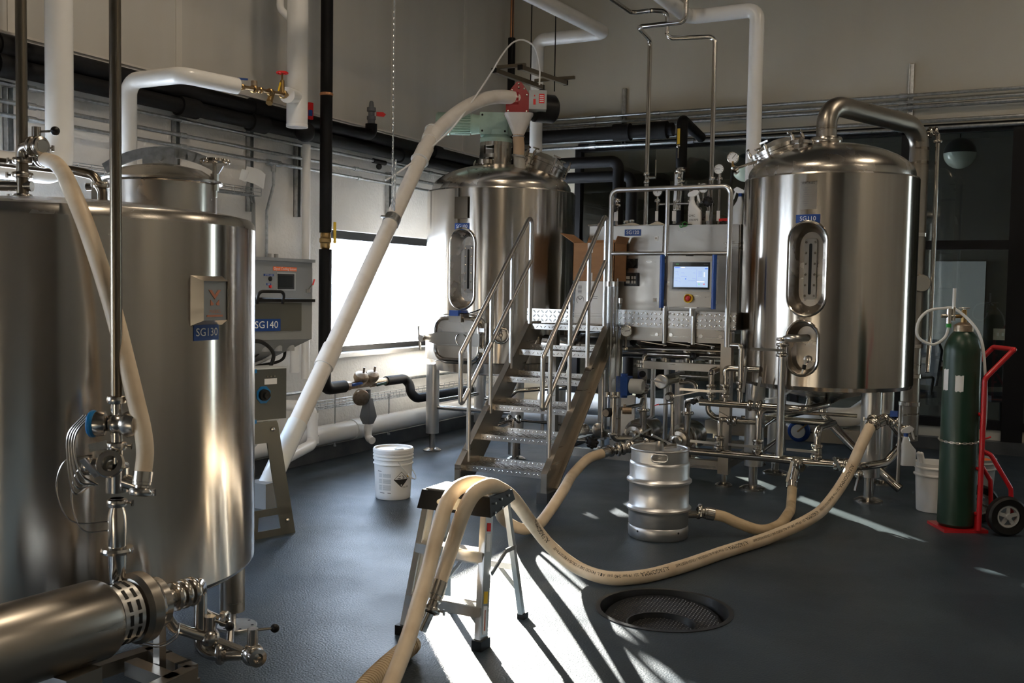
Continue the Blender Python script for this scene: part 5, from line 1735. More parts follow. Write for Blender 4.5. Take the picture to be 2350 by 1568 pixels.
# ---- things on top of the cabinet
def rag(name, x0, x1, y0, y1, z, m, label, cat, seed, hmax):
    r_ = random.Random(seed)
    nx, ny = 18, 8
    ph = [r_.random() * 6.28 for _ in range(6)]
    vs_ = []
    for lay in (0, 1):
        for i in range(nx + 1):
            for j in range(ny + 1):
                u, v = i / nx, j / ny
                e = min(u, 1 - u, v * 0.9, (1 - v) * 0.9) * 4
                hgt = (0.35 + 0.3 * math.sin(7 * u + ph[0]) + 0.2 * math.sin(11 * u + 5 * v + ph[1]) + 0.15 * math.sin(17 * v + ph[2])) * hmax * min(1, e)
                xx = x0 + (x1 - x0) * u + 0.012 * math.sin(9 * v + ph[3])
                yy = y0 + (y1 - y0) * v + 0.015 * math.sin(8 * u + ph[4])
                vs_.append((xx, yy, z + 0.002 + (max(hgt, 0.004) if lay else 0)))
    k = (nx + 1) * (ny + 1)
    fs_ = []
    for i in range(nx):
        for j in range(ny):
            a = i * (ny + 1) + j
            fs_.append((k + a, k + a + ny + 1, k + a + ny + 2, k + a + 1))
            fs_.append((a, a + 1, a + ny + 2, a + ny + 1))
    ed = [i * (ny + 1) for i in range(nx + 1)]
    ed2 = [i * (ny + 1) + ny for i in range(nx + 1)]
    for e in (ed, ed2):
        for a, c in zip(e, e[1:]):
            fs_.append((a, c, k + c, k + a))
    for base in (0, nx * (ny + 1)):
        for j in range(ny):
            fs_.append((base + j, base + j + 1, k + base + j + 1, k + base + j))
    return tag(MB().add(vs_, fs_).build(name, m, None, angle=60), label, cat)


a, c = aY(1418, 520, CYF), aY(1524, 518, CYF)
rag('towel', a.x, c.x, CYF - 0.012, CYF + 0.26, CZ1, 'towel', 'crumpled cream towel lying on the SG120 cabinet', 'towel', 3, 0.05)
a, c = aY(1528, 518, CYF), aY(1583, 518, CYF)
gl_ = rag('rubber_gloves', a.x, c.x, CYF - 0.01, CYF + 0.15, CZ1, 'rubber_black', 'black gloves heaped beside the white spray bottle', 'gloves', 5, 0.035)
q = aY(1572, 518, CYF - 0.01)
tag(MB().torus(q + V((0.0, -0.005, 0.012)), (0.3, -1, 0.3), 0.02, 0.0035, 16, 6).torus(q + V((-0.03, -0.005, 0.0)), (-0.3, -1, 0.3), 0.017, 0.0035, 16, 6).build('wire_tie', 'gear_green', None), 'small green wire loop hanging at the cabinet edge', 'wire')
bpy.data.objects['wire_tie'].data.materials[0] = mat('green_wire', (0.03, 0.35, 0.05), 0.4)


def spray_bottle(c, hgt, face, label, m_body, m_head, writing=None, tint=None, name='spray_bottle', s=1.0):
    """flat trigger spray bottle; face = unit vector to the right of the bottle's front"""
    t = thing(name, label, 'spray bottle', c)
    fx = V(face).normalized()
    fy = fx.cross(up)                    # towards the front
    sec = [(0.0, 0.060, 0.032, 0.0), (0.55, 0.056, 0.032, 0.0), (0.72, 0.040, 0.028, -0.018), (0.86, 0.026, 0.022, -0.026), (1.0, 0.017, 0.017, -0.026)]
    vs_, fs_ = [], []
    n = 16
    for (hh, wx, wy, off) in sec:
        for k in range(n):
            a_ = 2 * PI * k / n
            cx, sx = math.cos(a_), math.sin(a_)
            vs_.append(V(c) + (fx * (off + wx * (abs(cx) ** 0.6) * (1 if cx >= 0 else -1)) + fy * (wy * (abs(sx) ** 0.6) * (1 if sx >= 0 else -1))) * s + up * hgt * 0.72 * hh)
    m_ = len(sec)
    for r_ in range(m_ - 1):
        for k in range(n):
            fs_.append((r_ * n + k, r_ * n + (k + 1) % n, (r_ + 1) * n + (k + 1) % n, (r_ + 1) * n + k))
    fs_ += [tuple(range(n - 1, -1, -1)), tuple(range((m_ - 1) * n, m_ * n))]
    bd = MB().add(vs_, fs_).build('bottle', m_body, t)
    nk = V(c) + up * hgt * 0.72 - fx * 0.026 * s
    MB().cyl(nk, nk + up * 0.03 * s, 0.018 * s, n=14).build('collar', m_head if tint is None else tint, t)
    MB().prism([(p[0] * s, p[1] * s) for p in [(-0.034, 0.03), (0.02, 0.03), (0.055, 0.052), (0.062, 0.072), (0.03, 0.092), (-0.03, 0.062), (-0.04, 0.045)]], nk - fy * 0.014 * s, fx, up, fy * 0.028 * s).build('spray_head', m_head, t)
    MB().prism([(p[0] * s, p[1] * s) for p in [(0.035, 0.05), (0.05, 0.055), (0.068, 0.0), (0.070, -0.025), (0.060, -0.022), (0.052, 0.0)]], nk - fy * 0.006 * s, fx, up, fy * 0.012 * s).build('trigger', m_head, t)
    if writing:
        for k, wline in enumerate(writing):
            lettering(wline, 0.026 * s, V(c) - fx * (0.045 - 0.004 * k) * s + fy * 0.034 * s + up * hgt * (0.26 - 0.12 * k), fx, up, 'ink_black', t, align='LEFT')
    return t


q = aY(1594, 520, CYF + 0.06)
spray_bottle(V((q.x, CYF + 0.06, CZ1)), 0.30, (1, 0, 0), 'white spray bottle with handwriting standing on the SG120 cabinet', 'plastic_white', 'plastic_white', ('CMC', 'SWAPE'), s=1.0)
q = aY(1688, 520, CYF + 0.1)
spray_bottle(V((q.x + 0.01, CYF + 0.10, CZ1)), 0.33, (-1, 0.1, 0), 'milky spray bottle with blue collar half hidden by the kettle', 'plastic_milky', 'plastic_white', None, 'handle_blue', s=0.9)

# ---- valves, gauges and risers above the cabinet
rs_ = thing('valve_riser', 'thin steel risers with gauges and small valves behind the cabinet', 'piping', ((CX0 + CX1) / 2, CYF + 0.5, PZ))
YR = CYF + 0.45
for qx, ytop, r in ((1509, 455, 0.011), (1551, 395, 0.016), (1585, 430, 0.011), (1604, 420, 0.012), (1626, 430, 0.011), (1652, 400, 0.012), (1416, 455, 0.016)):
    a = aY(qx, ytop, YR)
    c_ = aY(qx, 515, YR)
    MB().cyl((a.x, YR, CZ1 - 0.45), (a.x, YR, a.z), r, n=12).build('riser', 'pipe_steel', rs_)
    MB().span((a.x - r - 0.003, YR - r - 0.004, c_.z + 0.03), (a.x + r + 0.003, YR - r, c_.z + 0.12)).build('pipe_tag', 'paper', rs_)
q0, q1 = aY(1509, 469, YR), aY(1604, 468, YR)
MB().cyl((q0.x, YR, q0.z), (q1.x, YR, q0.z), 0.012, n=12).build('cross_pipe', 'pipe_steel', rs_)
q0, q1 = aY(1551, 433, YR), aY(1590, 433, YR)
MB().pipe([(q0.x, YR, q0.z), (q1.x, YR, q0.z), (q1.x + 0.05, YR, q0.z - 0.05), (q1.x + 0.05, YR, q0.z - 0.2)], 0.010, 0.03, 10).build('cross_pipe', 'pipe_steel', rs_)
for qx, qy in ((1484, 400), (1484, 418), (1558, 398), (1558, 410), (1553, 462), (1553, 480), (1604, 465), (1604, 480), (1635, 410), (1652, 411), (1509, 461), (1418, 461), (1418, 472), (1585, 462), (1438, 510), (1450, 508)):
    q = aY(qx, qy, YR)
    clamp(q, (0, 0, 1), 0.018, rs_)
for qx, qy, r, nd in ((1509, 440, 0.045, 1.4), (1614, 432, 0.045, 0.3), (1650, 388, 0.046, 3.1)):
    q = aY(qx, qy, YR - 0.03)
    gauge(q, (0.05, -1, 0.0), r, rs_, needle=nd)
    MB().cyl(q - up * r, q - up * (r + 0.09), 0.008, n=8).build('gauge_stem', 'fitting_steel', rs_)
q = aY(1484, 408, YR - 0.01)
MB().cyl(q + V((0.0, 0, 0)), q + V((0.09, 0, 0.0)), 0.014, n=10).cyl(q + V((0.085, 0, 0)), q + V((0.085, 0, 0.16)), 0.006, n=8).build('lever', 'fitting_steel', rs_)
q = aY(1553, 400, YR - 0.03)
MB().beam(q, q - up * 0.24 + V((-0.01, 0, 0)), 0.026, 0.008, up=V((0, -1, 0))).build('lever', 'rail_steel', rs_)
for qx, qy, r in ((1625, 464, 0.05), (1609, 499, 0.04), (1409, 480, 0.04), (1660, 516, 0.035)):
    black_knob(aY(qx, qy, YR - 0.05), (0.1, -1, 0.2), r, rs_)
q = aY(1663, 505, YR - 0.05)
MB().beam(q - V((0.05, 0, 0)), q + V((0.05, 0, 0.004)), 0.02, 0.024).build('red_lever', 'red_valve', rs_)
MB().lathe([(0, 0), (0.04, 0.0), (0.04, 0.02), (0, 0.02)], aY(1380, 520, YR - 0.1), (0.3, -1, 0), 18).build('end_cap', 'fitting_steel', rs_)
MB().cyl(aY(1350, 518, YR - 0.1), aY(1400, 516, YR - 0.1), 0.009, n=8).build('cross_pipe', 'pipe_steel', rs_)
# ================================================================== services on the left wall
XW = XL


def wall_run(qx, qy, X, y0, y1, r, name, m, label, cat, group=None, n=12, parent=None):
    z = aX(qx, qy, X).z
    b = MB().cyl((X, y0, z), (X, y1, z), r, n=n)
    o = b.build(name, m, parent)
    if parent is None:
        tag(o, label, cat, group)
    return o, z


# black insulated mains, two tiers, with clamp collars
bp = thing('insulated_main', 'upper black foam insulated main under the ledge of the left wall', 'pipe', (XW + 0.14, 5, 2.8))
zu = aX(168, 146, XW + 0.13).z
MB().cyl((XW + 0.13, -1, zu), (XW + 0.13, 10.75, zu), 0.058, n=20).build('insulation', 'foam_black', bp)
bp2 = thing('insulated_main', 'lower black foam insulated main with lumpy collars on the left wall', 'pipe', (XW + 0.14, 5, 2.7))
zl_ = aX(168, 187, XW + 0.13).z
MB().cyl((XW + 0.13, -1, zl_), (XW + 0.13, 10.75, zl_), 0.055, n=20).build('insulation', 'foam_black', bp2)
for qx in (20, 430, 590, 928, 1095):
    y = aX(qx, 300, XW + 0.13).y
    MB().cyl((XW + 0.13, y - 0.09, zl_), (XW + 0.13, y + 0.09, zl_), 0.074, n=20).build('collar', 'foam_black', bp2)
for qx in (20, 590, 1000):
    y = aX(qx, 250, XW + 0.13).y
    MB().cyl((XW + 0.13, y - 0.08, zu), (XW + 0.13, y + 0.08, zu), 0.074, n=20).build('collar', 'foam_black', bp)
# grey valve standing on a black elbow of the upper main
q = aX(852, 292, XW + 0.2)
MB().pipe([(XW + 0.13, q.y - 0.25, zu - 0.0), (XW + 0.2, q.y, zu), (XW + 0.2, q.y, zu + 0.10)], 0.055, 0.07, 18).build('elbow', 'foam_black', bp)
vv_ = MB().lathe([(0.035, 0.09), (0.035, 0.14), (0.042, 0.14), (0.042, 0.17), (0.03, 0.175), (0.03, 0.21), (0.042, 0.215), (0.042, 0.25), (0.025, 0.255), (0.02, 0.30), (0.012, 0.31), (0, 0.31)], (XW + 0.2, q.y, zu), n=16).build('drain_valve', 'pvc_grey', bp)
p = V((XW + 0.24, q.y + 0.02, zu + 0.19))
MB().prism([(0, -0.018), (0.07, -0.022), (0.085, 0.0), (0.06, 0.018), (0, 0.018)], p, (0.75, 0.66, 0), up, V((0.02, -0.02, 0))).build('valve_handle', 'red_valve', vv_)
# red / blue handle behind the big drop pipe
q = aX(712, 255, XW + 0.2)
MB().box(q, (0.03, 0.045, 0.14)).build('valve_handle', 'red_valve', bp)
MB().box(q + V((0.012, -0.012, -0.02)), (0.02, 0.03, 0.05)).build('handle_badge', 'handle_blue', bp)

# galvanised conduits
cz = []
for i, (qx, qy, r) in enumerate(((168, 224, 0.014), (168, 263, 0.015), (168, 292, 0.014))):
    z = aX(qx, qy, XW + 0.07).z
    cz.append(z)
    c_ = thing('conduit', ['topmost thin galvanised conduit on the left wall below the black mains', 'middle galvanised conduit of three along the left wall', 'lowest galvanised conduit of three along the left wall'][i], 'conduit', (XW + 0.07, 5, z), 'conduits along the left wall')
    MB().cyl((XW + 0.07, -1, z), (XW + 0.07, 10.9, z), r, n=10).build('tube', 'galvanised', c_)
    for qx2 in ((72, 420, 990), (72, 420, 818), (72, 420, 825))[i]:
        y = aX(qx2, 300, XW + 0.07).y
        MB().cyl((XW + 0.07, y - 0.03, z), (XW + 0.07, y + 0.03, z), r * 1.45, n=10).build('coupling', 'galvanised', c_)
    if i == 2:
        y = aX(628, 380, XW + 0.07).y
        MB().cyl((XW + 0.07, y - 0.08, z), (XW + 0.07, y + 0.08, z), 0.026, n=10).cyl((XW + 0.07, y, z), (XW + 0.07, y, z - 0.07), 0.022, n=10).build('tee_fitting', 'galvanised', c_)
        MB().pipe([(XW + 0.07, y, z - 0.05), (XW + 0.07, y, z - 0.18), (XW + 0.05, y - 0.06, z - 0.40), (XW + 0.05, y - 0.06, z - 1.0)], 0.013, 0.05, 8).build('flex_drop', 'galvanised', c_)
    if i == 0:
        y = aX(870, 372, XW + 0.07).y
        MB().cyl((XW + 0.07, y - 0.1, z), (XW + 0.07, y + 0.1, z), 0.024, n=10).sphere((XW + 0.09, y - 0.03, z - 0.05), 0.03, 10, 6).build('union', 'plastic_black', c_)
# vertical strut channels
for qx, ya, yb_ in ((20, 200, 345), (405, 265, 428), (575, 300, 486), (684, 330, 498), (893, 395, 520)):
    p, c_ = aX(qx, ya, XW + 0.03), aX(qx, yb_, XW + 0.03)
    b = MB().span((XW, p.y - 0.022, c_.z), (XW + 0.006, p.y + 0.022, p.z)).span((XW, p.y - 0.022, c_.z), (XW + 0.045, p.y - 0.018, p.z)).span((XW, p.y + 0.018, c_.z), (XW + 0.045, p.y + 0.022, p.z))
    o = b.build('strut_channel', 'galvanised')
    tag(o, {20: 'galvanised strut channel at the far left edge of the wall', 405: 'galvanised strut channel above the near tank hatch', 575: 'long galvanised strut channel beside the pinned papers', 684: 'longest galvanised strut channel beside the white drop pipe', 893: 'strut channel behind the hanging chain'}[qx], 'strut', 'strut channels on the left wall')

# wire cable trays
def wire_tray(y0, y1, X, z, w, h, label, pitch=0.10):
    t = thing('wire_tray', label, 'cable tray', (X, (y0 + y1) / 2, z))
    for dx, dz in ((0, h), (0, h * 0.5), (0, 0), (w * 0.33, 0), (w * 0.66, 0), (w, 0), (w, h * 0.5), (w, h)):
        MB().cyl((X + dx, y0, z + dz), (X + dx, y1, z + dz), 0.003, n=6).build('long_wire', 'galvanised', t)
    k = int((y1 - y0) / pitch)
    for i in range(k + 1):
        y = y0 + (y1 - y0) * i / k
        MB().sweep([(X, y, z + h), (X, y, z), (X + w, y, z), (X + w, y, z + h)], 0.003, 5).build('cross_wire', 'galvanised', t)
    return t


p, c_ = aX(-20, 338, XW + 0.2), aX(600, 420, XW + 0.2)
t = wire_tray(p.y, c_.y, XW + 0.08, aX(300, 400, XW + 0.2).z - 0.03, 0.12, 0.055, 'wire cable tray high on the left wall above the near tank')
for k, dx in enumerate((0.03, 0.05, 0.08)):
    MB().sweep([(XW + 0.08 + dx, p.y, t.location.z + 0.012), (XW + 0.08 + dx, c_.y - 0.05, t.location.z + 0.012), (XW + 0.07 + dx * 0.4, c_.y + 0.03, t.location.z - 0.05), (XW + 0.05 + dx * 0.4, c_.y + 0.05 + 0.01 * k, t.location.z - 0.95)], 0.008, 6).build('cable', 'grey_box', t)
p, c_ = aX(690, 912, XW + 0.2), aX(1125, 905, XW + 0.2)
wire_tray(p.y, c_.y, XW + 0.14, aX(900, 905, XW + 0.2).z - 0.03, 0.11, 0.055, 'wire cable tray low on the wall behind the backflow valve')
zt_ = aX(730, 905, XW + 0.1).z
tag(MB().cyl((XW + 0.06, 4.9, zt_ + 0.03), (XW + 0.06, 10.8, zt_ + 0.03), 0.016, n=10).build('low_conduit', 'galvanised', None), 'single galvanised conduit low on the wall under the window', 'conduit')
for qx, y0, y1, lab in ((769, 905, 1048, 'thin threaded hanger rod left of the grey drain funnel'), (893, 905, 1020, 'thin threaded hanger rod right of the grey drain funnel')):
    p, c_ = aX(qx, y0, XW + 0.25), aX(qx, y1, XW + 0.25)
    tag(MB().cyl((XW + 0.25, p.y, 0.13), (XW + 0.25, p.y, p.z), 0.006, n=8).cyl((XW + 0.25, p.y, 0.13), (XW + 0.25, p.y, 0.145), 0.014, n=8).build('hanger_rod', 'galvanised', None), lab, 'rod', 'hanger rods')
# papers tucked on the tray
for k, (x0, y0, x1, y1, lab) in enumerate(((557, 382, 606, 418, 'white sheet of paper pinned on the upper cable tray'), (546, 388, 566, 410, 'grey sheet of paper tucked behind the white one'))):
    p, c_ = aX(x0, y0, XW + 0.22 - 0.02 * k), aX(x1, y1, XW + 0.22 - 0.02 * k)
    X = XW + 0.23 - 0.02 * k
    nx = 6
    vs_ = []
    for lay in (0, 0.0012):
        for i in range(nx + 1):
            u = i / nx
            bend = 0.02 * math.sin(PI * u * 1.3)
            vs_ += [V((X + bend + lay, p.y + (c_.y - p.y) * u, c_.z - 0.04 * u - 0.015)), V((X + bend * 1.6 + 0.03 + lay, p.y + (c_.y - p.y) * u, p.z - 0.035 * u))]
    m_ = 2 * (nx + 1)
    fs_ = []
    for i in range(nx):
        a = 2 * i
        fs_ += [(a, a + 2, a + 3, a + 1), (m_ + a, m_ + a + 1, m_ + a + 3, m_ + a + 2)]
    tag(MB().add(vs_, fs_).build('paper_sheet', 'paper', None, angle=60), lab, 'paper')

# ------------------------------------------------------------------ white insulated pipes of the left wall
wp = thing('white_pipe', 'thick white jacketed pipe dropping behind the near tank at the far left', 'pipe', (-5.25, 4.6, 1.9))
q = aX(136, 200, -5.2)
q2 = aX(136, 395, -5.2)
MB().pipe([(-5.2, q.y, 6.2), (-5.2, q.y, q2.z), (-5.2, q.y - 2.5, q2.z)], 0.08, 0.11, 24, 8).build('jacket', 'jacket_white', wp)

wq = thing('white_pipe', 'white jacketed pipe with an elbow and bend left of the brass valves', 'pipe', (-5.2, 5.4, 1.9))
XV = -5.15
q = aX(295, 250, XV)
a = aX(295, 186, XV)
b_ = aX(420, 176, XV + 0.1)
c_ = aX(545, 196, XV + 0.0)
MB().pipe([(XV, q.y, 1.85), (XV, q.y, a.z), aZ(418, 172, a.z), aZ(545, 198, a.z - 0.01)], 0.052, 0.09, 24, 8).build('jacket', 'jacket_white', wq)
pe = aZ(545, 198, a.z - 0.01)
# big drop pipe with capped end and side tee
wr = thing('white_pipe', 'thickest white jacketed drop pipe with open end cap and a side tee', 'pipe', (-5.2, 6.6, 2.8))
zend = aX(682, 292, -5.1).z
qd = aX(682, 230, -5.1)
MB().cyl((-5.1, qd.y, zend), (-5.1, qd.y, 6.2), 0.082, n=28).build('jacket', 'jacket_white', wr)
MB().lathe([(0.084, 0.02), (0.084, -0.002), (0.078, -0.002), (0.07, 0.004), (0, 0.004)], (-5.1, qd.y, zend), n=28).build('end_cap', 'pvc_white', wr)
zt_ = aX(682, 222, -5.1).z
d_ = (pe - V((-5.1, qd.y, zt_))).normalized()
T0 = V((-5.1, qd.y, zt_))
MB().cyl(T0, T0 + d_ * 0.20, 0.056, n=24).cyl(T0 + d_ * 0.15, T0 + d_ * 0.27, 0.060, n=24).build('tee', 'jacket_white', wr)
# small white elbow beside the top of it
q = aX(643, 20, -5.2)
MB().pipe([(-5.2, q.y, 6.2), (-5.2, q.y, q.z), (-5.12, q.y + 0.12, q.z - 0.12)], 0.028, 0.06, 14).build('branch', 'pvc_white', wr)
# brass valve train between the tee and the pipe end
br_ = thing('brass_valve', 'brass valve train with red hand wheel between the white pipes', 'valve', T0.lerp(pe, 0.5))
e0_, e1_ = pe, T0 + d_ * 0.26
MB().cyl(e0_, e1_, 0.014, n=12).build('nipple', 'brass', br_)
for f_, r in ((0.08, 0.022), (0.30, 0.028), (0.42, 0.022), (0.62, 0.026), (0.90, 0.034)):
    p = e0_.lerp(e1_, f_)
    MB().lathe([(r * 0.7, -0.022), (r, -0.016), (r, 0.016), (r * 0.7, 0.022)], p, d_, 8).build('union', 'brass', br_)
p = e0_.lerp(e1_, 0.30)
MB().cyl(p, p + up * 0.055, 0.022, n=12).build('check_cap', 'bronze', br_)
p = e0_.lerp(e1_, 0.66)
MB().cyl(p, p - up * 0.07 - d_ * -0.06, 0.022, n=12).cyl(p - up * 0.07 + d_ * 0.06, p - up * 0.08 + d_ * 0.068, 0.026, n=6).build('y_strainer', 'brass', br_)
p = e0_.lerp(e1_, 0.88)
MB().cyl(p, p + up * 0.10, 0.020, 0.016, n=12).cyl(p + up * 0.10, p + up * 0.15, 0.007, n=8).build('bonnet', 'brass', br_)
hwv = MB().torus(p + up * 0.155, (0, 0, 1), 0.038, 0.008, 18, 6)
for k in range(4):
    t_ = PI / 2 * k
    hwv.cyl(p + up * 0.155, p + up * 0.155 + V((math.cos(t_), math.sin(t_), 0)) * 0.036, 0.005, n=6)
hwv.build('hand_wheel', 'red_valve', br_, label='red hand wheel')
MB().beam(e0_.lerp(e1_, 0.80) + up * 0.02, e0_.lerp(e1_, 0.84) + up * 0.08, 0.012, 0.006).build('tag', 'yellow', br_)
MB().beam(e0_.lerp(e1_, 0.02) + up * 0.05, e0_.lerp(e1_, 0.16) + up * 0.055, 0.02, 0.012).build('ball_handle', 'handle_blue', br_)
# black dome under the drop pipe and thin white pipe behind
q = aX(690, 300, -5.35)
tag(MB().sphere((-5.35, q.y + 0.05, q.z), 0.085, 18, 10).cyl((-5.35, q.y + 0.05, q.z), (XW + 0.13, q.y + 0.3, zl_), 0.06, n=16).build('black_elbow', 'foam_black', None), 'rounded black insulated elbow just under the white drop pipe', 'pipe')
q = aX(703, 450, XW + 0.16)
q2_ = aX(700, 860, XW + 0.16)
tag(MB().cyl((XW + 0.16, q.y, 0.75), (XW + 0.16, q.y, 2.75), 0.035, n=16).build('white_pipe', 'pvc_white', None), 'thin upright white plastic pipe against the wall behind the mill hopper', 'pipe')

# ------------------------------------------------------------------ black drop pipe with the backflow preventer
bk = thing('backflow_line', 'upright black insulated water pipe feeding a bronze backflow preventer below the window', 'pipe', (-5.3, 7.2, 0.3))
XK = -5.35
q = aX(752, 100, XK)
YK = aX(746, 700, XK).y
zK = aX(745, 893, XK).z
MB().cyl((XK, YK, aX(746, 534, XK).z), (XK, YK, 6.2), 0.052, n=20).build('insulation', 'foam_black', bk)
zv = aX(744, 552, XK).z
MB().lathe([(0.03, -0.08), (0.044, -0.06), (0.044, -0.025), (0.052, -0.015), (0.052, 0.015), (0.044, 0.025), (0.044, 0.06), (0.03, 0.085)], (XK, YK, zv), n=14).build('brass_ball_valve', 'brass', bk)
MB().beam((XK + 0.06, YK + 0.05, zv - 0.02), (XK + 0.06, YK + 0.05, zv + 0.16), 0.03, 0.008, up=V((1, 0, 0))).build('valve_handle', 'yellow', bk)
zc_ = aX(750, 217, XK).z
MB().lathe([(0.055, -0.012), (0.058, 0.0), (0.055, 0.012)], (XK, YK, zc_), n=18).build('pipe_clip', 'copper', bk)
p1 = aX(805, 893, XK + 0.05)
MB().pipe([(XK, YK, zv - 0.075), (XK, YK, zK), (XK, p1.y - 0.03, zK)], 0.055, 0.075, 20, 5).build('insulation', 'foam_black', bk)
# bronze body
p2 = aX(835, 885, XK)
p3 = aX(880, 880, XK)
MB().cyl((XK, p1.y - 0.05, zK), (XK, p3.y + 0.05, zK), 0.034, n=16).build('valve_body', 'bronze', bk)
for qx, qy, r in ((826, 872, 0.065), (851, 868, 0.062)):
    p = aX(qx, qy, XK + 0.02)
    ck = MB().lathe([(0.03, -0.08), (r, -0.01), (r * 1.06, 0.0), (r * 1.06, 0.022), (r * 0.9, 0.04), (r * 0.35, 0.05), (0, 0.05)], (XK + 0.03, p.y, zK + 0.06), (0.45, -0.25, 0.85), 20).build('check_housing', 'bronze', bk)
    MB().cyl((XK + 0.06, p.y, zK + 0.11), (XK + 0.07, p.y - 0.005, zK + 0.16), 0.010, n=8).build('test_cock', 'bronze', ck)
p = aX(828, 912, XK + 0.08)
MB().lathe([(0.03, -0.10), (0.068, -0.02), (0.075, 0.0), (0.075, 0.02), (0.03, 0.035), (0, 0.035)], p, (0.7, -0.6, -0.35), 22).build('relief_housing', 'bronze', bk)
for qx, col in ((812, 'handle_blue'), (868, 'green_bottle')):
    p = aX(qx, 884, XK + 0.07)
    MB().lathe([(0.03, -0.03), (0.042, -0.025), (0.042, 0.025), (0.03, 0.03)], (XK, p.y, zK), (0, 1, 0), 8).build('ball_valve', 'bronze', bk)
    MB().beam(p + V((0, -0.02, 0.0)), p + V((0.0, 0.13, 0.012)), 0.012, 0.022).build('valve_handle', col, bk)
# black line onwards, zig-zag towards the tank
w0 = aX(885, 880, XK)
w1, w2, w3, w4 = aX(938, 875, XK), aX(928, 918, XK + 0.12), aX(940, 920, XK + 0.1), aX(985, 910, XK)
MB().pipe([(XK, w0.y, zK), (XK, w1.y, zK), V((XK + 0.14, w1.y - 0.16, w2.z)), V((XK + 0.14, w4.y + 0.6, w2.z))], 0.045, 0.06, 18, 5).build('insulation', 'foam_black', bk)
# air gap funnel, plastic drain
p = aX(845, 950, XK + 0.1)
zf = p.z
fx_, fy_ = XK + 0.1, p.y
fu = MB().cyl((fx_, fy_, zf + 0.22), (fx_, fy_, zf + 0.12), 0.022, n=12).add([V((fx_ + sx * w, fy_ + sy * w, z)) for z, w in ((zf + 0.14, 0.028), (zf - 0.02, 0.055), (zf - 0.03, 0.055), (zf - 0.09, 0.035)) for sx, sy in ((-1, -1), (1, -1), (1, 1), (-1, 1))], [(i + 4 * k, (i + 1) % 4 + 4 * k, (i + 1) % 4 + 4 * k + 4, i + 4 * k + 4) for k in range(3) for i in range(4)] + [(0, 3, 2, 1), (12, 13, 14, 15)])
fu.build('air_gap_funnel', 'pvc_grey', bk)
MB().pipe([(fx_, fy_, zf - 0.08), (fx_, fy_, zf - 0.22), (fx_ + 0.07, fy_ - 0.03, zf - 0.235)], 0.034, 0.04, 16).build('drain_pipe', 'pvc_white', bk)
MB().lathe([(0.04, -0.02), (0.04, 0.02)], (fx_, fy_, zf - 0.13), n=16).build('drain_coupling', 'pvc_white', bk)

# ------------------------------------------------------------------ floor level white pipes
fp = thing('floor_pipe', 'thick white plastic drain pipe along the foot of the left wall', 'pipe', (XW + 0.24, 7.5, 0.13))
zf_ = aX(800, 1010, XW + 0.24).z
MB().cyl((XW + 0.24, 3.0, 0.25), (XW + 0.24, 10.5, 0.25), 0.085, n=24).build('pipe', 'jacket_white', fp)
MB().cyl((XW + 0.24, 7.35, 0.25), (XW + 0.24, 7.47, 0.25), 0.093, n=24).build('coupling', 'jacket_white', fp)
fp2 = thing('floor_pipe', 'white plastic drain elbow rising behind the grain mill', 'pipe', (-5.2, 6.2, 0.13))
a, b_, c_, e_ = aX(705, 935, -5.2), aX(720, 955, -5.2), aX(718, 1020, -5.2), aX(660, 1045, -5.12)
MB().pipe([(XW + 0.05, a.y - 0.05, a.z + 0.0), (-5.22, b_.y, a.z), (-5.2, c_.y, c_.z), (-5.05, e_.y - 0.1, e_.z)], 0.045, 0.085, 18, 6).build('pipe', 'pvc_white', fp2)
MB().lathe([(0.05, -0.03), (0.05, 0.03)], (-5.2, c_.y, c_.z + 0.04), n=18).build('coupling', 'pvc_white', fp2)
MB().lathe([(0.05, -0.03), (0.05, 0.03)], (-5.215, b_.y, b_.z), n=18).build('coupling', 'pvc_white', fp2)
# white pipe with valves under the mash tun and along the back wall
fp3 = thing('floor_pipe', 'white jacketed pipe running low along the back wall behind the pumps', 'pipe', (-3, 10.6, 0.2))
zb_ = aY(1650, 945, 10.5).z
MB().cyl((-5.0, 10.5, zb_), (-1.2, 10.5, zb_), 0.10, n=24).build('jacket', 'jacket_white', fp3)
for x in (-4.6, -2.6, -1.4):
    MB().span((x - 0.04, 10.44, 0), (x + 0.04, 10.56, zb_)).build('pipe_stand', 'galvanised', fp3)
a, b_ = aY(1070, 945, 8.9), aY(1420, 935, 8.9)
fp4 = thing('white_pipe', 'white jacketed pipe with a capped end under the mash tun', 'pipe', (-4.0, 9.2, 0.3))
zq = aY(1120, 945, 9.25).z
MB().lathe([(0, 0), (0.045, 0.0), (0.05, 0.006), (0.052, 0.02), (0.052, 2.0)], (aY(1066, 945, 9.25).x, 9.25, zq), (1, 0, 0), 20).build('jacket', 'jacket_white', fp4)
MB().span((-4.0, 9.22, 0), (-3.95, 9.28, zq)).build('pipe_stand', 'galvanised', fp4)
MB().cyl(aY(1036, 955, 9.25), (aY(1066, 945, 9.25).x, 9.25, zq), 0.014, n=10).build('brass_end', 'brass', fp4)
p = aY(1090, 935, 9.15)
MB().beam(p, p + up * 0.09, 0.03, 0.01).build('tag', 'yellow', fp4)
# white elbow behind the kettle legs
fp5 = thing('white_pipe', 'glossy white jacketed bend behind the kettle legs', 'pipe', (-1.3, 9.5, 0.35))
p0_, p1_, p2_ = aY(1770, 975, 9.9), aY(1885, 1000, 9.3), aY(1945, 1000, 9.35)
MB().pipe([(p0_.x - 0.1, 9.9, 0.44), (p1_.x - 0.05, 9.36, 0.44), (p2_.x + 0.03, 9.36, 0.44), (p2_.x + 0.1, 9.8, 0.50), (p2_.x + 0.1, 10.4, 0.5)], 0.085, 0.12, 20, 8).build('jacket', 'jacket_white', fp5)

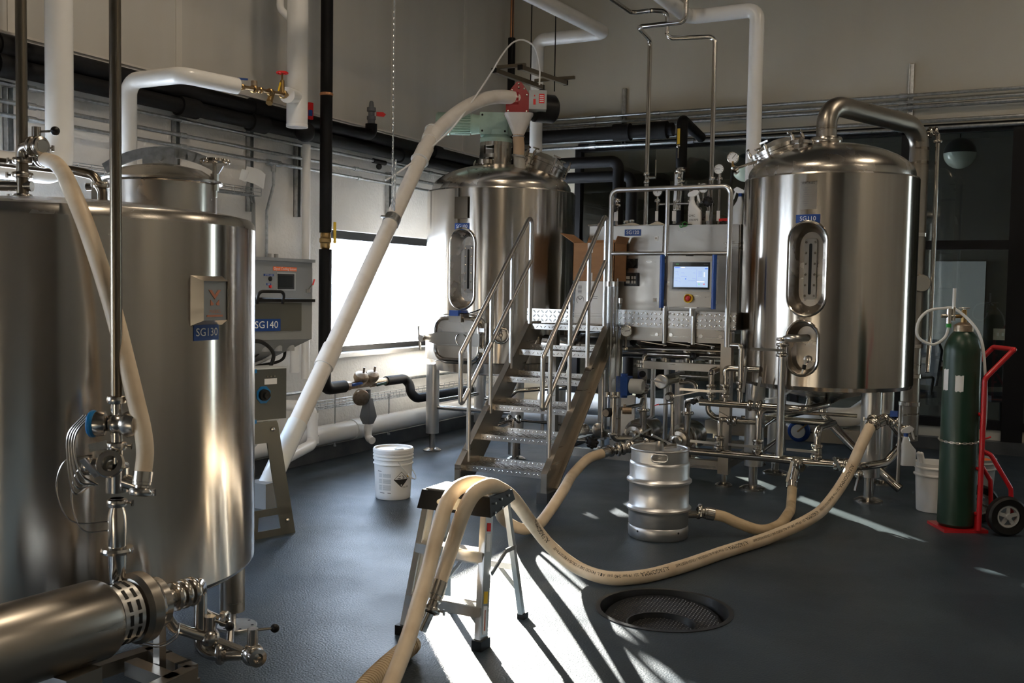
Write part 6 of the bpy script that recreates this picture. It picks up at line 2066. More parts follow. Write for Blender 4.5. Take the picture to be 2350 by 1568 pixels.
# ------------------------------------------------------------------ services on the back wall
YW = YB
for i, (qy, r) in enumerate(((277, 0.017), (290, 0.017), (300, 0.022), (329, 0.02), (343, 0.02))):
    z = aY(1250, qy, YW - 0.07).z
    c_ = thing('conduit', ['first and highest conduit along the tan back wall', 'second conduit from the top along the tan back wall', 'third conduit from the top along the tan back wall', 'fourth conduit from the top just below the black main', 'lowest conduit just above the black glazing frame'][i], 'conduit', (-1, YW - 0.07, z), 'conduits along the back wall')
    MB().cyl((XW + 0.1, YW - 0.07, z), (3.0, YW - 0.07, z), r, n=10).build('tube', 'galvanised', c_)
    for qx2 in (1360, 1505 + 20 * i, 2070):
        x = aY(qx2, 300, YW - 0.07).x
        MB().cyl((x - 0.04, YW - 0.07, z), (x + 0.04, YW - 0.07, z), r * 1.4, n=10).build('coupling', 'galvanised', c_)
for qx, ya, yb_, lab in ((1433, 203, 338, 'short strut channel on the back wall left of the steel pipes'), (2093, 146, 290, 'tall strut channel on the back wall above the kettle')):
    p, c_ = aY(qx, ya, YW - 0.03), aY(qx, yb_, YW - 0.03)
    tag(MB().span((p.x - 0.024, YW - 0.006, c_.z), (p.x + 0.024, YW, p.z)).span((p.x - 0.024, YW - 0.045, c_.z), (p.x - 0.018, YW, p.z)).span((p.x + 0.018, YW - 0.045, c_.z), (p.x + 0.024, YW, p.z)).build('strut_channel', 'galvanised', None), lab, 'strut')
bm = thing('insulated_main', 'black insulated main along the back wall with a raised elbow and yellow valve', 'pipe', (-4, YW - 0.25, 3))
zm = aY(1300, 312, YW - 0.2).z
xe = aY(1545, 300, YW - 0.2).x
MB().cyl((XW + 0.13, YW - 0.2, zm), (xe, YW - 0.2, zm), 0.075, n=20).build('insulation', 'foam_black', bm)
for qx in (1428, 1512):
    x = aY(qx, 305, YW - 0.2).x
    MB().cyl((x - 0.1, YW - 0.2, zm), (x + 0.1, YW - 0.2, zm), 0.10, n=20).build('collar', 'foam_black', bm)
YV = 9.6
q0, q1 = aY(1566, 275, YV), aY(1562, 385, YV)
q2 = aY(1612, 290, YW - 0.2)
MB().pipe([(q0.x, YV, q1.z), (q0.x, YV, q0.z), (q2.x, YW - 0.25, q0.z)], 0.055, 0.07, 18, 6).build('drop', 'foam_black', bm)
p = aY(1557, 335, YV - 0.08)
MB().beam(p + up * 0.02, p + up * 0.17, 0.026, 0.008, up=V((0, -1, 0))).build('valve_handle', 'yellow', bm)
MB().sphere(p, 0.022, 10, 6).cyl(p, p - up * 0.12, 0.006, n=8).build('valve_stem', 'fitting_steel', bm)
MB().cyl((q0.x, YV, q1.z), (q0.x - 0.02, YV, q1.z - 0.42), 0.030, n=14).build('steel_drop', 'pipe_steel', bm)
for dz in (0.03, 0.14, 0.18):
    clamp((q0.x - 0.005, YV, q1.z - dz), (0, 0, 1), 0.034, bm)
# black pipes crossing behind the guard rail
for qx0, qy0, qx1, qy1, qx2, qy2, Yq, lab in ((1330, 374, 1420, 372, 1418, 560, 10.2, 'upper black insulated pipe bending down behind the guard rail'), (1330, 408, 1450, 405, 1446, 560, 10.5, 'lower black insulated pipe bending down behind the guard rail')):
    a, b_, c_ = aY(qx0, qy0, Yq), aY(qx1, qy1, Yq), aY(qx2, qy2, Yq)
    tag(MB().pipe([(a.x - 0.6, Yq, a.z), (b_.x, Yq, a.z), (b_.x, Yq, 0.0)], 0.062, 0.09, 18, 6).build('black_pipe', 'foam_black', None), lab, 'pipe')

# ------------------------------------------------------------------ overhead pipes
# white jacketed pipes C (over the mash tun) and D (over the kettle)
YC = 9.55
q = aY(1232, 200, YC)
zt_ = aY(1237, 92, YC).z
e1 = aZ(1375, 66, zt_)
e2 = aZ(1180, -30, zt_)
wc = thing('white_pipe', 'white jacketed pipe rising behind the green motor and turning overhead', 'pipe', (q.x, YC, 2.6))
MB().pipe([(q.x, YC, 2.2), (q.x, YC, zt_), (e1.x, YC, zt_), (e1.x + (e2.x - e1.x) * 2.5, YC + (e2.y - YC) * 2.5, zt_)], 0.068, 0.09, 22, 7).build('jacket', 'jacket_white', wc)
YD = 8.95
q = aY(1733, 200, YD)
zt_ = aY(1737, 22, YD).z
e1 = aZ(1585, 42, zt_)
e2 = aZ(1490, -30, zt_)
wdp = thing('white_pipe', 'white jacketed pipe rising behind the kettle hatch and turning overhead', 'pipe', (q.x, YD, 2.4))
MB().pipe([(q.x, YD, 1.9), (q.x, YD, zt_), (e1.x, YD, zt_), (e1.x + (e2.x - e1.x) * 2.5, YD + (e2.y - YD) * 2.5, zt_)], 0.066, 0.09, 22, 7).build('jacket', 'jacket_white', wdp)
# thin stainless lines
YE = 8.85
q = aY(1487, 300, YE)
zt_ = aY(1491, 92, YE).z
e1, e2 = aZ(1464, 62, zt_), aZ(1574, 50, zt_)
sa = thing('steel_line', 'thin stainless line above the cabinet with a zigzag, left of the pair', 'pipe', (q.x, YE, 2.1))
MB().pipe([(q.x, YE, CZ1 - 0.3), (q.x, YE, zt_), e1, e2, e2 + up * 1.2], 0.021, 0.06, 14, 6).build('tube', 'pipe_steel', sa)
q = aY(1637, 250, YE)
zt_ = aY(1640, 84, YE).z
e1 = aZ(1530, 88, zt_)
z2 = zt_ + 0.24
e2 = V((e1.x, e1.y, z2))
e3, e4 = aZ(1497, 24, z2), aZ(1450, 30, z2)
e5 = aZ(1395, -8, z2)
sb = thing('steel_line', 'thin stainless line above the cabinet with a stepped jog, right of the pair', 'pipe', (q.x, YE, 2.1))
MB().pipe([(q.x, YE, CZ1 - 0.3), (q.x, YE, zt_), e1, e2, e3, e4, e4 + (e5 - e4) * 2], 0.021, 0.06, 14, 6).build('tube', 'pipe_steel', sb)
# copper and black risers in the corner
q = aY(1175, 60, 10.7)
cpz = aY(1172, 88, 10.7).z
cr_ = thing('copper_riser', 'copper pipe with black sleeve rising in the far corner', 'pipe', (q.x, 10.7, 2.6))
MB().cyl((q.x, 10.7, cpz), (q.x, 10.7, 6.2), 0.022, n=12).build('copper_pipe', 'copper', cr_)
MB().cyl((q.x, 10.7, 2.7), (q.x, 10.7, cpz), 0.045, n=14).build('sleeve', 'foam_black', cr_)
# trapeze hanger above the mash tun
th_ = thing('trapeze_hanger', 'suspended frame of dark strut bars on threaded rods above the green motor', 'hanger', (-4.3, 8.5, 3.6))
zt_ = 3.62
pa, pb, pc, pd = aZ(1135, 162, zt_), aZ(1243, 200, zt_), aZ(1195, 155, zt_), aZ(1297, 190, zt_)
for a, c_ in ((pa, pb), (pc, pd)):
    MB().beam(a, c_, 0.042, 0.042).build('bar', 'dark_steel', th_)
    for e_, d_ in ((a, a - c_), (c_, c_ - a)):
        MB().beam(e_, e_ + d_.normalized() * 0.02, 0.046, 0.046).build('end_cap', 'rubber_black', th_)
MB().beam(pa.lerp(pb, 0.06) + up * 0.04, pc.lerp(pd, 0.1) + up * 0.04, 0.035, 0.03).build('cross_bar', 'dark_steel', th_)
MB().beam(pa.lerp(pb, 0.85) + up * 0.04, pd.lerp(pc, 0.1) + V((0.12, 0.06, 0.04)), 0.035, 0.03).build('cross_bar', 'dark_steel', th_)
for p in (pa.lerp(pb, 0.35), pb.lerp(pa, 0.25), pd.lerp(pc, 0.25)):
    MB().cyl(p - up * (0.0 if p is not None else 0), p + up * 2.6, 0.006, n=8).build('rod', 'frame_black', th_)
MB().cyl(pd.lerp(pc, 0.25), pd.lerp(pc, 0.25) - up * 0.12, 0.006, n=8).build('rod', 'frame_black', th_)
# ================================================================== glycol panel, grain mill and auger
gp = thing('glycol_panel', 'grey wall cabinet with an orange Glycol Cooling System tag and small screen', 'control panel', (-5.4, 6.3, 1.5))
XG = -5.38
g0, g1 = aX(520, 597, XG), aX(716, 690, XG)
ztop, zbot = aX(716, 603, XG).z, aX(716, 720, XG).z
MB().span((XL + 0.03, g0.y - 0.2, zbot - 0.10), (XG, g1.y, ztop)).build('cabinet_body', 'grey_box', gp)
MB().span((XG, g0.y - 0.19, zbot - 0.09), (XG + 0.018, g1.y - 0.02, ztop - 0.045)).build('door', 'grey_box', gp)
MB().span((XL + 0.03, g0.y - 0.21, ztop), (XG + 0.03, g1.y + 0.005, ztop + 0.025)).build('rain_hood', 'grey_box', gp)
XS = XG + 0.018
ey_, ez_ = V((0, 1, 0)), V((0, 0, 1))


def wall_plate(x0, y0, x1, y1, X, th, m, parent, name, rad=0.0):
    a, c = aX(x0, y0, X), aX(x1, y1, X)
    # keep plates level although the picture leans
    w, h = abs(c.y - a.y), abs(aX((x0 + x1) / 2, y0, X).z - aX((x0 + x1) / 2, y1, X).z)
    ctr = aX((x0 + x1) / 2, (y0 + y1) / 2, X)
    pol = rrect(w, h, rad, 4) if rad else [(-w / 2, -h / 2), (w / 2, -h / 2), (w / 2, h / 2), (-w / 2, h / 2)]
    return MB().prism(pol, ctr, ey_, ez_, (th, 0, 0)).build(name, m, parent), ctr, w, h


tg, c_, w, h = wall_plate(627, 613, 681, 622, XS, 0.002, 'orange_tag', gp, 'name_tag')
lettering('Glycol Cooling System', w * 0.105, c_ + V((0.002, 0, 0)), ey_, ez_, 'label_white', tg)
s_, c_, w, h = wall_plate(634, 626, 677, 667, XS, 0.008, 'grey_light', gp, 'screen_frame')
wall_plate(637, 629, 675, 664, XS + 0.008, 0.003, 'plastic_black', s_, 'screen_border')
wall_plate(640, 633, 672, 660, XS + 0.011, 0.001, 'screen_dark', s_, 'screen')
t1, c_, w, h = wall_plate(605, 629, 628, 634, XS, 0.002, 'label_blue', gp, 'button_tag')
lettering('GLYCOL ALARM', w * 0.105, c_ + V((0.002, 0, 0)), ey_, ez_, 'label_white', t1)
t2, c_, w, h = wall_plate(611, 650, 622, 655, XS, 0.002, 'label_blue', gp, 'button_tag')
lettering('RESET', w * 0.22, c_ + V((0.002, 0, 0)), ey_, ez_, 'label_white', t2)
q = aX(619, 640, XS)
MB().lathe([(0.018, 0), (0.018, 0.012), (0.012, 0.016), (0, 0.016)], q, (1, 0, 0), 16).build('alarm_lamp', 'plastic_black', gp)
q = aX(619, 658, XS)
MB().lathe([(0.012, 0), (0.012, 0.014), (0, 0.016)], q, (1, 0, 0), 14).build('reset_button', 'red_valve', gp)
for y in (g1.y - 0.42, g1.y - 0.34):
    MB().cyl((XG - 0.1, y, ztop + 0.025), (XG - 0.1, y, ztop + 0.06), 0.018, n=10).build('cable_gland', 'grey_light', gp)
q = aX(706, 668, XS)
MB().box(q, (0.02, 0.05, 0.03)).cyl(q, q + V((0.03, 0.03, 0.06)), 0.006, n=8).build('latch', 'fitting_steel', gp)
MB().beam(q + V((0.03, 0.03, 0.05)), q + V((0.04, 0.04, 0.10)), 0.012, 0.012).build('latch_tip', 'red_valve', gp)
MB().cyl((XG - 0.1, g1.y - 0.10, zbot - 0.5), (XG - 0.1, g1.y - 0.10, zbot - 0.1), 0.04, n=14).build('cable_duct', 'pvc_white', gp)

# ---- mill with hopper, stand and motor box
ml = thing('grain_mill', 'olive steel grain mill with hopper labelled SG140 on an A frame stand', 'grain mill', (-4.25, 5.05, 0))
fdir = V((0.30, 0.954, 0)).normalized()        # along the mill front, away from the viewer
ndir = V((fdir.y, -fdir.x, 0))                 # out of the mill front, to the viewer's right
foot = aZ(678, 1222, 0)


def mp(f, n, z):
    """place in mill space: f along the front from the visible foot, n outwards"""
    return V((foot.x, foot.y, 0)) + fdir * f + ndir * n + up * z


tH = 6.35
h1, h2 = aD(716, 690, tH), aD(716, 778, tH)
fH = (V((h1.x, h1.y, 0)) - V((foot.x, foot.y, 0))).dot(fdir)
nH = (V((h1.x, h1.y, 0)) - V((foot.x, foot.y, 0))).dot(ndir)
zr, zb_ = h1.z, h2.z
L_ = 0.95
hp = MB()
vs_ = [mp(fH, nH, zr), mp(fH - L_, nH, zr), mp(fH - L_, nH - 0.6, zr), mp(fH, nH - 0.6, zr), mp(fH, nH, zb_), mp(fH - L_, nH, zb_), mp(fH - L_, nH - 0.6, zb_), mp(fH, nH - 0.6, zb_),
       mp(fH - 0.36, nH - 0.18, zb_ - 0.20), mp(fH - L_ + 0.36, nH - 0.18, zb_ - 0.20), mp(fH - L_ + 0.36, nH - 0.42, zb_ - 0.20), mp(fH - 0.36, nH - 0.42, zb_ - 0.20)]
hp.add(vs_, [(0, 1, 5, 4), (1, 2, 6, 5), (2, 3, 7, 6), (3, 0, 4, 7), (4, 5, 9, 8), (5, 6, 10, 9), (6, 7, 11, 10), (7, 4, 8, 11), (8, 9, 10, 11)])
ho = hp.build('hopper', 'grey_box', ml, angle=20)
b = MB()
for a, c_ in ((mp(fH + 0.012, nH + 0.008, zr), mp(fH - L_, nH + 0.008, zr)), (mp(fH + 0.012, nH - 0.6, zr), mp(fH - L_, nH - 0.6, zr)), (mp(fH + 0.008, nH, zr), mp(fH + 0.008, nH - 0.6, zr))):
    b.beam(a, c_, 0.022, 0.018)
b.build('hopper_rim', 'rubber_black', ho)
MB().add([mp(fH - 0.08, nH + 0.004, zr - 0.015), mp(fH - L_ + 0.02, nH + 0.004, zr - 0.015), mp(fH - L_ + 0.02, nH + 0.004, zb_ + 0.055), mp(fH - 0.08, nH + 0.004, zb_ + 0.055)], [(0, 1, 2, 3)]).build('hopper_panel', 'olive_steel', ho)
a, c_ = mp(fH - 0.34, nH + 0.006, 0), None
q = aD(607, 746, tH - 0.22)
fL = (V((q.x, q.y, 0)) - V((foot.x, foot.y, 0))).dot(fdir)
for lw, lh in ((0.20, 0.075),):
    o = mp(fL, nH + 0.006, q.z)
    lb = MB().prism([(-lw / 2, -lh / 2), (lw / 2, -lh / 2), (lw / 2, lh / 2), (-lw / 2, lh / 2)], o, fdir, up, ndir * 0.002).build('number_label', 'label_blue', ho, label='blue label reading SG140')
    lettering('SG140', lh * 0.82, o + ndir * 0.002, fdir, up, 'label_white', lb)
hd = [mp(fL - 0.08, nH + 0.03, zr - 0.02), mp(fL - 0.08, nH + 0.05, zr + 0.055), mp(fL + 0.10, nH + 0.05, zr + 0.055), mp(fL + 0.10, nH + 0.03, zr - 0.02)]
MB().pipe(hd, 0.010, 0.03, 10).build('hopper_handle', 'rubber_black', ho)
# mill box
zb0, zb1 = aD(657, 960, 6.1).z, aD(657, 845, 6.1).z
qb = aD(657, 900, 6.1)
fB = (V((qb.x, qb.y, 0)) - V((foot.x, foot.y, 0))).dot(fdir)
nB = (V((qb.x, qb.y, 0)) - V((foot.x, foot.y, 0))).dot(ndir)
qc = aD(621, 900, 6.1 - 0.22)
WB = 0.23
Mm = Matrix((fdir, ndir, up)).transposed()
zc_ = (zb0 + zb1) / 2
MB().box(mp(fB - WB / 2, nB - 0.17, zc_), (WB, 0.34, zb1 - zb0), M=Mm).build('switch_box', 'mill_dark', ml)
MB().box(mp(fB - WB - 0.17, nB - 0.13, zc_ - 0.005), (0.34, 0.32, zb1 - zb0), M=Mm).build('mill_box', 'mill_dark', ml)
for z in (zb1 - 0.005, zb0):
    MB().box(mp(fB - WB - 0.17, nB - 0.125, z), (0.345, 0.33, 0.022), M=Mm).build('blue_edge', 'blue_paint', ml)
MB().box(mp(fB - 0.11, nB - 0.17, zb1 + 0.004), (0.23, 0.34, 0.008), M=Mm).build('box_top', 'plastic_milky', ml)
fr0 = fB - WB - 0.04
for z in (zb1 - 0.05, zb0 + 0.05):
    MB().lathe([(0.012, 0), (0.011, 0.006), (0, 0.009)], mp(fr0, nB + 0.03, z), ndir, 12).build('bolt', 'fitting_steel', ml)
dl = MB().box(mp(fr0 - 0.06, nB + 0.031, zc_ + 0.005), (0.16, 0.002, 0.075), M=Mm).build('danger_label', 'label_white', ml, label='white and red DANGER label')
MB().box(mp(fr0 - 0.06, nB + 0.032, zc_ + 0.03), (0.16, 0.002, 0.022), M=Mm).build('red_band', 'red_valve', dl)
lettering('DANGER', 0.022, mp(fr0 - 0.085, nB + 0.0335, zc_ + 0.03), fdir, up, 'label_white', dl)
for k in range(3):
    MB().box(mp(fr0 - 0.03, nB + 0.032, zc_ + 0.01 - 0.012 * k), (0.07, 0.002, 0.004), M=Mm).build('text_line', 'ink_grey', dl)
MB().lathe([(0.02, 0), (0.02, 0.002), (0, 0.002)], mp(fr0 - 0.105, nB + 0.032, zc_ - 0.008), ndir, 16).build('blue_disc', 'blue_paint', dl)
MB().pipe([mp(fr0 - 0.10, nB + 0.03, zc_ + 0.08), mp(fr0 - 0.05, nB + 0.075, zc_ + 0.08), mp(fr0 - 0.05, nB + 0.075, zc_ - 0.09), mp(fr0 - 0.10, nB + 0.03, zc_ - 0.09)], 0.010, 0.025, 10).build('grab_handle', 'rubber_black', ml)
q = mp(fB - 0.16, nB, zc_ + 0.0)
MB().prism([(0.05 * math.cos(PI / 8 + k * PI / 4), 0.055 * math.sin(PI / 8 + k * PI / 4)) for k in range(8)], q, fdir, up, ndir * 0.006).build('switch_plate', 'blue_paint', ml)
MB().lathe([(0.036, 0), (0.034, 0.02), (0.022, 0.024), (0.02, 0.045), (0, 0.048)], q + ndir * 0.006, ndir, 18).build('rotary_switch', 'rubber_black', ml)
MB().box(mp(fB - 0.11, nB + 0.001, zb1 - 0.075), (0.085, 0.003, 0.035), M=Mm).build('type_label', 'label_white', ml)
for k in range(3):
    MB().lathe([(0.006, 0), (0.006, 0.006), (0, 0.006)], mp(fB - 0.135 + 0.025 * k, nB, zb1 - 0.045), ndir, 8).build('pilot_light', 'fitting_steel', ml)
# cables between hopper and box
for k in range(6):
    a = mp(fH - 0.14 - 0.03 * k, nH - 0.10, zb_ - 0.02)
    c_ = mp(fB - 0.10 - 0.04 * k, nB - 0.20, zb1)
    m_ = a.lerp(c_, 0.5) + fdir * (0.10 - 0.05 * k) + up * (-0.03 + 0.02 * (k % 3))
    MB().sweep(spline([a, m_, c_], 8), 0.010 if k < 2 else 0.006, 6).build('cable', ('rubber_black', 'grey_light')[k % 2], ml)
MB().sweep(spline([mp(fB - 0.02, nB - 0.15, zb1 - 0.01), mp(fB - 0.01, nB - 0.13, zb1 + 0.08), mp(fB - 0.12, nB - 0.1, zb1 + 0.16), mp(fB - 0.24, nB - 0.1, zb1 + 0.15), mp(fB - 0.32, nB - 0.1, zb1 + 0.08)], 8), 0.012, 8).build('cable', 'rubber_black', ml)
for k in range(3):
    q = mp(fH - 0.12 - 0.09 * k, nH - 0.06, zb_ - 0.015)
    MB().cyl(q, q - up * 0.06, 0.026, n=12).build('cable_gland', 'grey_light', ml)
# stand: plate side frames leaning outwards
qt = aD(632, 972, 6.05)
fT = (V((qt.x, qt.y, 0)) - V((foot.x, foot.y, 0))).dot(fdir)
nT = (V((qt.x, qt.y, 0)) - V((foot.x, foot.y, 0))).dot(ndir)
zT = aD(632, 966, 6.05).z
for side in (0, 1):
    nn = nT if side == 0 else nT - 0.50
    n0 = 0.0 if side == 0 else -0.62
    ex_ = fdir
    def tp(f, z):
        u = z / zT
        return mp(f, n0 + (nn - n0) * u, z)
    b = MB()
    def strip(p, q2, w):
        b.beam(tp(*p), tp(*q2), 0.008, w, up=V(ndir).cross(tp(*q2) - tp(*p)))
    f1 = fT + 0.02
    lo = 0.0
    # leg plate, top plate, bottom plate with slot
    def quad(pts):
        vs_ = [tp(*p) for p in pts]
        nrm = (vs_[1] - vs_[0]).cross(vs_[2] - vs_[0]).normalized() * 0.008
        k = len(vs_)
        b.add(vs_ + [v + nrm for v in vs_], [tuple(range(k)), tuple(range(2 * k - 1, k - 1, -1))] + [(i, k + i, k + (i + 1) % k, (i + 1) % k) for i in range(k)])
    quad([(0.0, 0.0), (-0.10, 0.0), (f1 - 0.10, zT), (f1 - 0.01, zT), (f1 + 0.0, zT - 0.02)])
    quad([(f1 - 0.06, zT), (f1 - 0.70, zT), (f1 - 0.70, zT - 0.13), (f1 - 0.05, zT - 0.13)])
    quad([(-0.05, 0.0), (-0.98, 0.0), (-0.98, 0.045), (-0.05, 0.045)])
    quad([(-0.05, 0.135), (-0.98, 0.135), (-0.98, 0.18), (-0.05, 0.18)])
    quad([(-0.27, 0.03), (-0.45, 0.03), (-0.45, 0.15), (-0.27, 0.15)])
    quad([(-0.9, 0.0), (-1.0, 0.0), (f1 - 0.62, zT), (f1 - 0.70, zT)])
    fo = b.build('side_frame', 'olive_steel', ml, angle=20)
    for f, z in ((-0.07, 0.09), (f1 - 0.04, zT - 0.05)):
        MB().lathe([(0.014, 0), (0.013, 0.006), (0, 0.010)], tp(f, z) + ndir * 0.008, ndir, 12).build('bolt', 'fitting_steel', fo)
    MB().torus(tp(-0.36, 0.09) + ndir * 0.006, ndir, 0.045, 0.006, 20, 6).build('pressed_ring', 'grey_light', fo)
# outlet chute under the mill
MB().add([mp(fB - 0.30, nB, zb0), mp(fB - 0.05, nB, zb0), mp(fB - 0.05, nB - 0.3, zb0), mp(fB - 0.30, nB - 0.3, zb0), mp(fB - 0.42, nB - 0.1, zb0 - 0.30), mp(fB - 0.28, nB - 0.1, zb0 - 0.30), mp(fB - 0.28, nB - 0.24, zb0 - 0.30), mp(fB - 0.42, nB - 0.24, zb0 - 0.30)],
         [(0, 1, 5, 4), (1, 2, 6, 5), (2, 3, 7, 6), (3, 0, 4, 7)]).build('chute', 'plastic_milky', ml, angle=20)

# ---- auger tube from the mill up to the mash tun
au = thing('grain_auger', 'long white auger tube climbing from the mill to a red drive over the mash tun', 'auger', (-4.6, 6.5, 0))
A0 = mp(fB - 0.34, nB - 0.16, 0.22)
A1 = aD(690, 955, 6.75)
A2 = aD(985, 322, 8.55)
end = aD(1186, 226, 9.15)
# straight part: from the intake through A1 to A2
d0 = (A2 - A1).normalized()
low = A1 - d0 * 0.52
path = [A2, aD(1022, 282, 8.65), aD(1060, 252, 8.75), aD(1110, 228, 8.93), aD(1150, 222, 9.05), end]
tube = [low, A2 - d0 * 0.3] + spline(path, 6)
MB().sweep(tube, 0.062, 18).build('tube', 'auger_white', au)
for f_ in (0.30, 0.945):
    q = low.lerp(A2, f_)
    MB().cyl(q - d0 * 0.09, q + d0 * 0.09, 0.071, n=20).build('coupling', 'auger_white', au)
q = aD(1012, 292, 8.62)
MB().cyl(A2 + d0 * 0.0, A2 + d0 * 0.14, 0.070, n=20).build('coupling', 'auger_white', au)
MB().cyl(low - d0 * 0.05, A1 + d0 * -0.06, 0.068, n=20).build('intake_sleeve', 'tube_clear', au)
MB().box(low - d0 * 0.10, (0.16, 0.16, 0.16)).build('intake_boot', 'grey_box', au)
q = aD(893, 509, 7.95)
q = low + d0 * (q - low).dot(d0)
hc_ = MB().cyl(q - d0 * 0.035, q + d0 * 0.035, 0.068, n=20).build('hose_clamp', 'galvanised', au)
MB().cyl(q + V((0.04, -0.05, 0.02)), q + V((-0.06, -0.06, 0.03)), 0.012, n=8).build('clamp_screw', 'galvanised', hc_)
# rope ties
for t_, s_ in ((A2 + d0 * 0.12, 0.075), (aD(960, 372, 8.4), 0.07)):
    p = low + d0 * (t_ - low).dot(d0)
    MB().torus(p, d0, 0.074, 0.005, 24, 6).build('tie', 'plastic_white', au)
# drive head
rd = (aD(1186, 226, 9.15) - aD(1150, 222, 9.05)).normalized()
C0 = aD(1190, 228, 9.15)
ex_ = V((RT.x, RT.y, 0)).normalized()
nf = V((0, 0, 0)) - ex_.cross(up) * 1.0
nf = V((ex_.y, -ex_.x, 0))                       # towards the viewer
hb_ = MB().prism([(-0.115, -0.14), (0.095, -0.14), (0.095, 0.045), (0.02, 0.15), (-0.02, 0.15), (-0.115, 0.03)], C0 + nf * 0.05, ex_, up, -nf * 0.18)
hb_.cyl(C0 - ex_ * 0.10, C0 + ex_ * 0.0, 0.076, n=20)
dh = hb_.build('drive_housing', 'drive_red', au, angle=25)
for p in ((-0.095, -0.12), (0.075, -0.12), (0.075, 0.03), (0.05, 0.085), (0.0, 0.13), (0.0, 0.095), (-0.06, 0.07)):
    MB().lathe([(0.010, 0), (0.009, 0.006), (0, 0.008)], C0 + nf * 0.05 + ex_ * p[0] + up * p[1], nf, 10).build('bolt', 'fitting_steel', dh)
bx0 = C0 + ex_ * 0.175 + up * -0.02 + nf * 0.02
Mb_ = Matrix((ex_, -nf, up)).transposed()
sb_ = MB().box(bx0, (0.16, 0.17, 0.17), M=Mb_).build('motor_switch_box', 'grey_light', au)
MB().box(bx0 + nf * 0.086 + ex_ * -0.03 + up * -0.02, (0.022, 0.006, 0.05), M=Mb_).build('red_switch', 'red_valve', sb_)
MB().box(bx0 + nf * 0.086 + ex_ * -0.03 + up * 0.035, (0.010, 0.006, 0.012), M=Mb_).build('red_lamp', 'red_valve', sb_)
MB().box(bx0 + nf * 0.086 + ex_ * 0.035 + up * 0.01, (0.05, 0.003, 0.085), M=Mb_).build('warning_print', 'red_valve', sb_)
for k in range(4):
    MB().box(bx0 + nf * 0.088 + ex_ * 0.035 + up * (0.035 - 0.017 * k), (0.036, 0.003, 0.007), M=Mb_).build('print_line', 'label_white', sb_)
mc = C0 + ex_ * 0.22 - up * 0.05 - nf * 0.12
mo_ = MB().lathe([(0, 0.0), (0.115, 0.0), (0.132, 0.015), (0.132, 0.20), (0.115, 0.22), (0, 0.22)], mc - ex_ * 0.08, (ex_ * 0.85 + nf * -0.4), 26).build('drive_motor', 'plastic_black', au)
MB().cyl(mc + up * 0.08, mc + up * 0.16, 0.035, n=14).build('capacitor', 'plastic_black', au)
# funnel and sock
fz = C0 - up * 0.14 + ex_ * 0.005
vs_ = []
for (w, z) in ((0.135, 0.0), (0.125, -0.012), (0.05, -0.19)):
    for k in range(16):
        a_ = 2 * PI * k / 16
        c_, s_ = math.cos(a_), math.sin(a_)
        pw_ = 0.35 if z > -0.1 else 1.0
        vs_.append(fz + (ex_ * (abs(c_) ** pw_ * (1 if c_ >= 0 else -1)) + nf * (abs(s_) ** pw_ * (1 if s_ >= 0 else -1))) * w + up * z)
MB().add(vs_, [(16 * r + k, 16 * r + (k + 1) % 16, 16 * r + 16 + (k + 1) % 16, 16 * r + 16 + k) for r in (0, 1) for k in range(16)] + [tuple(range(16))]).build('funnel', 'auger_white', au)
s0 = fz - up * 0.18
s1 = s0 - up * 0.20 + ex_ * 0.005
s2 = s1 - up * 0.21 + ex_ * 0.035
mat('sock_tan', (0.50, 0.36, 0.24), 0.8)
mat('sock_mesh', (0.40, 0.38, 0.33), 0.6, bump=(160, 0.8, 0.004, (1, 1, 0.3)))
MB().sweep(spline([s0 + up * 0.02, s0 - up * 0.05, s0 - up * 0.1 + ex_ * 0.006, s1], 6), 0.052, 18).build('sock', 'sock_tan', au)
MB().sweep([s1 + up * 0.01, s1 - up * 0.06 + ex_ * 0.01, s2], 0.052, 18).build('mesh_hose', 'sock_mesh', au)
MB().cyl(s2, s2 - up * 0.006 + ex_ * 0.001, 0.050, n=18).build('hose_lip', 'sock_tan', au)
MB().torus(s0 - up * 0.02, up, 0.054, 0.006, 22, 6).build('hose_clamp', 'galvanised', au)
MB().torus(s1, up + ex_ * 0.2, 0.060, 0.008, 22, 6).build('hose_clamp', 'galvanised', au)

# hanging chain that carries the tube, and the loose white cable
ch_top = aD(916, -20, 8.1)
ch_mid = aD(897, 330, 8.0)
ch_end = q2_ = low + d0 * (aD(893, 505, 7.95) - low).dot(d0) + V((0, 0, 0.02))
cb = chain([V((ch_end.x, ch_end.y, 6.25)), V((ch_end.x, ch_end.y, ch_end.z + 0.05))], 0.016, 0.0032)
tag(cb.build('hanging_chain', 'galvanised', None), 'long link chain hanging from the ceiling to the white auger tube', 'chain')
cb = chain([V((ch_end.x + 0.03, ch_end.y, ch_end.z + 0.45)), V((ch_end.x + 0.025, ch_end.y - 0.01, ch_end.z + 0.04))], 0.016, 0.0032)
tag(cb.build('chain_tail', 'galvanised', None), 'short doubled tail of chain just above the auger clamp', 'chain')
wcab = [aD(1238, 195, 9.2), aD(1238, 150, 9.2), aD(1226, 108, 9.15), aD(1205, 93, 9.1), aD(1180, 96, 9.0), aD(1155, 122, 8.95), aD(1128, 166, 8.9), aD(1095, 216, 8.8), aD(1040, 292, 8.62), aD(1005, 325, 8.52), aD(950, 370, 8.3), aD(905, 402, 8.1), aD(885, 414, 8.0)]
tag(MB().sweep(spline(wcab, 6), 0.008, 8).build('white_cable', 'plastic_white', None), 'thin white cable looping up over the red drive and along the auger', 'cable')
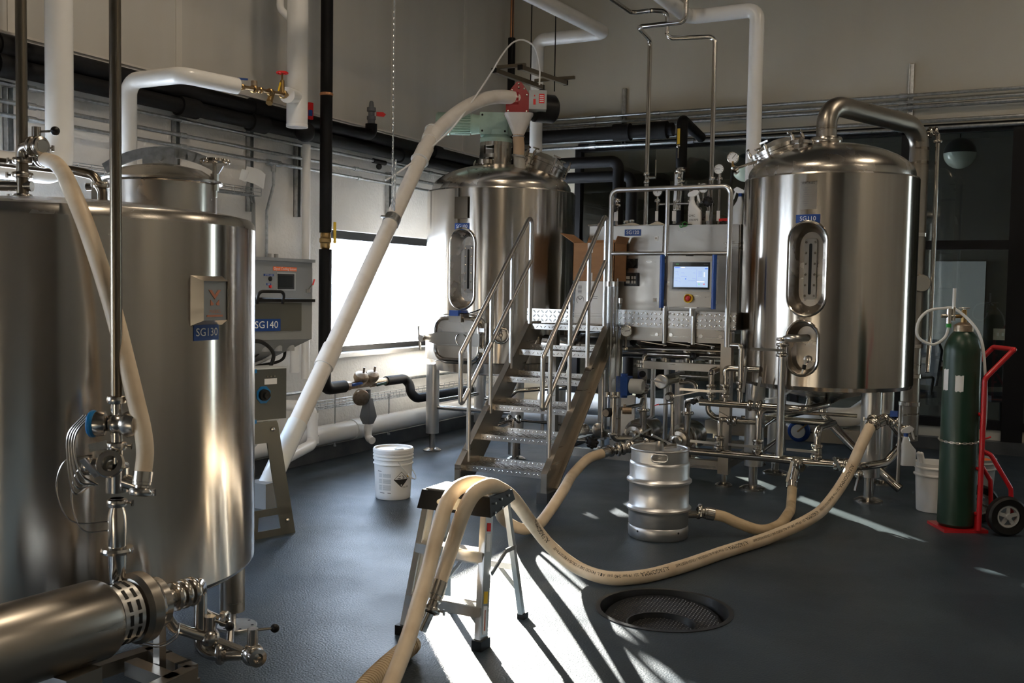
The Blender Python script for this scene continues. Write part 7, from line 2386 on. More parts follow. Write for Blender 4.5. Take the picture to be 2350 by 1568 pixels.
# ================================================================== floor objects
# ---- keg
kc = aZ(1520, 1247, 0) + V((-0.457, 0.889, 0)) * 0.19
kg = thing('keg', 'dented stainless beer keg standing by the pumps with the short hose on its side', 'keg', (kc.x, kc.y, 0))
R0 = 0.192
KH = 0.945
prof = [(0.17, 0.02), (0.178, 0.0), (R0 - 0.012, 0.0), (R0 - 0.004, 0.012), (R0 - 0.001, 0.05), (R0 - 0.003, 0.075), (R0 - 0.008, 0.083), (R0 - 0.004, 0.093), (R0 - 0.003, 0.17), (R0 + 0.001, 0.182), (R0 + 0.012, 0.193), (R0 + 0.013, 0.205), (R0 + 0.002, 0.216), (R0 - 0.003, 0.225),
        (R0 - 0.004, 0.29), (R0 - 0.006, 0.30), (R0 - 0.004, 0.31), (R0 - 0.004, 0.355), (R0 + 0.002, 0.366), (R0 + 0.013, 0.377), (R0 + 0.013, 0.389), (R0 + 0.001, 0.40), (R0 - 0.004, 0.41), (R0 - 0.003, 0.49), (R0 - 0.006, 0.505), (R0 - 0.014, 0.513)]
MB().lathe([(r_, h_ * KH) for r_, h_ in prof], kc, n=72).build('barrel', 'keg_steel', kg)
# top collar with two hand holes really cut
sl_ = stadium(0.10, 0.044, 8)
hole_phi = math.atan2(-kc.y, -kc.x)
tank_shell('collar', (kc.x, kc.y), R0 - 0.012, 0.484, 0.559, hole_phi, [(-0.0, 0.523, sl_), (R0 * PI * 0.62, 0.523, sl_)], 'keg_steel', kg, cols=60, rows=3)
tank_shell('collar_inner', (kc.x, kc.y), R0 - 0.017, 0.484, 0.559, hole_phi, [(-0.0, 0.523, sl_), ((R0) * PI * 0.62, 0.523, sl_)], 'keg_steel', kg, cols=60, rows=3)
MB().torus((kc.x, kc.y, 0.561), (0, 0, 1), R0 - 0.014, 0.009, 60, 8).build('rolled_rim', 'keg_steel', kg)
MB().sweep([cyl_pt((kc.x, kc.y), R0 - 0.0135, hole_phi, p[0], 0.523 + p[1]) for p in sl_], 0.006, 6, closed=True).build('hole_edge', 'keg_steel', kg)
MB().lathe([(R0 - 0.016, 0.484), (R0 - 0.06, 0.506), (0.06, 0.525), (0.0, 0.527)], kc, n=48).build('head', 'keg_steel', kg)
MB().lathe([(0.04, 0.524), (0.04, 0.541), (0.028, 0.543), (0.028, 0.56), (0, 0.56)], kc, n=20).build('spear_valve', 'fitting_steel', kg)
cp_ = MB().cyl(kc + up * 0.54, kc + up * 0.61, 0.028, n=16).cyl(kc + up * 0.57, kc + V((0.10, 0.03, 0.58)), 0.014, n=10).build('tap_coupler', 'fitting_steel', kg)
e_ = kc + up * 0.595
hd_ = -RT + up * 0.25
MB().beam(e_ + RT * 0.04, e_ - RT * 0.13 + up * 0.05, 0.034, 0.016).build('coupler_handle', 'plastic_black', kg)
MB().beam(e_ + RT * 0.07 - up * 0.01, e_ - RT * 0.06 + up * 0.055 - FW * 0.05, 0.012, 0.012).build('coupler_lever', 'aluminium', kg)
for a_ in (-0.55, 0.55):
    p = cyl_pt((kc.x, kc.y), R0 - 0.002, hole_phi, a_ * R0 * 1.3, 0.055)
    n_ = (p - V((kc.x, kc.y, 0.055))).normalized()
    MB().cyl(p - n_ * 0.002, p + n_ * 0.0015, 0.007, n=10).build('drain_hole', 'rubber_black', kg)

# ---- hoses
def hose(name, label, pts, r, m, rs=None, sub=10):
    t = thing(name, label, 'hose', V(pts[len(pts) // 2]))
    pa_ = spline(pts, sub)
    rr = None
    if rs:
        rr = [rs[0] + (rs[1] - rs[0]) * (i / (len(pa_) - 1)) for i in range(len(pa_))]
    MB().sweep(pa_, r, 18, rs=rr).build('tube', m, t)
    return t, pa_, (rr or [r] * len(pa_))


def ferrule(p, d, r, parent, length=0.11):
    """crimped steel hose tail with a clamp at its end"""
    p, d = V(p), V(d).normalized()
    MB().lathe([(r * 0.7, -0.01), (r * 1.12, -0.008), (r * 1.12, length * 0.5), (r * 1.05, length * 0.52), (r * 1.05, length * 0.7), (r * 0.8, length * 0.75), (r * 0.8, length)], p, d, 20).build('hose_tail', 'fitting_steel', parent)
    clamp(p + d * (length + 0.008), d, r * 0.9, parent)


def hose_print(path, rr, s0, body, size, toward, parent, flip=True, m='ink_black'):
    """lettering running along a hose"""
    cum = [0.0]
    for a, c_ in zip(path, path[1:]):
        cum.append(cum[-1] + (c_ - a).length)
    v, f = text2d(body, size, 'LEFT')
    tw = V(toward).normalized()
    out = []
    for x, y in v:
        s = s0 + x
        s = min(max(s, 0), cum[-1] - 1e-4)
        i = 0
        lo_, hi_ = 0, len(cum) - 1
        while hi_ - lo_ > 1:
            md_ = (lo_ + hi_) // 2
            if cum[md_] <= s:
                lo_ = md_
            else:
                hi_ = md_
        u = (s - cum[lo_]) / max(cum[lo_ + 1] - cum[lo_], 1e-9)
        P = path[lo_].lerp(path[lo_ + 1], u)
        T = (path[lo_ + 1] - path[lo_]).normalized()
        N = (tw - T * tw.dot(T)).normalized()
        B = N.cross(T) * (1 if flip else -1)
        a_ = y / rr[lo_]
        out.append(P + (N * math.cos(a_) + B * math.sin(a_)) * (rr[lo_] + 0.0012))
    MB().add(out, f).build('hose_print', m, parent, angle=0)


VIEW = V((0.3, -0.75, 0.55))
r1 = 0.034
# long hose: kettle outlet -> floor -> over the ladder -> coupling
start = oc + V((-0.06, -0.03, -0.045))
hp1 = [start, aY(1982, 1010, 7.42), aY(1945, 1090, 7.28), aY(1905, 1150, 7.1), aZ(1850, 1196, 0.10), aZ(1770, 1232, 0.045), aZ(1660, 1268, r1), aZ(1560, 1302, r1), aZ(1470, 1324, r1), aZ(1390, 1326, r1 + 0.01),
       aZ(1320, 1300, 0.07), aZ(1265, 1256, 0.16), aZ(1222, 1204, 0.30), aZ(1182, 1150, 0.50), aZ(1150, 1124, 0.63), aZ(1118, 1116, 0.685), aZ(1086, 1136, 0.66), aZ(1062, 1180, 0.58), aZ(1045, 1230, 0.48), aZ(1025, 1290, 0.37), aZ(1008, 1340, 0.29)]
h1_, pth1, rr1 = hose('brew_hose', 'long tan hose sweeping from the kettle across the floor and over the ladder', hp1, r1, 'hose_tan', (0.040, 0.0315))
ferrule(pth1[0], pth1[0] - pth1[1], 0.036, h1_, 0.06)
ferrule(pth1[-1], pth1[-1] - pth1[-2], 0.032, h1_)
pe_ = pth1[-1] + (pth1[-1] - pth1[-2]).normalized() * 0.13
MB().cyl(pe_, pe_ + V((-0.02, -0.03, -0.07)), 0.022, n=12).build('end_plug', 'fitting_steel', h1_)
tot = sum((a - c_).length for a, c_ in zip(pth1, pth1[1:]))
seg_txt = 'ALFAGOMMA - 221 19 bar 240 psi ALL FOOD SAE // CRUSH RESISTANT'
for s in (0.35, 1.15, 1.95, 2.75, 3.55):
    hose_print(pth1, rr1, s, seg_txt[:9], 0.034, VIEW, h1_)
    hose_print(pth1, rr1, s + 0.20, seg_txt[9:], 0.022, VIEW, h1_)
# hose from the pump manifold over the ladder and out of the picture
va = aY(1382, 1041, 7.15)
hp2 = [va, aY(1352, 1052, 7.0), aY(1318, 1085, 6.75), aZ(1290, 1130, 0.19), aZ(1262, 1172, 0.09), aZ(1232, 1206, 0.045), aZ(1196, 1214, 0.05), aZ(1160, 1196, 0.10), aZ(1150, 1160, 0.28), aZ(1140, 1128, 0.50), aZ(1106, 1110, 0.64), aZ(1074, 1110, 0.672), aZ(1044, 1126, 0.66), aZ(1022, 1164, 0.61), aZ(1004, 1222, 0.52), aZ(985, 1300, 0.40), aZ(962, 1380, 0.30), aZ(935, 1470, 0.21), aZ(905, 1550, 0.14), aZ(880, 1610, 0.10), aZ(850, 1680, 0.06)]
h2_, pth2, rr2 = hose('brew_hose', 'tan hose from the pump outlet by the keg, left of the two over the ladder', hp2, 0.033, 'hose_tan', (0.038, 0.031))
ferrule(pth2[0], pth2[0] - pth2[1], 0.036, h2_, 0.09)
# fittings between this hose and the pump manifold
fd = (aY(1500, 1010, 7.5) - va).normalized()
fit = MB()
vb = va + fd * 0.10
ve = aY(1500, 1011, 7.45)
n_ = (ve - vb).normalized()
L_ = (ve - vb).length
MB().cyl(vb, ve, 0.028, n=16).build('fitting_pipe', 'pipe_steel', h2_)
for f_, r in ((0.10, 0.036), (0.22, 0.036), (0.36, 0.034), (0.44, 0.036), (0.80, 0.036), (0.90, 0.036)):
    clamp(vb.lerp(ve, f_), n_, r, h2_)
MB().sphere(vb.lerp(ve, 0.29), 0.05, 16, 10, (1, 1, 0.9)).build('sight_fitting', 'fitting_steel', h2_)
pv = vb.lerp(ve, 0.45) + up * 0.05
MB().beam(pv, pv + n_ * 0.16 + up * 0.05, 0.03, 0.006).build('valve_handle', 'rail_steel', h2_)
# short hose from the drop valve to the keg
kd = aY(1596, 1202, kc.y - 0.05)
kside = V((kc.x, kc.y, kd.z)) + RT * 0.195
kside.z = 0.14
hp3 = [aY(1818, 1118, YA - 0.1), aY(1816, 1150, YA - 0.18), aZ(1806, 1184, 0.07), aZ(1788, 1205, 0.038), aZ(1745, 1217, 0.036), kside + RT * 0.31 - up * 0.055, kside + RT * 0.22 - up * 0.015, kside + RT * 0.15]
h3_, pth3, rr3 = hose('brew_hose', 'short tan hose from the low manifold to the side of the keg', hp3, 0.035, 'hose_old')
ferrule(pth3[0], pth3[0] - pth3[1], 0.037, h3_, 0.09)
ferrule(pth3[-1], pth3[-1] - pth3[-2], 0.036, h3_, 0.08)
MB().cyl(pth3[-1], kside - RT * 0.01, 0.024, n=12).build('keg_spigot', 'fitting_steel', h3_)
MB().cyl(aY(1828, 1064, YA - 0.03), pth3[0], 0.03, n=14).build('drop_pipe', 'fitting_steel', h3_)
# ribbed old hose in the near left corner
hp4 = [aZ(948, 1478, 0.05), aZ(915, 1505, 0.042), aZ(870, 1545, 0.042), aZ(830, 1590, 0.042), aZ(790, 1660, 0.042)]
h4_, pth4, rr4 = hose('brew_hose', 'darker ribbed hose end lying on the floor under the ladder hoses', hp4, 0.038, 'hose_old')
for i in range(2, len(pth4) - 2, 1):
    MB().torus(pth4[i], pth4[i + 1] - pth4[i], 0.0385, 0.0028, 18, 6).build('rib', 'hose_old', h4_)
# hose from the top of the near tank down its front
hs = aD(104, 366, 4.13)
hp5 = [hs, aD(126, 374, 3.95), aD(146, 398, 3.72), aD(162, 432, 3.50), aD(176, 464, 3.40), aD(200, 525, 3.345), aD(232, 620, 3.32), aD(262, 720, 3.30), aD(290, 830, 3.28), aD(312, 920, 3.265), aD(328, 990, 3.255), aD(333, 1040, 3.25), aD(328, 1088, 3.24)]
h5_, pth5, rr5 = hose('brew_hose', 'tan hose hanging down the front of the SG130 tank', hp5, 0.028, 'hose_tan', (0.030, 0.0275))
ferrule(pth5[0], pth5[0] - pth5[1], 0.029, h5_, 0.05)
ferrule(pth5[-1], pth5[-1] - pth5[-2], 0.028, h5_, 0.05)

# ---- valve column in front of the near tank
vc = thing('valve_column', 'upright stainless tube and valve column standing in front of the SG130 tank', 'piping', aD(265, 1380, 3.25))
t0 = 3.28


def vz(y):
    return aD(268, y, t0).z


cx0 = aD(268, 1000, t0)
tubeb = MB().cyl((cx0.x, cx0.y, vz(915)), (cx0.x, cx0.y, 6.2), 0.0185, n=16).build('ceiling_tube', 'dark_steel', vc, label='dark stainless tube rising to the ceiling')
MB().cyl((cx0.x, cx0.y, vz(1130)), (cx0.x, cx0.y, vz(915)), 0.019, n=16).build('tube', 'pipe_steel', vc)
for y, r in ((917, 0.021), (1024, 0.022), (1156, 0.022)):
    clamp((cx0.x, cx0.y, vz(y)), (0, 0, 1), r, vc, wing=(RT.x, RT.y, 0))
rx = V((RT.x, RT.y, 0)).normalized()
fx2 = V((rx.y, -rx.x, 0))
c0 = V((cx0.x, cx0.y, vz(972)))
MB().sphere(c0, 0.036, 16, 10).cyl(c0 - rx * 0.05, c0 + rx * 0.05, 0.026, n=16).build('check_valve', 'fitting_steel', vc)
MB().lathe([(0.026, 0.03), (0.04, 0.035), (0.045, 0.05), (0.036, 0.08), (0.02, 0.085), (0.018, 0.088), (0.0, 0.086)], c0, rx * 0.95 + fx2 * 0.25, 20).build('right_cap', 'dome_steel', vc)
MB().lathe([(0.0, 0.086), (0.02, 0.0875)], c0, rx * 0.95 + fx2 * 0.25, 20).build('cap_bore', 'rubber_black', vc)
MB().lathe([(0.026, 0.03), (0.04, 0.035), (0.042, 0.06), (0.03, 0.09), (0, 0.095)], c0, -rx * 0.95 + fx2 * 0.2, 18).build('left_cap', 'fitting_steel', vc)
MB().torus(c0 - rx * 0.072 + fx2 * 0.015, rx, 0.036, 0.010, 18, 8).build('blue_gasket', 'blue_paint', vc)
for k in range(4):
    a = c0 - rx * (0.07 + 0.008 * k) + fx2 * 0.03
    MB().sweep(spline([a + up * 0.03, a - rx * 0.05 - up * 0.03, a - rx * 0.055 - up * 0.10, a - rx * (0.03) - up * (0.17 + 0.02 * k), a + rx * 0.02 - up * 0.2], 6), 0.004, 6).build('chain_strand', 'fitting_steel', vc)
for dz, s_ in ((0.0, 1.0), (0.03, 0.75)):
    c_ = V((cx0.x, cx0.y, vz(1130))) - up * dz
    MB().sweep(spline([c_ + up * (0.12) - rx * 0.08, c_ + up * 0.10 - rx * 0.17 * s_, c_ - rx * 0.20 * s_ - up * 0.0, c_ - rx * 0.15 * s_ - up * 0.10, c_ - rx * 0.02 - up * 0.10], 8), 0.0025, 6).build('lanyard', 'fitting_steel', vc)
# open tee facing the viewer
c1 = V((cx0.x, cx0.y, vz(1072)))
td = (fx2 + up * 0.35).normalized()
MB().lathe([(0.03, -0.03), (0.03, 0.045), (0.045, 0.05), (0.047, 0.06), (0.042, 0.066), (0.026, 0.066), (0.024, 0.02), (0.0, 0.02)], c1, td, 28).build('open_tee', 'pipe_steel', vc)
MB().lathe([(0.0, 0.021), (0.0235, 0.022)], c1, td, 24).build('tee_bore', 'rubber_black', vc)
MB().cyl((cx0.x, cx0.y, vz(1130)), (cx0.x, cx0.y, vz(1075)), 0.036, n=20).build('tee_body', 'pipe_steel', vc)
MB().cyl(c1 - up * 0.04, c1 + rx * 0.075 - up * 0.06 + fx2 * 0.01, 0.024, n=14).build('hose_spigot', 'pipe_steel', vc)
valve(c1 - rx * 0.055 + up * 0.0, rx, 0.02, -rx * 0.4 + up * 0.7 + fx2 * 0.4, vc, 0.07)
MB().beam(c0 - up * 0.065 - rx * 0.02 + fx2 * 0.03, c0 - up * 0.075 - rx * 0.07 + fx2 * 0.05, 0.026, 0.004, up=fx2).build('wing_nut', 'aluminium', vc)
# wide pipe and taper into the pump
MB().lathe([(0.022, vz(1145)), (0.022, vz(1165)), (0.030, vz(1185)), (0.030, vz(1262))][::-1], (cx0.x, cx0.y, 0), n=20).build('pipe', 'pipe_steel', vc)
MB().lathe([(0.028, -0.012), (0.05, -0.009), (0.053, 0.0), (0.05, 0.009), (0.028, 0.012)], (cx0.x, cx0.y, vz(1266)), n=24).build('flange_clamp', 'pipe_steel', vc)
MB().cyl((cx0.x, cx0.y, vz(1268)), (cx0.x, cx0.y, vz(1395)), 0.031, 0.021, n=20).build('taper', 'pipe_steel', vc)
# second dark tube at the far left
q = aD(56, 330, 4.36)
q = V((aZ(52, 480, TZ1 + 0.02).x, aZ(52, 480, TZ1 + 0.02).y, 2.1))
tag(MB().cyl((q.x + 0.0, q.y, 2.08), (q.x, q.y, 6.2), 0.0225, n=16).build('ceiling_tube', 'dark_steel', None), 'dark stainless tube dropping to the tank top at the far left', 'pipe')

# ---- near pump and its piping
pmz = 0.47
pA_, pB_ = aZ(-70, 1512, pmz), aZ(236, 1419, pmz)
pax = (pB_ - pA_).normalized()
pm = thing('transfer_pump', 'steel shrouded transfer pump on a square tube cart in the near left corner', 'pump', V((pB_.x, pB_.y, 0)))
Lm = (pB_ - pA_).length
MB().lathe([(0.0, -0.2), (0.12, -0.2), (0.128, -0.18), (0.128, Lm - 0.02), (0.118, Lm), (0.105, Lm + 0.002)], pA_, pax, 40).build('motor_shroud', 'sheet_steel', pm)
px_, py_, _z = basis(pax)
gcen = pA_ + pax * (Lm + 0.015)
MB().lathe([(0.0, 0.0), (0.100, 0.0), (0.100, 0.075), (0.0, 0.075)], gcen, pax, 32).build('fan_guard', 'aluminium', pm)
for row in (0, 1):
    for k in range(14):
        t_ = 2 * PI * k / 14 + row * 0.0
        d_ = px_ * math.cos(t_) + py_ * math.sin(t_)
        if d_.dot(-FW) < -0.2:
            continue
        p = gcen + pax * (0.022 + 0.032 * row) + d_ * 0.1005
        tn = pax.cross(d_)
        MB().beam(p - tn * 0.017, p + tn * 0.017, 0.011, 0.002, up=d_).build('vent_slot', 'rubber_black', pm)
MB().lathe([(0.06, 0.075), (0.105, 0.085), (0.118, 0.10), (0.118, 0.135), (0.10, 0.15), (0.06, 0.155)], gcen, pax, 36).build('back_plate', 'sheet_steel', pm)
MB().torus(gcen + pax * 0.155, pax, 0.085, 0.012, 32, 8).build('clamp_band', 'pipe_steel', pm)
MB().lathe([(0.085, 0.155), (0.085, 0.195), (0.06, 0.21), (0.035, 0.215), (0.032, 0.28)], gcen, pax, 30).build('pump_head', 'dome_steel', pm)
o0 = gcen + pax * 0.30
for k_ in (0.265, 0.30, 0.335):
    clamp(gcen + pax * k_, pax, 0.034, pm)
MB().cyl(gcen + pax * 0.26, gcen + pax * 0.36, 0.032, n=16).build('inlet_tee', 'pipe_steel', pm)
# U bend and valves
w0 = gcen + pax * 0.36
yv = aD(452, 1385, 3.52)
lowz = 0.20
u1 = aD(460, 1382, (w0 - CAM).dot(FW) + 0.10)
u2 = V((u1.x, u1.y, aD(462, 1500, (u1 - CAM).dot(FW)).z))
u3 = u2 + rx * 0.10 + V((0, 0, -0.005)) + fx2 * 0.01
ub = MB().pipe([w0, V((u1.x, u1.y, w0.z)), u2, u3], 0.024, 0.06, 16, 8).build('u_bend', 'pipe_steel', pm)
v1 = u2 + rx * 0.06
clamp(u2 + rx * 0.075, rx, 0.028, pm)
vbod = MB().sphere(u2 + rx * 0.035 + up * 0.055, 0.036, 16, 10).cyl(u2 + rx * 0.035 + up * 0.08, u2 + rx * 0.035 + up * 0.135, 0.021, n=14).build('ball_valve', 'fitting_steel', pm)
kp_ = aD(527, 1438, (u2 - CAM).dot(FW))
MB().cyl(u2 + rx * 0.035 + up * 0.125, kp_, 0.005, n=8).build('handle', 'pipe_steel', vbod)
MB().sphere(kp_, 0.0165, 16, 10).build('knob', 'plastic_black', vbod)
e0 = u3 + rx * 0.0
e1 = aD(580, 1502, (u2 - CAM).dot(FW) - 0.02)
MB().cyl(u2 + rx * 0.05 + up * 0.05, e1, 0.013, n=10).build('link_rod', 'pipe_steel', pm)
MB().cyl(e0, e1, 0.02, n=14).build('outlet_pipe', 'pipe_steel', pm)
vb2 = MB().sphere(e1, 0.042, 18, 10).cyl(e1 + up * 0.03, e1 + up * 0.095, 0.020, n=14).build('ball_valve', 'fitting_steel', pm)
MB().lathe([(0.03, 0.02), (0.033, 0.03), (0.033, 0.05), (0.018, 0.052), (0.017, 0.03), (0, 0.03)], e1, rx * 0.55 + fx2 * 0.75, 20).build('open_spigot', 'fitting_steel', vb2)
MB().lathe([(0.0, 0.031), (0.0168, 0.032)], e1, rx * 0.55 + fx2 * 0.75, 18).build('spigot_bore', 'rubber_black', vb2)
k2 = aD(631, 1442, (u2 - CAM).dot(FW) + 0.02)
MB().cyl(e1 + up * 0.088, k2, 0.005, n=8).build('handle', 'pipe_steel', vb2)
MB().sphere(k2, 0.0165, 16, 10).build('knob', 'plastic_black', vb2)
# line running back under the tank
b0 = aD(400, 1440, 3.55)
b1 = aD(470, 1462, 3.62)
MB().pipe([aD(385, 1420, 3.5), b0, b1], 0.020, 0.04, 12).build('pipe', 'pipe_steel', pm)
MB().pipe([aD(440, 1380, 3.65), aD(480, 1410, 3.75), aD(520, 1425, 3.8), aD(530, 1440, 3.78), aD(527, 1480, 3.7)], 0.013, 0.03, 10).build('pipe', 'pipe_steel', pm)
clamp(aD(515, 1420, 3.79), (1, 0.3, 0), 0.02, pm)
for k in range(2):
    MB().sweep(spline([aD(412, 1430, 3.45), aD(405, 1455 + 8 * k, 3.42), aD(370, 1478 + 6 * k, 3.4), aD(320, 1474 + 6 * k, 3.38)], 8), 0.0025, 6).build('lanyard', 'fitting_steel', pm)
# cart frame of square tube
def bar(p, q2, w=0.05, h=0.05):
    MB().beam(p, q2, w, h).build('frame_bar', 'sheet_steel', pm)


fz_ = 0.20
q0_, q1_, q2b, q3_ = aZ(240, 1540, fz_), aZ(345, 1500, fz_), aZ(440, 1545, fz_), aZ(300, 1600, fz_)
bar(aZ(40, 1600, fz_), q1_)
bar(q1_, q2b)
bar(q2b, aZ(250, 1640, fz_))
bar(aZ(300, 1530, fz_), aZ(400, 1570, fz_))
for p in (q1_, q2b, aZ(120, 1575, fz_), aZ(270, 1630, fz_)):
    MB().span((p.x - 0.02, p.y - 0.02, 0.0), (p.x + 0.02, p.y + 0.02, fz_ - 0.02)).build('frame_leg', 'sheet_steel', pm)
pq = aD(366, 1420, (gcen + pax * 0.3 - CAM).dot(FW))
MB().span((pq.x - 0.015, pq.y - 0.015, fz_), (pq.x + 0.015, pq.y + 0.015, gcen.z - 0.03)).build('support_post', 'sheet_steel', pm)
qm = pA_ + pax * (Lm * 0.6)
MB().span((qm.x - 0.12, qm.y - 0.05, fz_), (qm.x + 0.12, qm.y + 0.08, pmz - 0.11)).build('motor_foot', 'sheet_steel', pm)
for f_ in (0.35, 0.8):
    p = q1_.lerp(q2b, f_)
    MB().beam(p - (q2b - q1_).normalized() * 0.006, p + (q2b - q1_).normalized() * 0.006, 0.054, 0.054).build('cable_tie', 'rubber_black', pm)

# ---- step ladder
F1, F2, F3, F4 = V((-2.43, 3.70, 0)), V((-2.02, 3.70, 0)), V((-2.46, 4.14, 0)), V((-2.05, 4.14, 0))
ZT = 0.635
tc_ = aZ(1082, 1150, 0.60)
TL, TR_ = V((-2.385, 3.845, ZT)), V((-2.075, 3.845, ZT))
TLb, TRb = V((-2.385, 3.99, ZT)), V((-2.075, 3.99, ZT))
ld = thing('step_ladder', 'small aluminium step ladder with a black plastic top carrying the hoses', 'ladder', (-2.23, 3.92, 0))
for a, c_ in ((F1, TL), (F2, TR_)):
    d_ = (c_ - a).normalized()
    sx = 1 if a is F1 else -1
    b = MB().beam(a, c_ - d_ * 0.06, 0.010, 0.062, up=V((0, 1, 0.3)))
    b.beam(a + V((sx * 0.012, -0.028, 0.0)), c_ - d_ * 0.06 + V((sx * 0.012, -0.028, 0)), 0.026, 0.008, up=V((0, 1, 0.3)))
    b.beam(a + V((sx * 0.012, 0.028, 0.0)), c_ - d_ * 0.06 + V((sx * 0.012, 0.028, 0)), 0.026, 0.008, up=V((0, 1, 0.3)))
    ra = b.build('front_rail', 'aluminium', ld)
    MB().box(a + V((sx * 0.008, 0, 0.022)), (0.048, 0.08, 0.044)).build('rubber_foot', 'rubber_black', ra)
for a, c_ in ((F3, TLb), (F4, TRb)):
    d_ = (c_ - a).normalized()
    ra = MB().beam(a, c_ - d_ * 0.05, 0.024, 0.026, up=V((0, 1, 0))).build('rear_leg', 'aluminium', ld)
    MB().box(a + V((0, 0.006, 0.014)), (0.034, 0.05, 0.028)).build('rubber_foot', 'rubber_black', ra)


def on(a, c_, z):
    return a.lerp(c_, z / ZT)


for z in (0.175, 0.40):
    a, c_ = on(F1, TL, z), on(F2, TR_, z)
    st_ = MB().box((a + c_) / 2 + V((0, 0.0, -0.004)), ((c_ - a).length, 0.078, 0.008)).box((a + c_) / 2 + V((0, -0.039, -0.022)), ((c_ - a).length, 0.005, 0.044)).box((a + c_) / 2 + V((0, 0.037, -0.015)), ((c_ - a).length, 0.005, 0.03))
    for k in range(6):
        st_.box((a + c_) / 2 + V((0, -0.03 + 0.012 * k, 0.001)), ((c_ - a).length * 0.96, 0.004, 0.004))
    st_.build('step', 'aluminium', ld)
a, c_ = on(F3, TLb, 0.26), on(F4, TRb, 0.26)
MB().beam(a, c_, 0.012, 0.028, up=V((0, 0, 1))).build('rear_brace', 'aluminium', ld)
for s, (a, c_) in ((1, (on(F3, TLb, 0.26), on(F3, TLb, 0.14))), (-1, (on(F4, TRb, 0.26), on(F4, TRb, 0.14)))):
    MB().beam(a + V((s * 0.09, 0, 0)), c_, 0.008, 0.016).build('rear_strut', 'aluminium', ld)
for s, (fa, ta) in ((1, (F1, TL)), (-1, (F2, TR_))):
    MB().beam(on(fa, ta, 0.165) + V((s * 0.10, 0, 0)), on(fa, ta, 0.07), 0.008, 0.018).build('front_strut', 'aluminium', ld)
    m0, m1 = on(fa, ta, 0.30), on(F3 if s > 0 else F4, TLb if s > 0 else TRb, 0.36)
    mm = m0.lerp(m1, 0.6) + V((-s * 0.02, 0, 0.035))
    MB().beam(m0 + V((-s * 0.012, 0.03, 0)), mm, 0.006, 0.018).beam(mm, m1 + V((-s * 0.012, 0, 0)), 0.006, 0.020).build('spreader', 'galvanised', ld)
# top cap
tx0, tx1, ty0, ty1 = TL.x - 0.028, TR_.x + 0.028, 3.80, 4.025
cap = MB()
vs_ = [V((tx0 + 0.008, ty0 + 0.008, ZT)), V((tx1 - 0.008, ty0 + 0.008, ZT)), V((tx1 - 0.008, ty1, ZT)), V((tx0 + 0.008, ty1, ZT)), V((tx0 - 0.008, ty0 - 0.008, ZT - 0.085)), V((tx1 + 0.008, ty0 - 0.008, ZT - 0.085)), V((tx1 + 0.008, ty1, ZT - 0.045)), V((tx0 - 0.008, ty1, ZT - 0.045))]
cap.add(vs_, [(0, 1, 2, 3), (0, 4, 5, 1), (1, 5, 6, 2), (2, 6, 7, 3), (3, 7, 4, 0), (4, 7, 6, 5)])
co = cap.build('top_cap', 'plastic_black', ld, angle=20)
tp_ = MB().span((tx0 + 0.02, ty0 + 0.02, ZT), (tx1 - 0.02, ty1 - 0.015, ZT + 0.003))
for k in range(9):
    tp_.span((tx0 + 0.02, ty0 + 0.026 + k * 0.019, ZT + 0.003), (tx1 - 0.02, ty0 + 0.032 + k * 0.019, ZT + 0.006))
tp_.build('tread_pad', 'aluminium', ld)
fn = V((0, -0.085, 0.016)).normalized()
fo_ = V(((tx0 + tx1) / 2, ty0 - 0.001, ZT - 0.045))
ov = [(0.088 * math.cos(2 * PI * k / 28), 0.026 * math.sin(2 * PI * k / 28)) for k in range(28)]
ev = V((0, 0.016, 0.085)).normalized()
lo_ = MB().prism(ov, fo_ - V((0, 0.001, 0)), (1, 0, 0), ev, V((0, -0.003, 0.0005))).build('oval_badge', 'towel', ld)
MB().prism([(-0.022, -0.014), (-0.006, -0.014), (-0.006, -0.009), (-0.016, -0.009), (-0.016, 0.009), (-0.006, 0.009), (-0.006, 0.014), (-0.022, 0.014)], fo_ - V((0, 0.0042, 0)), (1, 0, 0), ev, V((0, -0.001, 0))).build('badge_mark', 'ink_black', lo_)
MB().prism([(0.030, -0.012), (0.052, -0.012), (0.040, 0.012)], fo_ - V((0, 0.0042, 0)), (1, 0, 0), ev, V((0, -0.001, 0))).build('badge_mark', 'ink_black', lo_)
for y, z in ((3.84, ZT - 0.03), (3.90, ZT - 0.022), (3.97, ZT - 0.018), (3.83, ZT - 0.07), (3.90, ZT - 0.06)):
    MB().lathe([(0.006, 0), (0.006, 0.003), (0, 0.004)], (tx1 + 0.001 + (ZT - z) * 0.15, y, z), (1, 0, 0.1), 10).build('rivet', 'aluminium', ld)
# stickers on the front rail
def sticker(z0, z1, w, m):
    a, c_ = on(F2, TR_, z0), on(F2, TR_, z1)
    MB().beam(a + V((0.0062, -0.002, 0)), c_ + V((0.0062, -0.002, 0)), 0.0015, w, up=V((0, 1, 0.3))).build('sticker', m, ld)


sticker(0.485, 0.52, 0.03, 'red_valve')
sticker(0.40, 0.475, 0.032, 'label_white')
sticker(0.185, 0.235, 0.03, 'yellow')
sticker(0.06, 0.175, 0.03, 'label_white')
sticker(0.075, 0.16, 0.012, 'orange_tag')

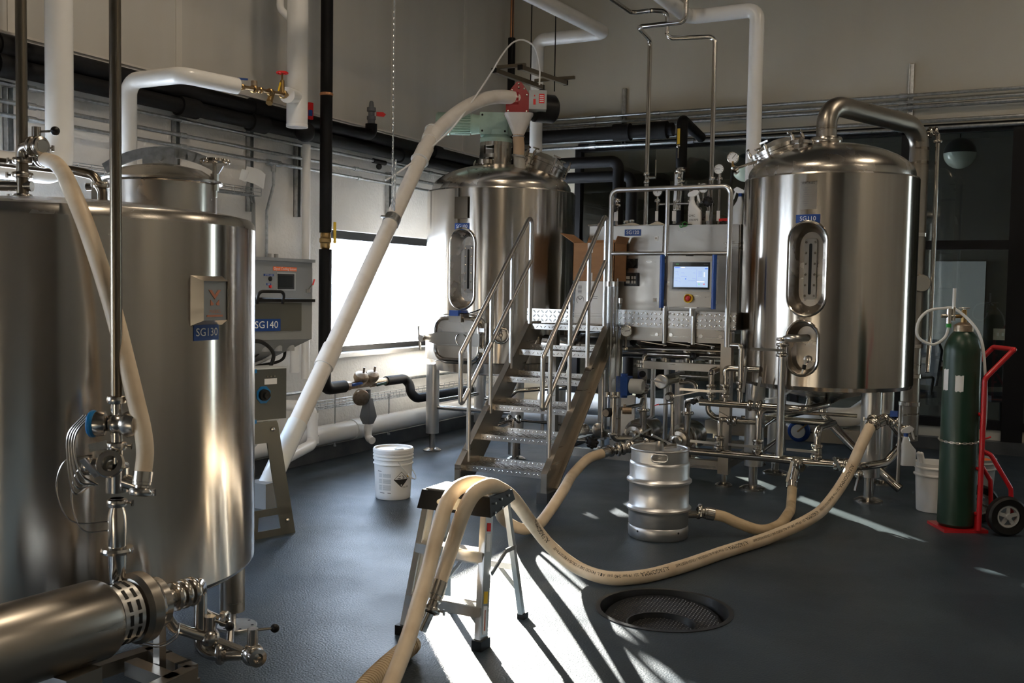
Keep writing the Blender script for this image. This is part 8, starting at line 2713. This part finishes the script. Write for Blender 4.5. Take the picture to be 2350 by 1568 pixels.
# ---- white pail with hazard label
bc_ = aZ(897, 1150, 0)
bc_ = V((bc_.x, bc_.y, 0)) + V((-0.457, 0.889, 0)) * 0.125
pl_ = thing('pail', 'white lidded plastic pail with a black corrosive diamond on the floor', 'pail', (bc_.x, bc_.y, 0))
RB, RTp, HP = 0.128, 0.143, 0.375
pr = [(0.0, 0.002), (RB - 0.006, 0.002), (RB, 0.01)]
pr += [(RB + (RTp - RB) * 0.75 * k / 6, 0.01 + 0.235 * k / 6) for k in range(1, 7)]
for z in (0.262, 0.298, 0.322):
    rr_ = RB + (RTp - RB) * z / HP
    pr += [(rr_, z - 0.008), (rr_ + 0.009, z - 0.004), (rr_ + 0.009, z + 0.003), (rr_ + 0.001, z + 0.006)]
pr += [(RTp, 0.345)]
MB().lathe(pr, bc_, n=56).build('body', 'plastic_white', pl_)
MB().lathe([(RTp, 0.338), (RTp + 0.006, 0.341), (RTp + 0.007, 0.365), (RTp, 0.375), (RTp - 0.008, 0.373), (RTp - 0.014, 0.36), (0.05, 0.362), (0.0, 0.362)], bc_, n=56).build('lid', 'plastic_white', pl_)
MB().lathe([(0.035, 0.362), (0.035, 0.37), (0.028, 0.37), (0.026, 0.364), (0.02, 0.364), (0.018, 0.369), (0.0, 0.369)], bc_ + RT * 0.045 + V((0.01, -0.02, 0)), n=24).build('pour_cap', 'plastic_milky', pl_)
pphi = math.atan2(-bc_.y, -bc_.x)


def prad(z):
    return RB + (RTp - RB) * z / HP


def on_pail(u, z, off=0.001):
    return cyl_pt((bc_.x, bc_.y), prad(z) + off, pphi, u * (1 + off), z)


def pail_patch(poly, m, name, off, parent, sub=8):
    # triangulated fan over a fine grid so it hugs the curved wall
    xs = [p[0] for p in poly]
    cx, cz_ = sum(xs) / len(xs), sum(p[1] for p in poly) / len(poly)
    vs_, fs_ = [on_pail(cx, cz_, off)], []
    ring0 = None
    pts = []
    for i in range(len(poly)):
        a, c_ = poly[i], poly[(i + 1) % len(poly)]
        for k in range(sub):
            pts.append((a[0] + (c_[0] - a[0]) * k / sub, a[1] + (c_[1] - a[1]) * k / sub))
    n = len(pts)
    for lv in range(1, 5):
        vs_ += [on_pail(cx + (p[0] - cx) * lv / 4, cz_ + (p[1] - cz_) * lv / 4, off) for p in pts]
    fs_ += [(0, 1 + i, 1 + (i + 1) % n) for i in range(n)]
    for lv in range(3):
        fs_ += [(1 + lv * n + i, 1 + (lv + 1) * n + i, 1 + (lv + 1) * n + (i + 1) % n, 1 + lv * n + (i + 1) % n) for i in range(n)]
    return MB().add(vs_, fs_).build(name, m, parent, angle=0)


du, dz_ = 0.062, 0.155
hz = pail_patch([(du - 0.058, dz_), (du, dz_ - 0.058), (du + 0.058, dz_), (du, dz_ + 0.058)], 'ink_black', 'hazard_diamond', 0.0012, pl_)
hz['label'] = 'black and white corrosive hazard diamond'
pail_patch([(du - 0.052, dz_ + 0.002), (du + 0.052, dz_ + 0.002), (du, dz_ + 0.054)], 'label_white', 'diamond_top', 0.002, hz)
pail_patch([(du - 0.030, dz_ + 0.006), (du - 0.006, dz_ + 0.006), (du - 0.006, dz_ + 0.012), (du - 0.030, dz_ + 0.012)], 'ink_black', 'corroded_bar', 0.003, hz, 3)
pail_patch([(du + 0.008, dz_ + 0.005), (du + 0.028, dz_ + 0.008), (du + 0.022, dz_ + 0.018), (du + 0.01, dz_ + 0.014)], 'ink_grey', 'corroded_hand', 0.003, hz, 3)
pail_patch([(du - 0.022, dz_ + 0.020), (du - 0.004, dz_ + 0.026), (du - 0.004, dz_ + 0.030), (du - 0.022, dz_ + 0.025)], 'ink_black', 'test_tube', 0.003, hz, 3)
pail_patch([(du + 0.004, dz_ + 0.026), (du + 0.022, dz_ + 0.020), (du + 0.022, dz_ + 0.025), (du + 0.004, dz_ + 0.030)], 'ink_black', 'test_tube', 0.003, hz, 3)
v_, f_ = text2d('8', 0.022)
MB().add([on_pail(du + x, dz_ - 0.042 + y, 0.003) for x, y in v_], f_).build('lettering', 'label_white', hz, angle=0)
for x0, x1, z0, z1 in ((-0.115, -0.085, 0.17, 0.198), (-0.115, -0.085, 0.125, 0.158), (-0.115, -0.085, 0.075, 0.115), (-0.08, -0.015, 0.17, 0.198), (-0.08, -0.015, 0.125, 0.158), (-0.08, -0.015, 0.075, 0.115)):
    pail_patch([(x0, z0), (x1, z0), (x1, z1), (x0, z1)], 'plastic_milky', 'print_block', 0.0012, pl_, 3)
    for k in range(3):
        zz = z0 + (z1 - z0) * (k + 0.5) / 3
        pail_patch([(x0 + 0.003, zz), (x1 - 0.003, zz), (x1 - 0.003, zz + 0.0022), (x0 + 0.003, zz + 0.0022)], 'grey_light', 'print_line', 0.0022, pl_, 3)
pail_patch([(-0.125, 0.212), (-0.09, 0.211), (-0.09, 0.217), (-0.125, 0.218)], 'ink_grey', 'print_line', 0.0012, pl_, 3)
for x0, x1 in ((-0.105, -0.065), (-0.04, -0.015)):
    pail_patch([(x0, 0.055), (x1, 0.053), (x1, 0.058), (x0, 0.060)], 'ink_grey', 'print_line', 0.0012, pl_, 3)
v_, f_ = text2d('UN1760', 0.02)
MB().add([on_pail(0.098 + x * 0.75, 0.098 + y, 0.0012) for x, y in v_], f_).build('lettering', 'ink_black', pl_, angle=0)
b0 = on_pail(0.035, 0.285, 0.004)
b1 = on_pail(0.135, 0.17, 0.025)
b2 = on_pail(0.165, 0.165, 0.03)
MB().sweep(spline([b0, on_pail(0.085, 0.225, 0.02), b1, on_pail(0.19, 0.15, 0.04), on_pail(0.26, 0.16, 0.03), on_pail(0.31, 0.22, 0.01)], 8), 0.0035, 6).build('handle', 'plastic_milky', pl_)
MB().cyl(on_pail(0.115, 0.195, 0.028), on_pail(0.150, 0.16, 0.04), 0.008, n=10).build('handle_grip', 'plastic_white', pl_)
MB().sphere(on_pail(0.125, 0.18, 0.008), 0.012, 10, 6).build('yellow_clip', 'yellow', pl_)

# ---- floor sump
sm = thing('floor_sump', 'round black floor sump with a dimpled cover sunk into the epoxy floor', 'drain', (SUMP.x, SUMP.y, -0.2))
MB().lathe([(SR + 0.02, -0.002), (SR + 0.02, 0.004), (SR - 0.004, 0.005), (SR - 0.006, -0.20), (0.0, -0.205)], SUMP, n=60).build('pit', 'sump_wall', sm)
tilt = V((-0.457, 0.889, 0))
# dimpled lid, dropped in and lying a little askew
ln_ = (up - tilt * 0.13).normalized()
lx, ly, _q = basis(ln_)
lc_ = V((SUMP.x, SUMP.y, -0.06)) + tilt * 0.02
lidb = MB().lathe([(0.0, 0.0), (SR - 0.03, 0.0), (SR - 0.025, -0.006), (SR - 0.03, -0.012), (0, -0.012)], lc_, ln_, 56).build('cover', 'sump_wall', sm)
dm_ = MB()
for i in range(-15, 16):
    for j in range(-15, 16):
        x, y = i * 0.0185 + (j % 2) * 0.009, j * 0.0165
        if math.hypot(x, y) < SR - 0.045:
            dm_.lathe([(0.0034, 0), (0.0025, 0.0022), (0, 0.003)], lc_ + lx * x + ly * y, ln_, 6)
dm_.build('dimples', 'port_steel', sm, kind='stuff')
rc_ = SUMP - tilt * 0.115 - up * 0.085 - rx * 0.03
MB().lathe([(0.165, -0.09), (0.168, 0.055), (0.160, 0.055), (0.157, -0.09)], rc_, n=40).build('standpipe', 'sump_wall', sm)

# ---- right edge: gas cylinder on a red hand truck
cb_ = aZ(2195, 1222, 0)
fd2 = V((FW.x, FW.y, 0)).normalized()
GC = V((cb_.x, cb_.y, 0)) + fd2 * 0.115 + V((RT.x, RT.y, 0)) * 0.045
GR = 0.118
tr = thing('hand_truck', 'red two wheeled hand truck holding the green gas cylinder', 'hand truck', (GC.x + 0.2, GC.y + 0.1, 0))
gcy = thing('gas_cylinder', 'tall dark green gas cylinder chained to the red hand truck', 'gas cylinder', (GC.x, GC.y, 0.02))
sh = 1.17
MB().lathe([(0, 0.022), (GR - 0.015, 0.022), (GR, 0.04), (GR, sh)] + [(GR * math.cos(t_) if t_ < 1.4 else 0.04, sh + 0.17 * math.sin(t_)) for t_ in [PI / 2 * k / 9 for k in range(1, 10)]] + [(0.04, sh + 0.19), (0, sh + 0.19)], GC, n=40).build('body', 'green_bottle', gcy)
MB().lathe([(0.062, 0.15), (0.062, 0.19), (0.045, 0.20), (0.03, 0.21), (0, 0.21)], GC + up * sh, n=20).build('neck_ring', 'bronze', gcy)
nk = GC + up * (sh + 0.21)
MB().cyl(nk, nk + up * 0.085, 0.02, 0.016, n=12).cyl(nk + up * 0.04, nk + up * 0.04 - rx * 0.07, 0.013, n=10).build('cylinder_valve', 'brass', gcy)
MB().torus(nk + up * 0.095, up, 0.03, 0.006, 16, 6).cyl(nk + up * 0.08, nk + up * 0.10, 0.008, n=8).build('hand_wheel', 'aluminium', gcy)
rg = nk + up * 0.04 - rx * 0.10
rgp = MB().cyl(rg - up * 0.05, rg + up * 0.05, 0.017, n=14).cyl(rg - rx * 0.05, rg + rx * 0.04, 0.013, n=12).cyl(rg + rx * 0.03 - up * 0.03, rg + rx * 0.03 + up * 0.06, 0.013, n=12).build('regulator', 'fitting_steel', gcy)
MB().cyl(rg - up * 0.075, rg - up * 0.05, 0.017, n=12).build('green_collar', 'green_wire' if 'green_wire' in MAT else 'gear_green', rgp)
MB().cyl(rg + rx * 0.03 + up * 0.06, rg + rx * 0.03 + up * 0.185, 0.011, n=12).build('flow_tube', 'plastic_white', rgp)
MB().sweep(spline([rg - up * 0.075, rg - up * 0.14 - rx * 0.02, rg - up * 0.19 - rx * 0.10, rg - up * 0.14 - rx * 0.20, rg - up * 0.04 - rx * 0.20, rg + up * 0.03 - rx * 0.14, rg + up * 0.05 - rx * 0.04, rg + rx * 0.03 + up * 0.05, rg + rx * 0.16 - up * 0.10 - fd2 * 0.08, rg + rx * 0.22 - up * 0.40 - fd2 * 0.08, rg + rx * 0.24 - up * 0.70 - fd2 * 0.06, rg + rx * 0.20 - up * 1.1 - fd2 * 0.04, rg + rx * 0.19 - up * 1.35 - fd2 * 0.02], 10), 0.010, 8).build('gas_tube', 'tube_clear', gcy)
gphi = math.atan2(-GC.y, -GC.x)
for u_, z_, w_, h_ in ((-0.012, 0.98, 0.052, 0.105), (-0.112, 1.0, 0.05, 0.14)):
    wrapped_plate((GC.x, GC.y), GR, gphi, z_, w_, h_, 0.0015)
    pp_ = MB()
    vs_ = []
    for i in range(7):
        for s in (-1, 1):
            jx = 0.004 * math.sin(i * 2.1 + z_ * 9)
            vs_.append(cyl_pt((GC.x, GC.y), GR + 0.0012, gphi, u_ - w_ / 2 + w_ * i / 6, z_ + s * h_ / 2 + jx))
    pp_.add(vs_, [(2 * i, 2 * i + 2, 2 * i + 3, 2 * i + 1) for i in range(6)]).build('torn_label', 'paper', gcy)
# chain round the cylinder
zc_ = 0.60
chb = []
for k in range(25):
    t_ = gphi - 1.75 + 3.3 * k / 24
    chb.append(V((GC.x + (GR + 0.006) * math.cos(t_), GC.y + (GR + 0.006) * math.sin(t_), zc_ - 0.012 * math.sin(PI * k / 24))))
tag(chain(chb, 0.014, 0.0035).build('safety_chain', 'aluminium', None), 'short bright chain around the middle of the green cylinder', 'chain')
# truck frame: two uprights on the right of the bottle, one nearer the viewer
uR = GC + rx * (GR - 0.03)
for s in (-1, 1):
    o = uR - fd2 * s * 0.14
    MB().pipe([o + up * 0.02, o + up * 1.02, o + rx * 0.17 + up * 1.20], 0.017, 0.06, 12).build('upright', 'red_paint', tr)
    MB().pipe([o + up * 0.55, o + rx * 0.06 + up * 0.52, o + rx * 0.20 + up * 0.30, o + rx * 0.21 + up * 0.13], 0.015, 0.05, 10).build('wheel_strut', 'red_paint', tr)
e0, e1 = uR - fd2 * 0.14 + rx * 0.17 + up * 1.20, uR + fd2 * 0.14 + rx * 0.17 + up * 1.20
MB().pipe([e0, e0 + rx * 0.015 + up * 0.012, e1 + rx * 0.015 + up * 0.012, e1], 0.017, 0.02, 12).build('handle_bar', 'red_paint', tr)
for z in (0.12, 0.42, 0.78):
    MB().cyl(uR - fd2 * 0.14 + up * z, uR + fd2 * 0.14 + up * z, 0.012, n=10).build('cross_bar', 'red_paint', tr)
MB().cyl(uR - fd2 * 0.14 + up * 0.62, uR - fd2 * 0.14 + up * 0.64 + rx * 0.05 + fd2 * -0.01, 0.006, n=8).build('chain_hook', 'red_paint', tr)
Mt = Matrix((rx, fd2, up)).transposed()
MB().box(GC + rx * 0.01 + up * 0.010, (0.29, 0.27, 0.02), M=Mt).box(uR + up * 0.06 + rx * 0.0, (0.012, 0.27, 0.10), M=Mt).build('nose_plate', 'red_paint', tr)
for s in (-1, 1):
    wc_ = uR + rx * 0.155 - fd2 * s * 0.19 + up * 0.13
    ty = MB().lathe([(0.075, -0.030), (0.114, -0.035), (0.127, -0.022), (0.130, 0.0), (0.127, 0.022), (0.114, 0.035), (0.075, 0.030)], wc_, fd2, 36).build('tyre', 'rubber_black', tr)
    rm = MB().lathe([(0.076, -0.02), (0.070, -0.024), (0.060, -0.022), (0.058, -0.008), (0.058, 0.008), (0.076, 0.02)], wc_, fd2, 30)
    rm.lathe([(0.0, -0.034), (0.018, -0.034), (0.022, -0.02), (0.022, 0.02), (0, 0.02)], wc_, fd2, 16)
    for k in range(5):
        t_ = 2 * PI * k / 5 + 0.3
        d_ = rx * math.cos(t_) + up * math.sin(t_)
        rm.beam(wc_ + d_ * 0.018 - fd2 * 0.014, wc_ + d_ * 0.066 - fd2 * 0.014, 0.024, 0.010, up=fd2)
    rm.build('rim', 'grey_light', ty)
MB().cyl(uR + rx * 0.155 - fd2 * 0.21 + up * 0.13, uR + rx * 0.155 + fd2 * 0.21 + up * 0.13, 0.008, n=8).build('axle', 'dark_steel', tr)
# white bucket with tools left of the cylinder, second bucket behind the truck
def bucket(c, R, h, label, name='bucket', m='plastic_white'):
    t = thing(name, label, 'bucket', c)
    MB().lathe([(0, 0.003), (R * 0.84, 0.003), (R * 0.86, 0.01), (R * 0.95, h * 0.72), (R * 0.97, h * 0.72), (R * 1.05, h * 0.74), (R * 1.05, h * 0.76), (R * 0.97, h * 0.78), (R * 0.98, h * 0.88), (R * 1.06, h * 0.89), (R * 1.06, h * 0.91), (R, h * 0.93), (R * 1.02, h), (R * 0.96, h), (R * 0.80, 0.02), (0, 0.015)], c, n=40).build('body', m, t)
    return t


bq = aZ(2160, 1182, 0)
bq = V((bq.x, bq.y, 0)) + fd2 * 0.14
bk1 = bucket(bq, 0.135, 0.355, 'white bucket with brush handles half hidden by the green cylinder')
for dx, tilt_, L_ in ((-0.09, -0.10, 0.20), (-0.06, -0.13, 0.20)):
    p = bq + rx * dx + up * 0.25
    d_ = (up + rx * tilt_ * 2.2 - fd2 * 0.1).normalized()
    o_ = MB().sweep([p, p + d_ * 0.10, p + d_ * 0.17], 0.016, 10).sphere(p + d_ * 0.17, 0.017, 10, 6).build('tool_handle', 'plastic_white', None)
    tag(o_, 'leftmost white brush handle leaning out of the white bucket' if dx < -0.07 else 'second white brush handle leaning out of the white bucket', 'brush', 'brush handles in the bucket')
bq2 = aZ(2285, 1160, 0)
bq2 = V((bq2.x, bq2.y, 0)) + fd2 * 0.35
bk2 = bucket(bq2, 0.15, 0.30, 'dim grey bucket with printed band behind the hand truck wheels', m='grey_light')
tag(MB().cyl(bq2 + up * 0.22, bq2 + up * 0.29, 0.11, n=24).build('orange_tub', 'orange_tag', None), 'orange lidded tub inside the dim grey bucket', 'tub')
# spray bottle hanging from the outlet cluster
qh = aY(2084, 1062, 7.5)
spray_bottle(V((qh.x, 7.5, qh.z - 0.02)), 0.285, (0.93, 0.36, 0), 'milky spray bottle hanging at the right of the kettle outlet', 'plastic_milky', 'plastic_white', None, 'handle_blue', s=0.85)

# ================================================================== inside the office
for i, (qx, qy, Yq, lab) in enumerate(((2203, 352, 12.4, 'white half globe pendant lamp in the office right of the kettle'), (1712, 385, 12.4, 'white half globe pendant lamp in the office left of the kettle'))):
    p = aY(qx, qy, Yq)
    t = thing('pendant_lamp', lab, 'lamp', p, 'office pendant lamps')
    R_ = 0.175
    MB().lathe([(0, -R_)] + [(R_ * math.sin(t_), -R_ * math.cos(t_)) for t_ in [PI / 2 * k / 10 for k in range(1, 11)]], p, n=36).build('glass_bowl', 'globe', t)
    MB().lathe([(R_ * math.cos(t_), R_ * math.sin(t_)) for t_ in [PI / 2 * k / 10 for k in range(0, 10)]] + [(0, R_)], p, n=36).build('shade', 'plastic_black', t)
    MB().cyl(p + up * R_, (p.x, p.y, 3.5), 0.008, n=8).build('cord', 'rubber_black', t)
a, c_ = aY(2140, 600, 13.55), aY(2251, 900, 13.55)
wbx = MB().span((a.x, 13.52, 0.75), (c_.x, 13.56, a.z)).build('whiteboard', 'whiteboard', None)
tag(wbx, 'large pale whiteboard leaning on the office partition', 'whiteboard')
p = aY(2302, 768, 13.58)
tg = MB().span((p.x - 0.11, 13.585, p.z - 0.07), (p.x + 0.11, 13.6, p.z + 0.07)).build('wall_switch', 'towel', None)
tag(tg, 'cream three gang switch plate on the office partition', 'switch')
for k in range(3):
    MB().span((p.x - 0.07 + 0.055 * k, 13.58, p.z - 0.02), (p.x - 0.045 + 0.055 * k, 13.586, p.z + 0.02)).build('rocker', 'plastic_white', tg)
# table and chairs
tb = aY(2140, 870, 12.6)
tt = thing('office_table', 'brown wooden office table seen dimly behind the glazing', 'table', (tb.x, 12.6, 0))
MB().span((tb.x - 0.6, 12.3, 0.70), (tb.x + 0.25, 13.2, 0.75)).build('table_top', 'wood', tt)
for x in (tb.x - 0.5, tb.x + 0.15):
    for y in (12.4, 13.1):
        MB().span((x - 0.03, y - 0.03, 0), (x + 0.03, y + 0.03, 0.70)).build('leg', 'dark_steel', tt)


def office_chair(c, ang, label):
    t = thing('office_chair', label, 'chair', c, 'office chairs')
    Rm = Matrix.Rotation(ang, 3, 'Z')
    c = V(c)
    MB().box(c + up * 0.46, (0.46, 0.45, 0.07), M=Rm).build('seat', 'chair_navy', t)
    pr = [(-0.20, 0.0), (0.20, 0.0), (0.22, 0.40), (0.15, 0.52), (-0.15, 0.52), (-0.22, 0.40)]
    MB().prism(pr, c + Rm @ V((0, 0.22, 0.55)), Rm @ V((1, 0, 0)), (Rm @ V((0, 0.12, 1))).normalized(), Rm @ V((0, 0.04, 0))).build('backrest', 'chair_navy', t)
    MB().cyl(c + up * 0.08, c + up * 0.43, 0.025, n=10).build('column', 'plastic_black', t)
    for k in range(5):
        d_ = Rm @ V((math.cos(2 * PI * k / 5), math.sin(2 * PI * k / 5), 0))
        MB().beam(c + up * 0.09, c + d_ * 0.28 + up * 0.06, 0.04, 0.03).build('base_arm', 'plastic_black', t)
        MB().sphere(c + d_ * 0.28 + up * 0.03, 0.03, 10, 6).build('castor', 'rubber_black', t)
    for s in (-1, 1):
        MB().pipe([c + Rm @ V((s * 0.24, 0.1, 0.46)), c + Rm @ V((s * 0.27, 0.1, 0.66)), c + Rm @ V((s * 0.27, -0.15, 0.66))], 0.015, 0.03, 8).build('armrest', 'plastic_black', t)


p = aY(2300, 900, 12.2)
office_chair((p.x, 12.1, 0), 0.5, 'dark navy office chair behind the glazing right of the hand truck')
p = aY(2080, 900, 11.9)
office_chair((p.x, 11.9, 0), -0.6, 'dark navy office chair behind the glazing beside the steam pipe')
p = aY(1900, 900, 12.4)
office_chair((p.x, 12.4, 0), 2.6, 'dark navy office chair seen under the kettle through the glazing')

for _o in bpy.data.objects:
    if '_o' in _o:
        del _o['_o']
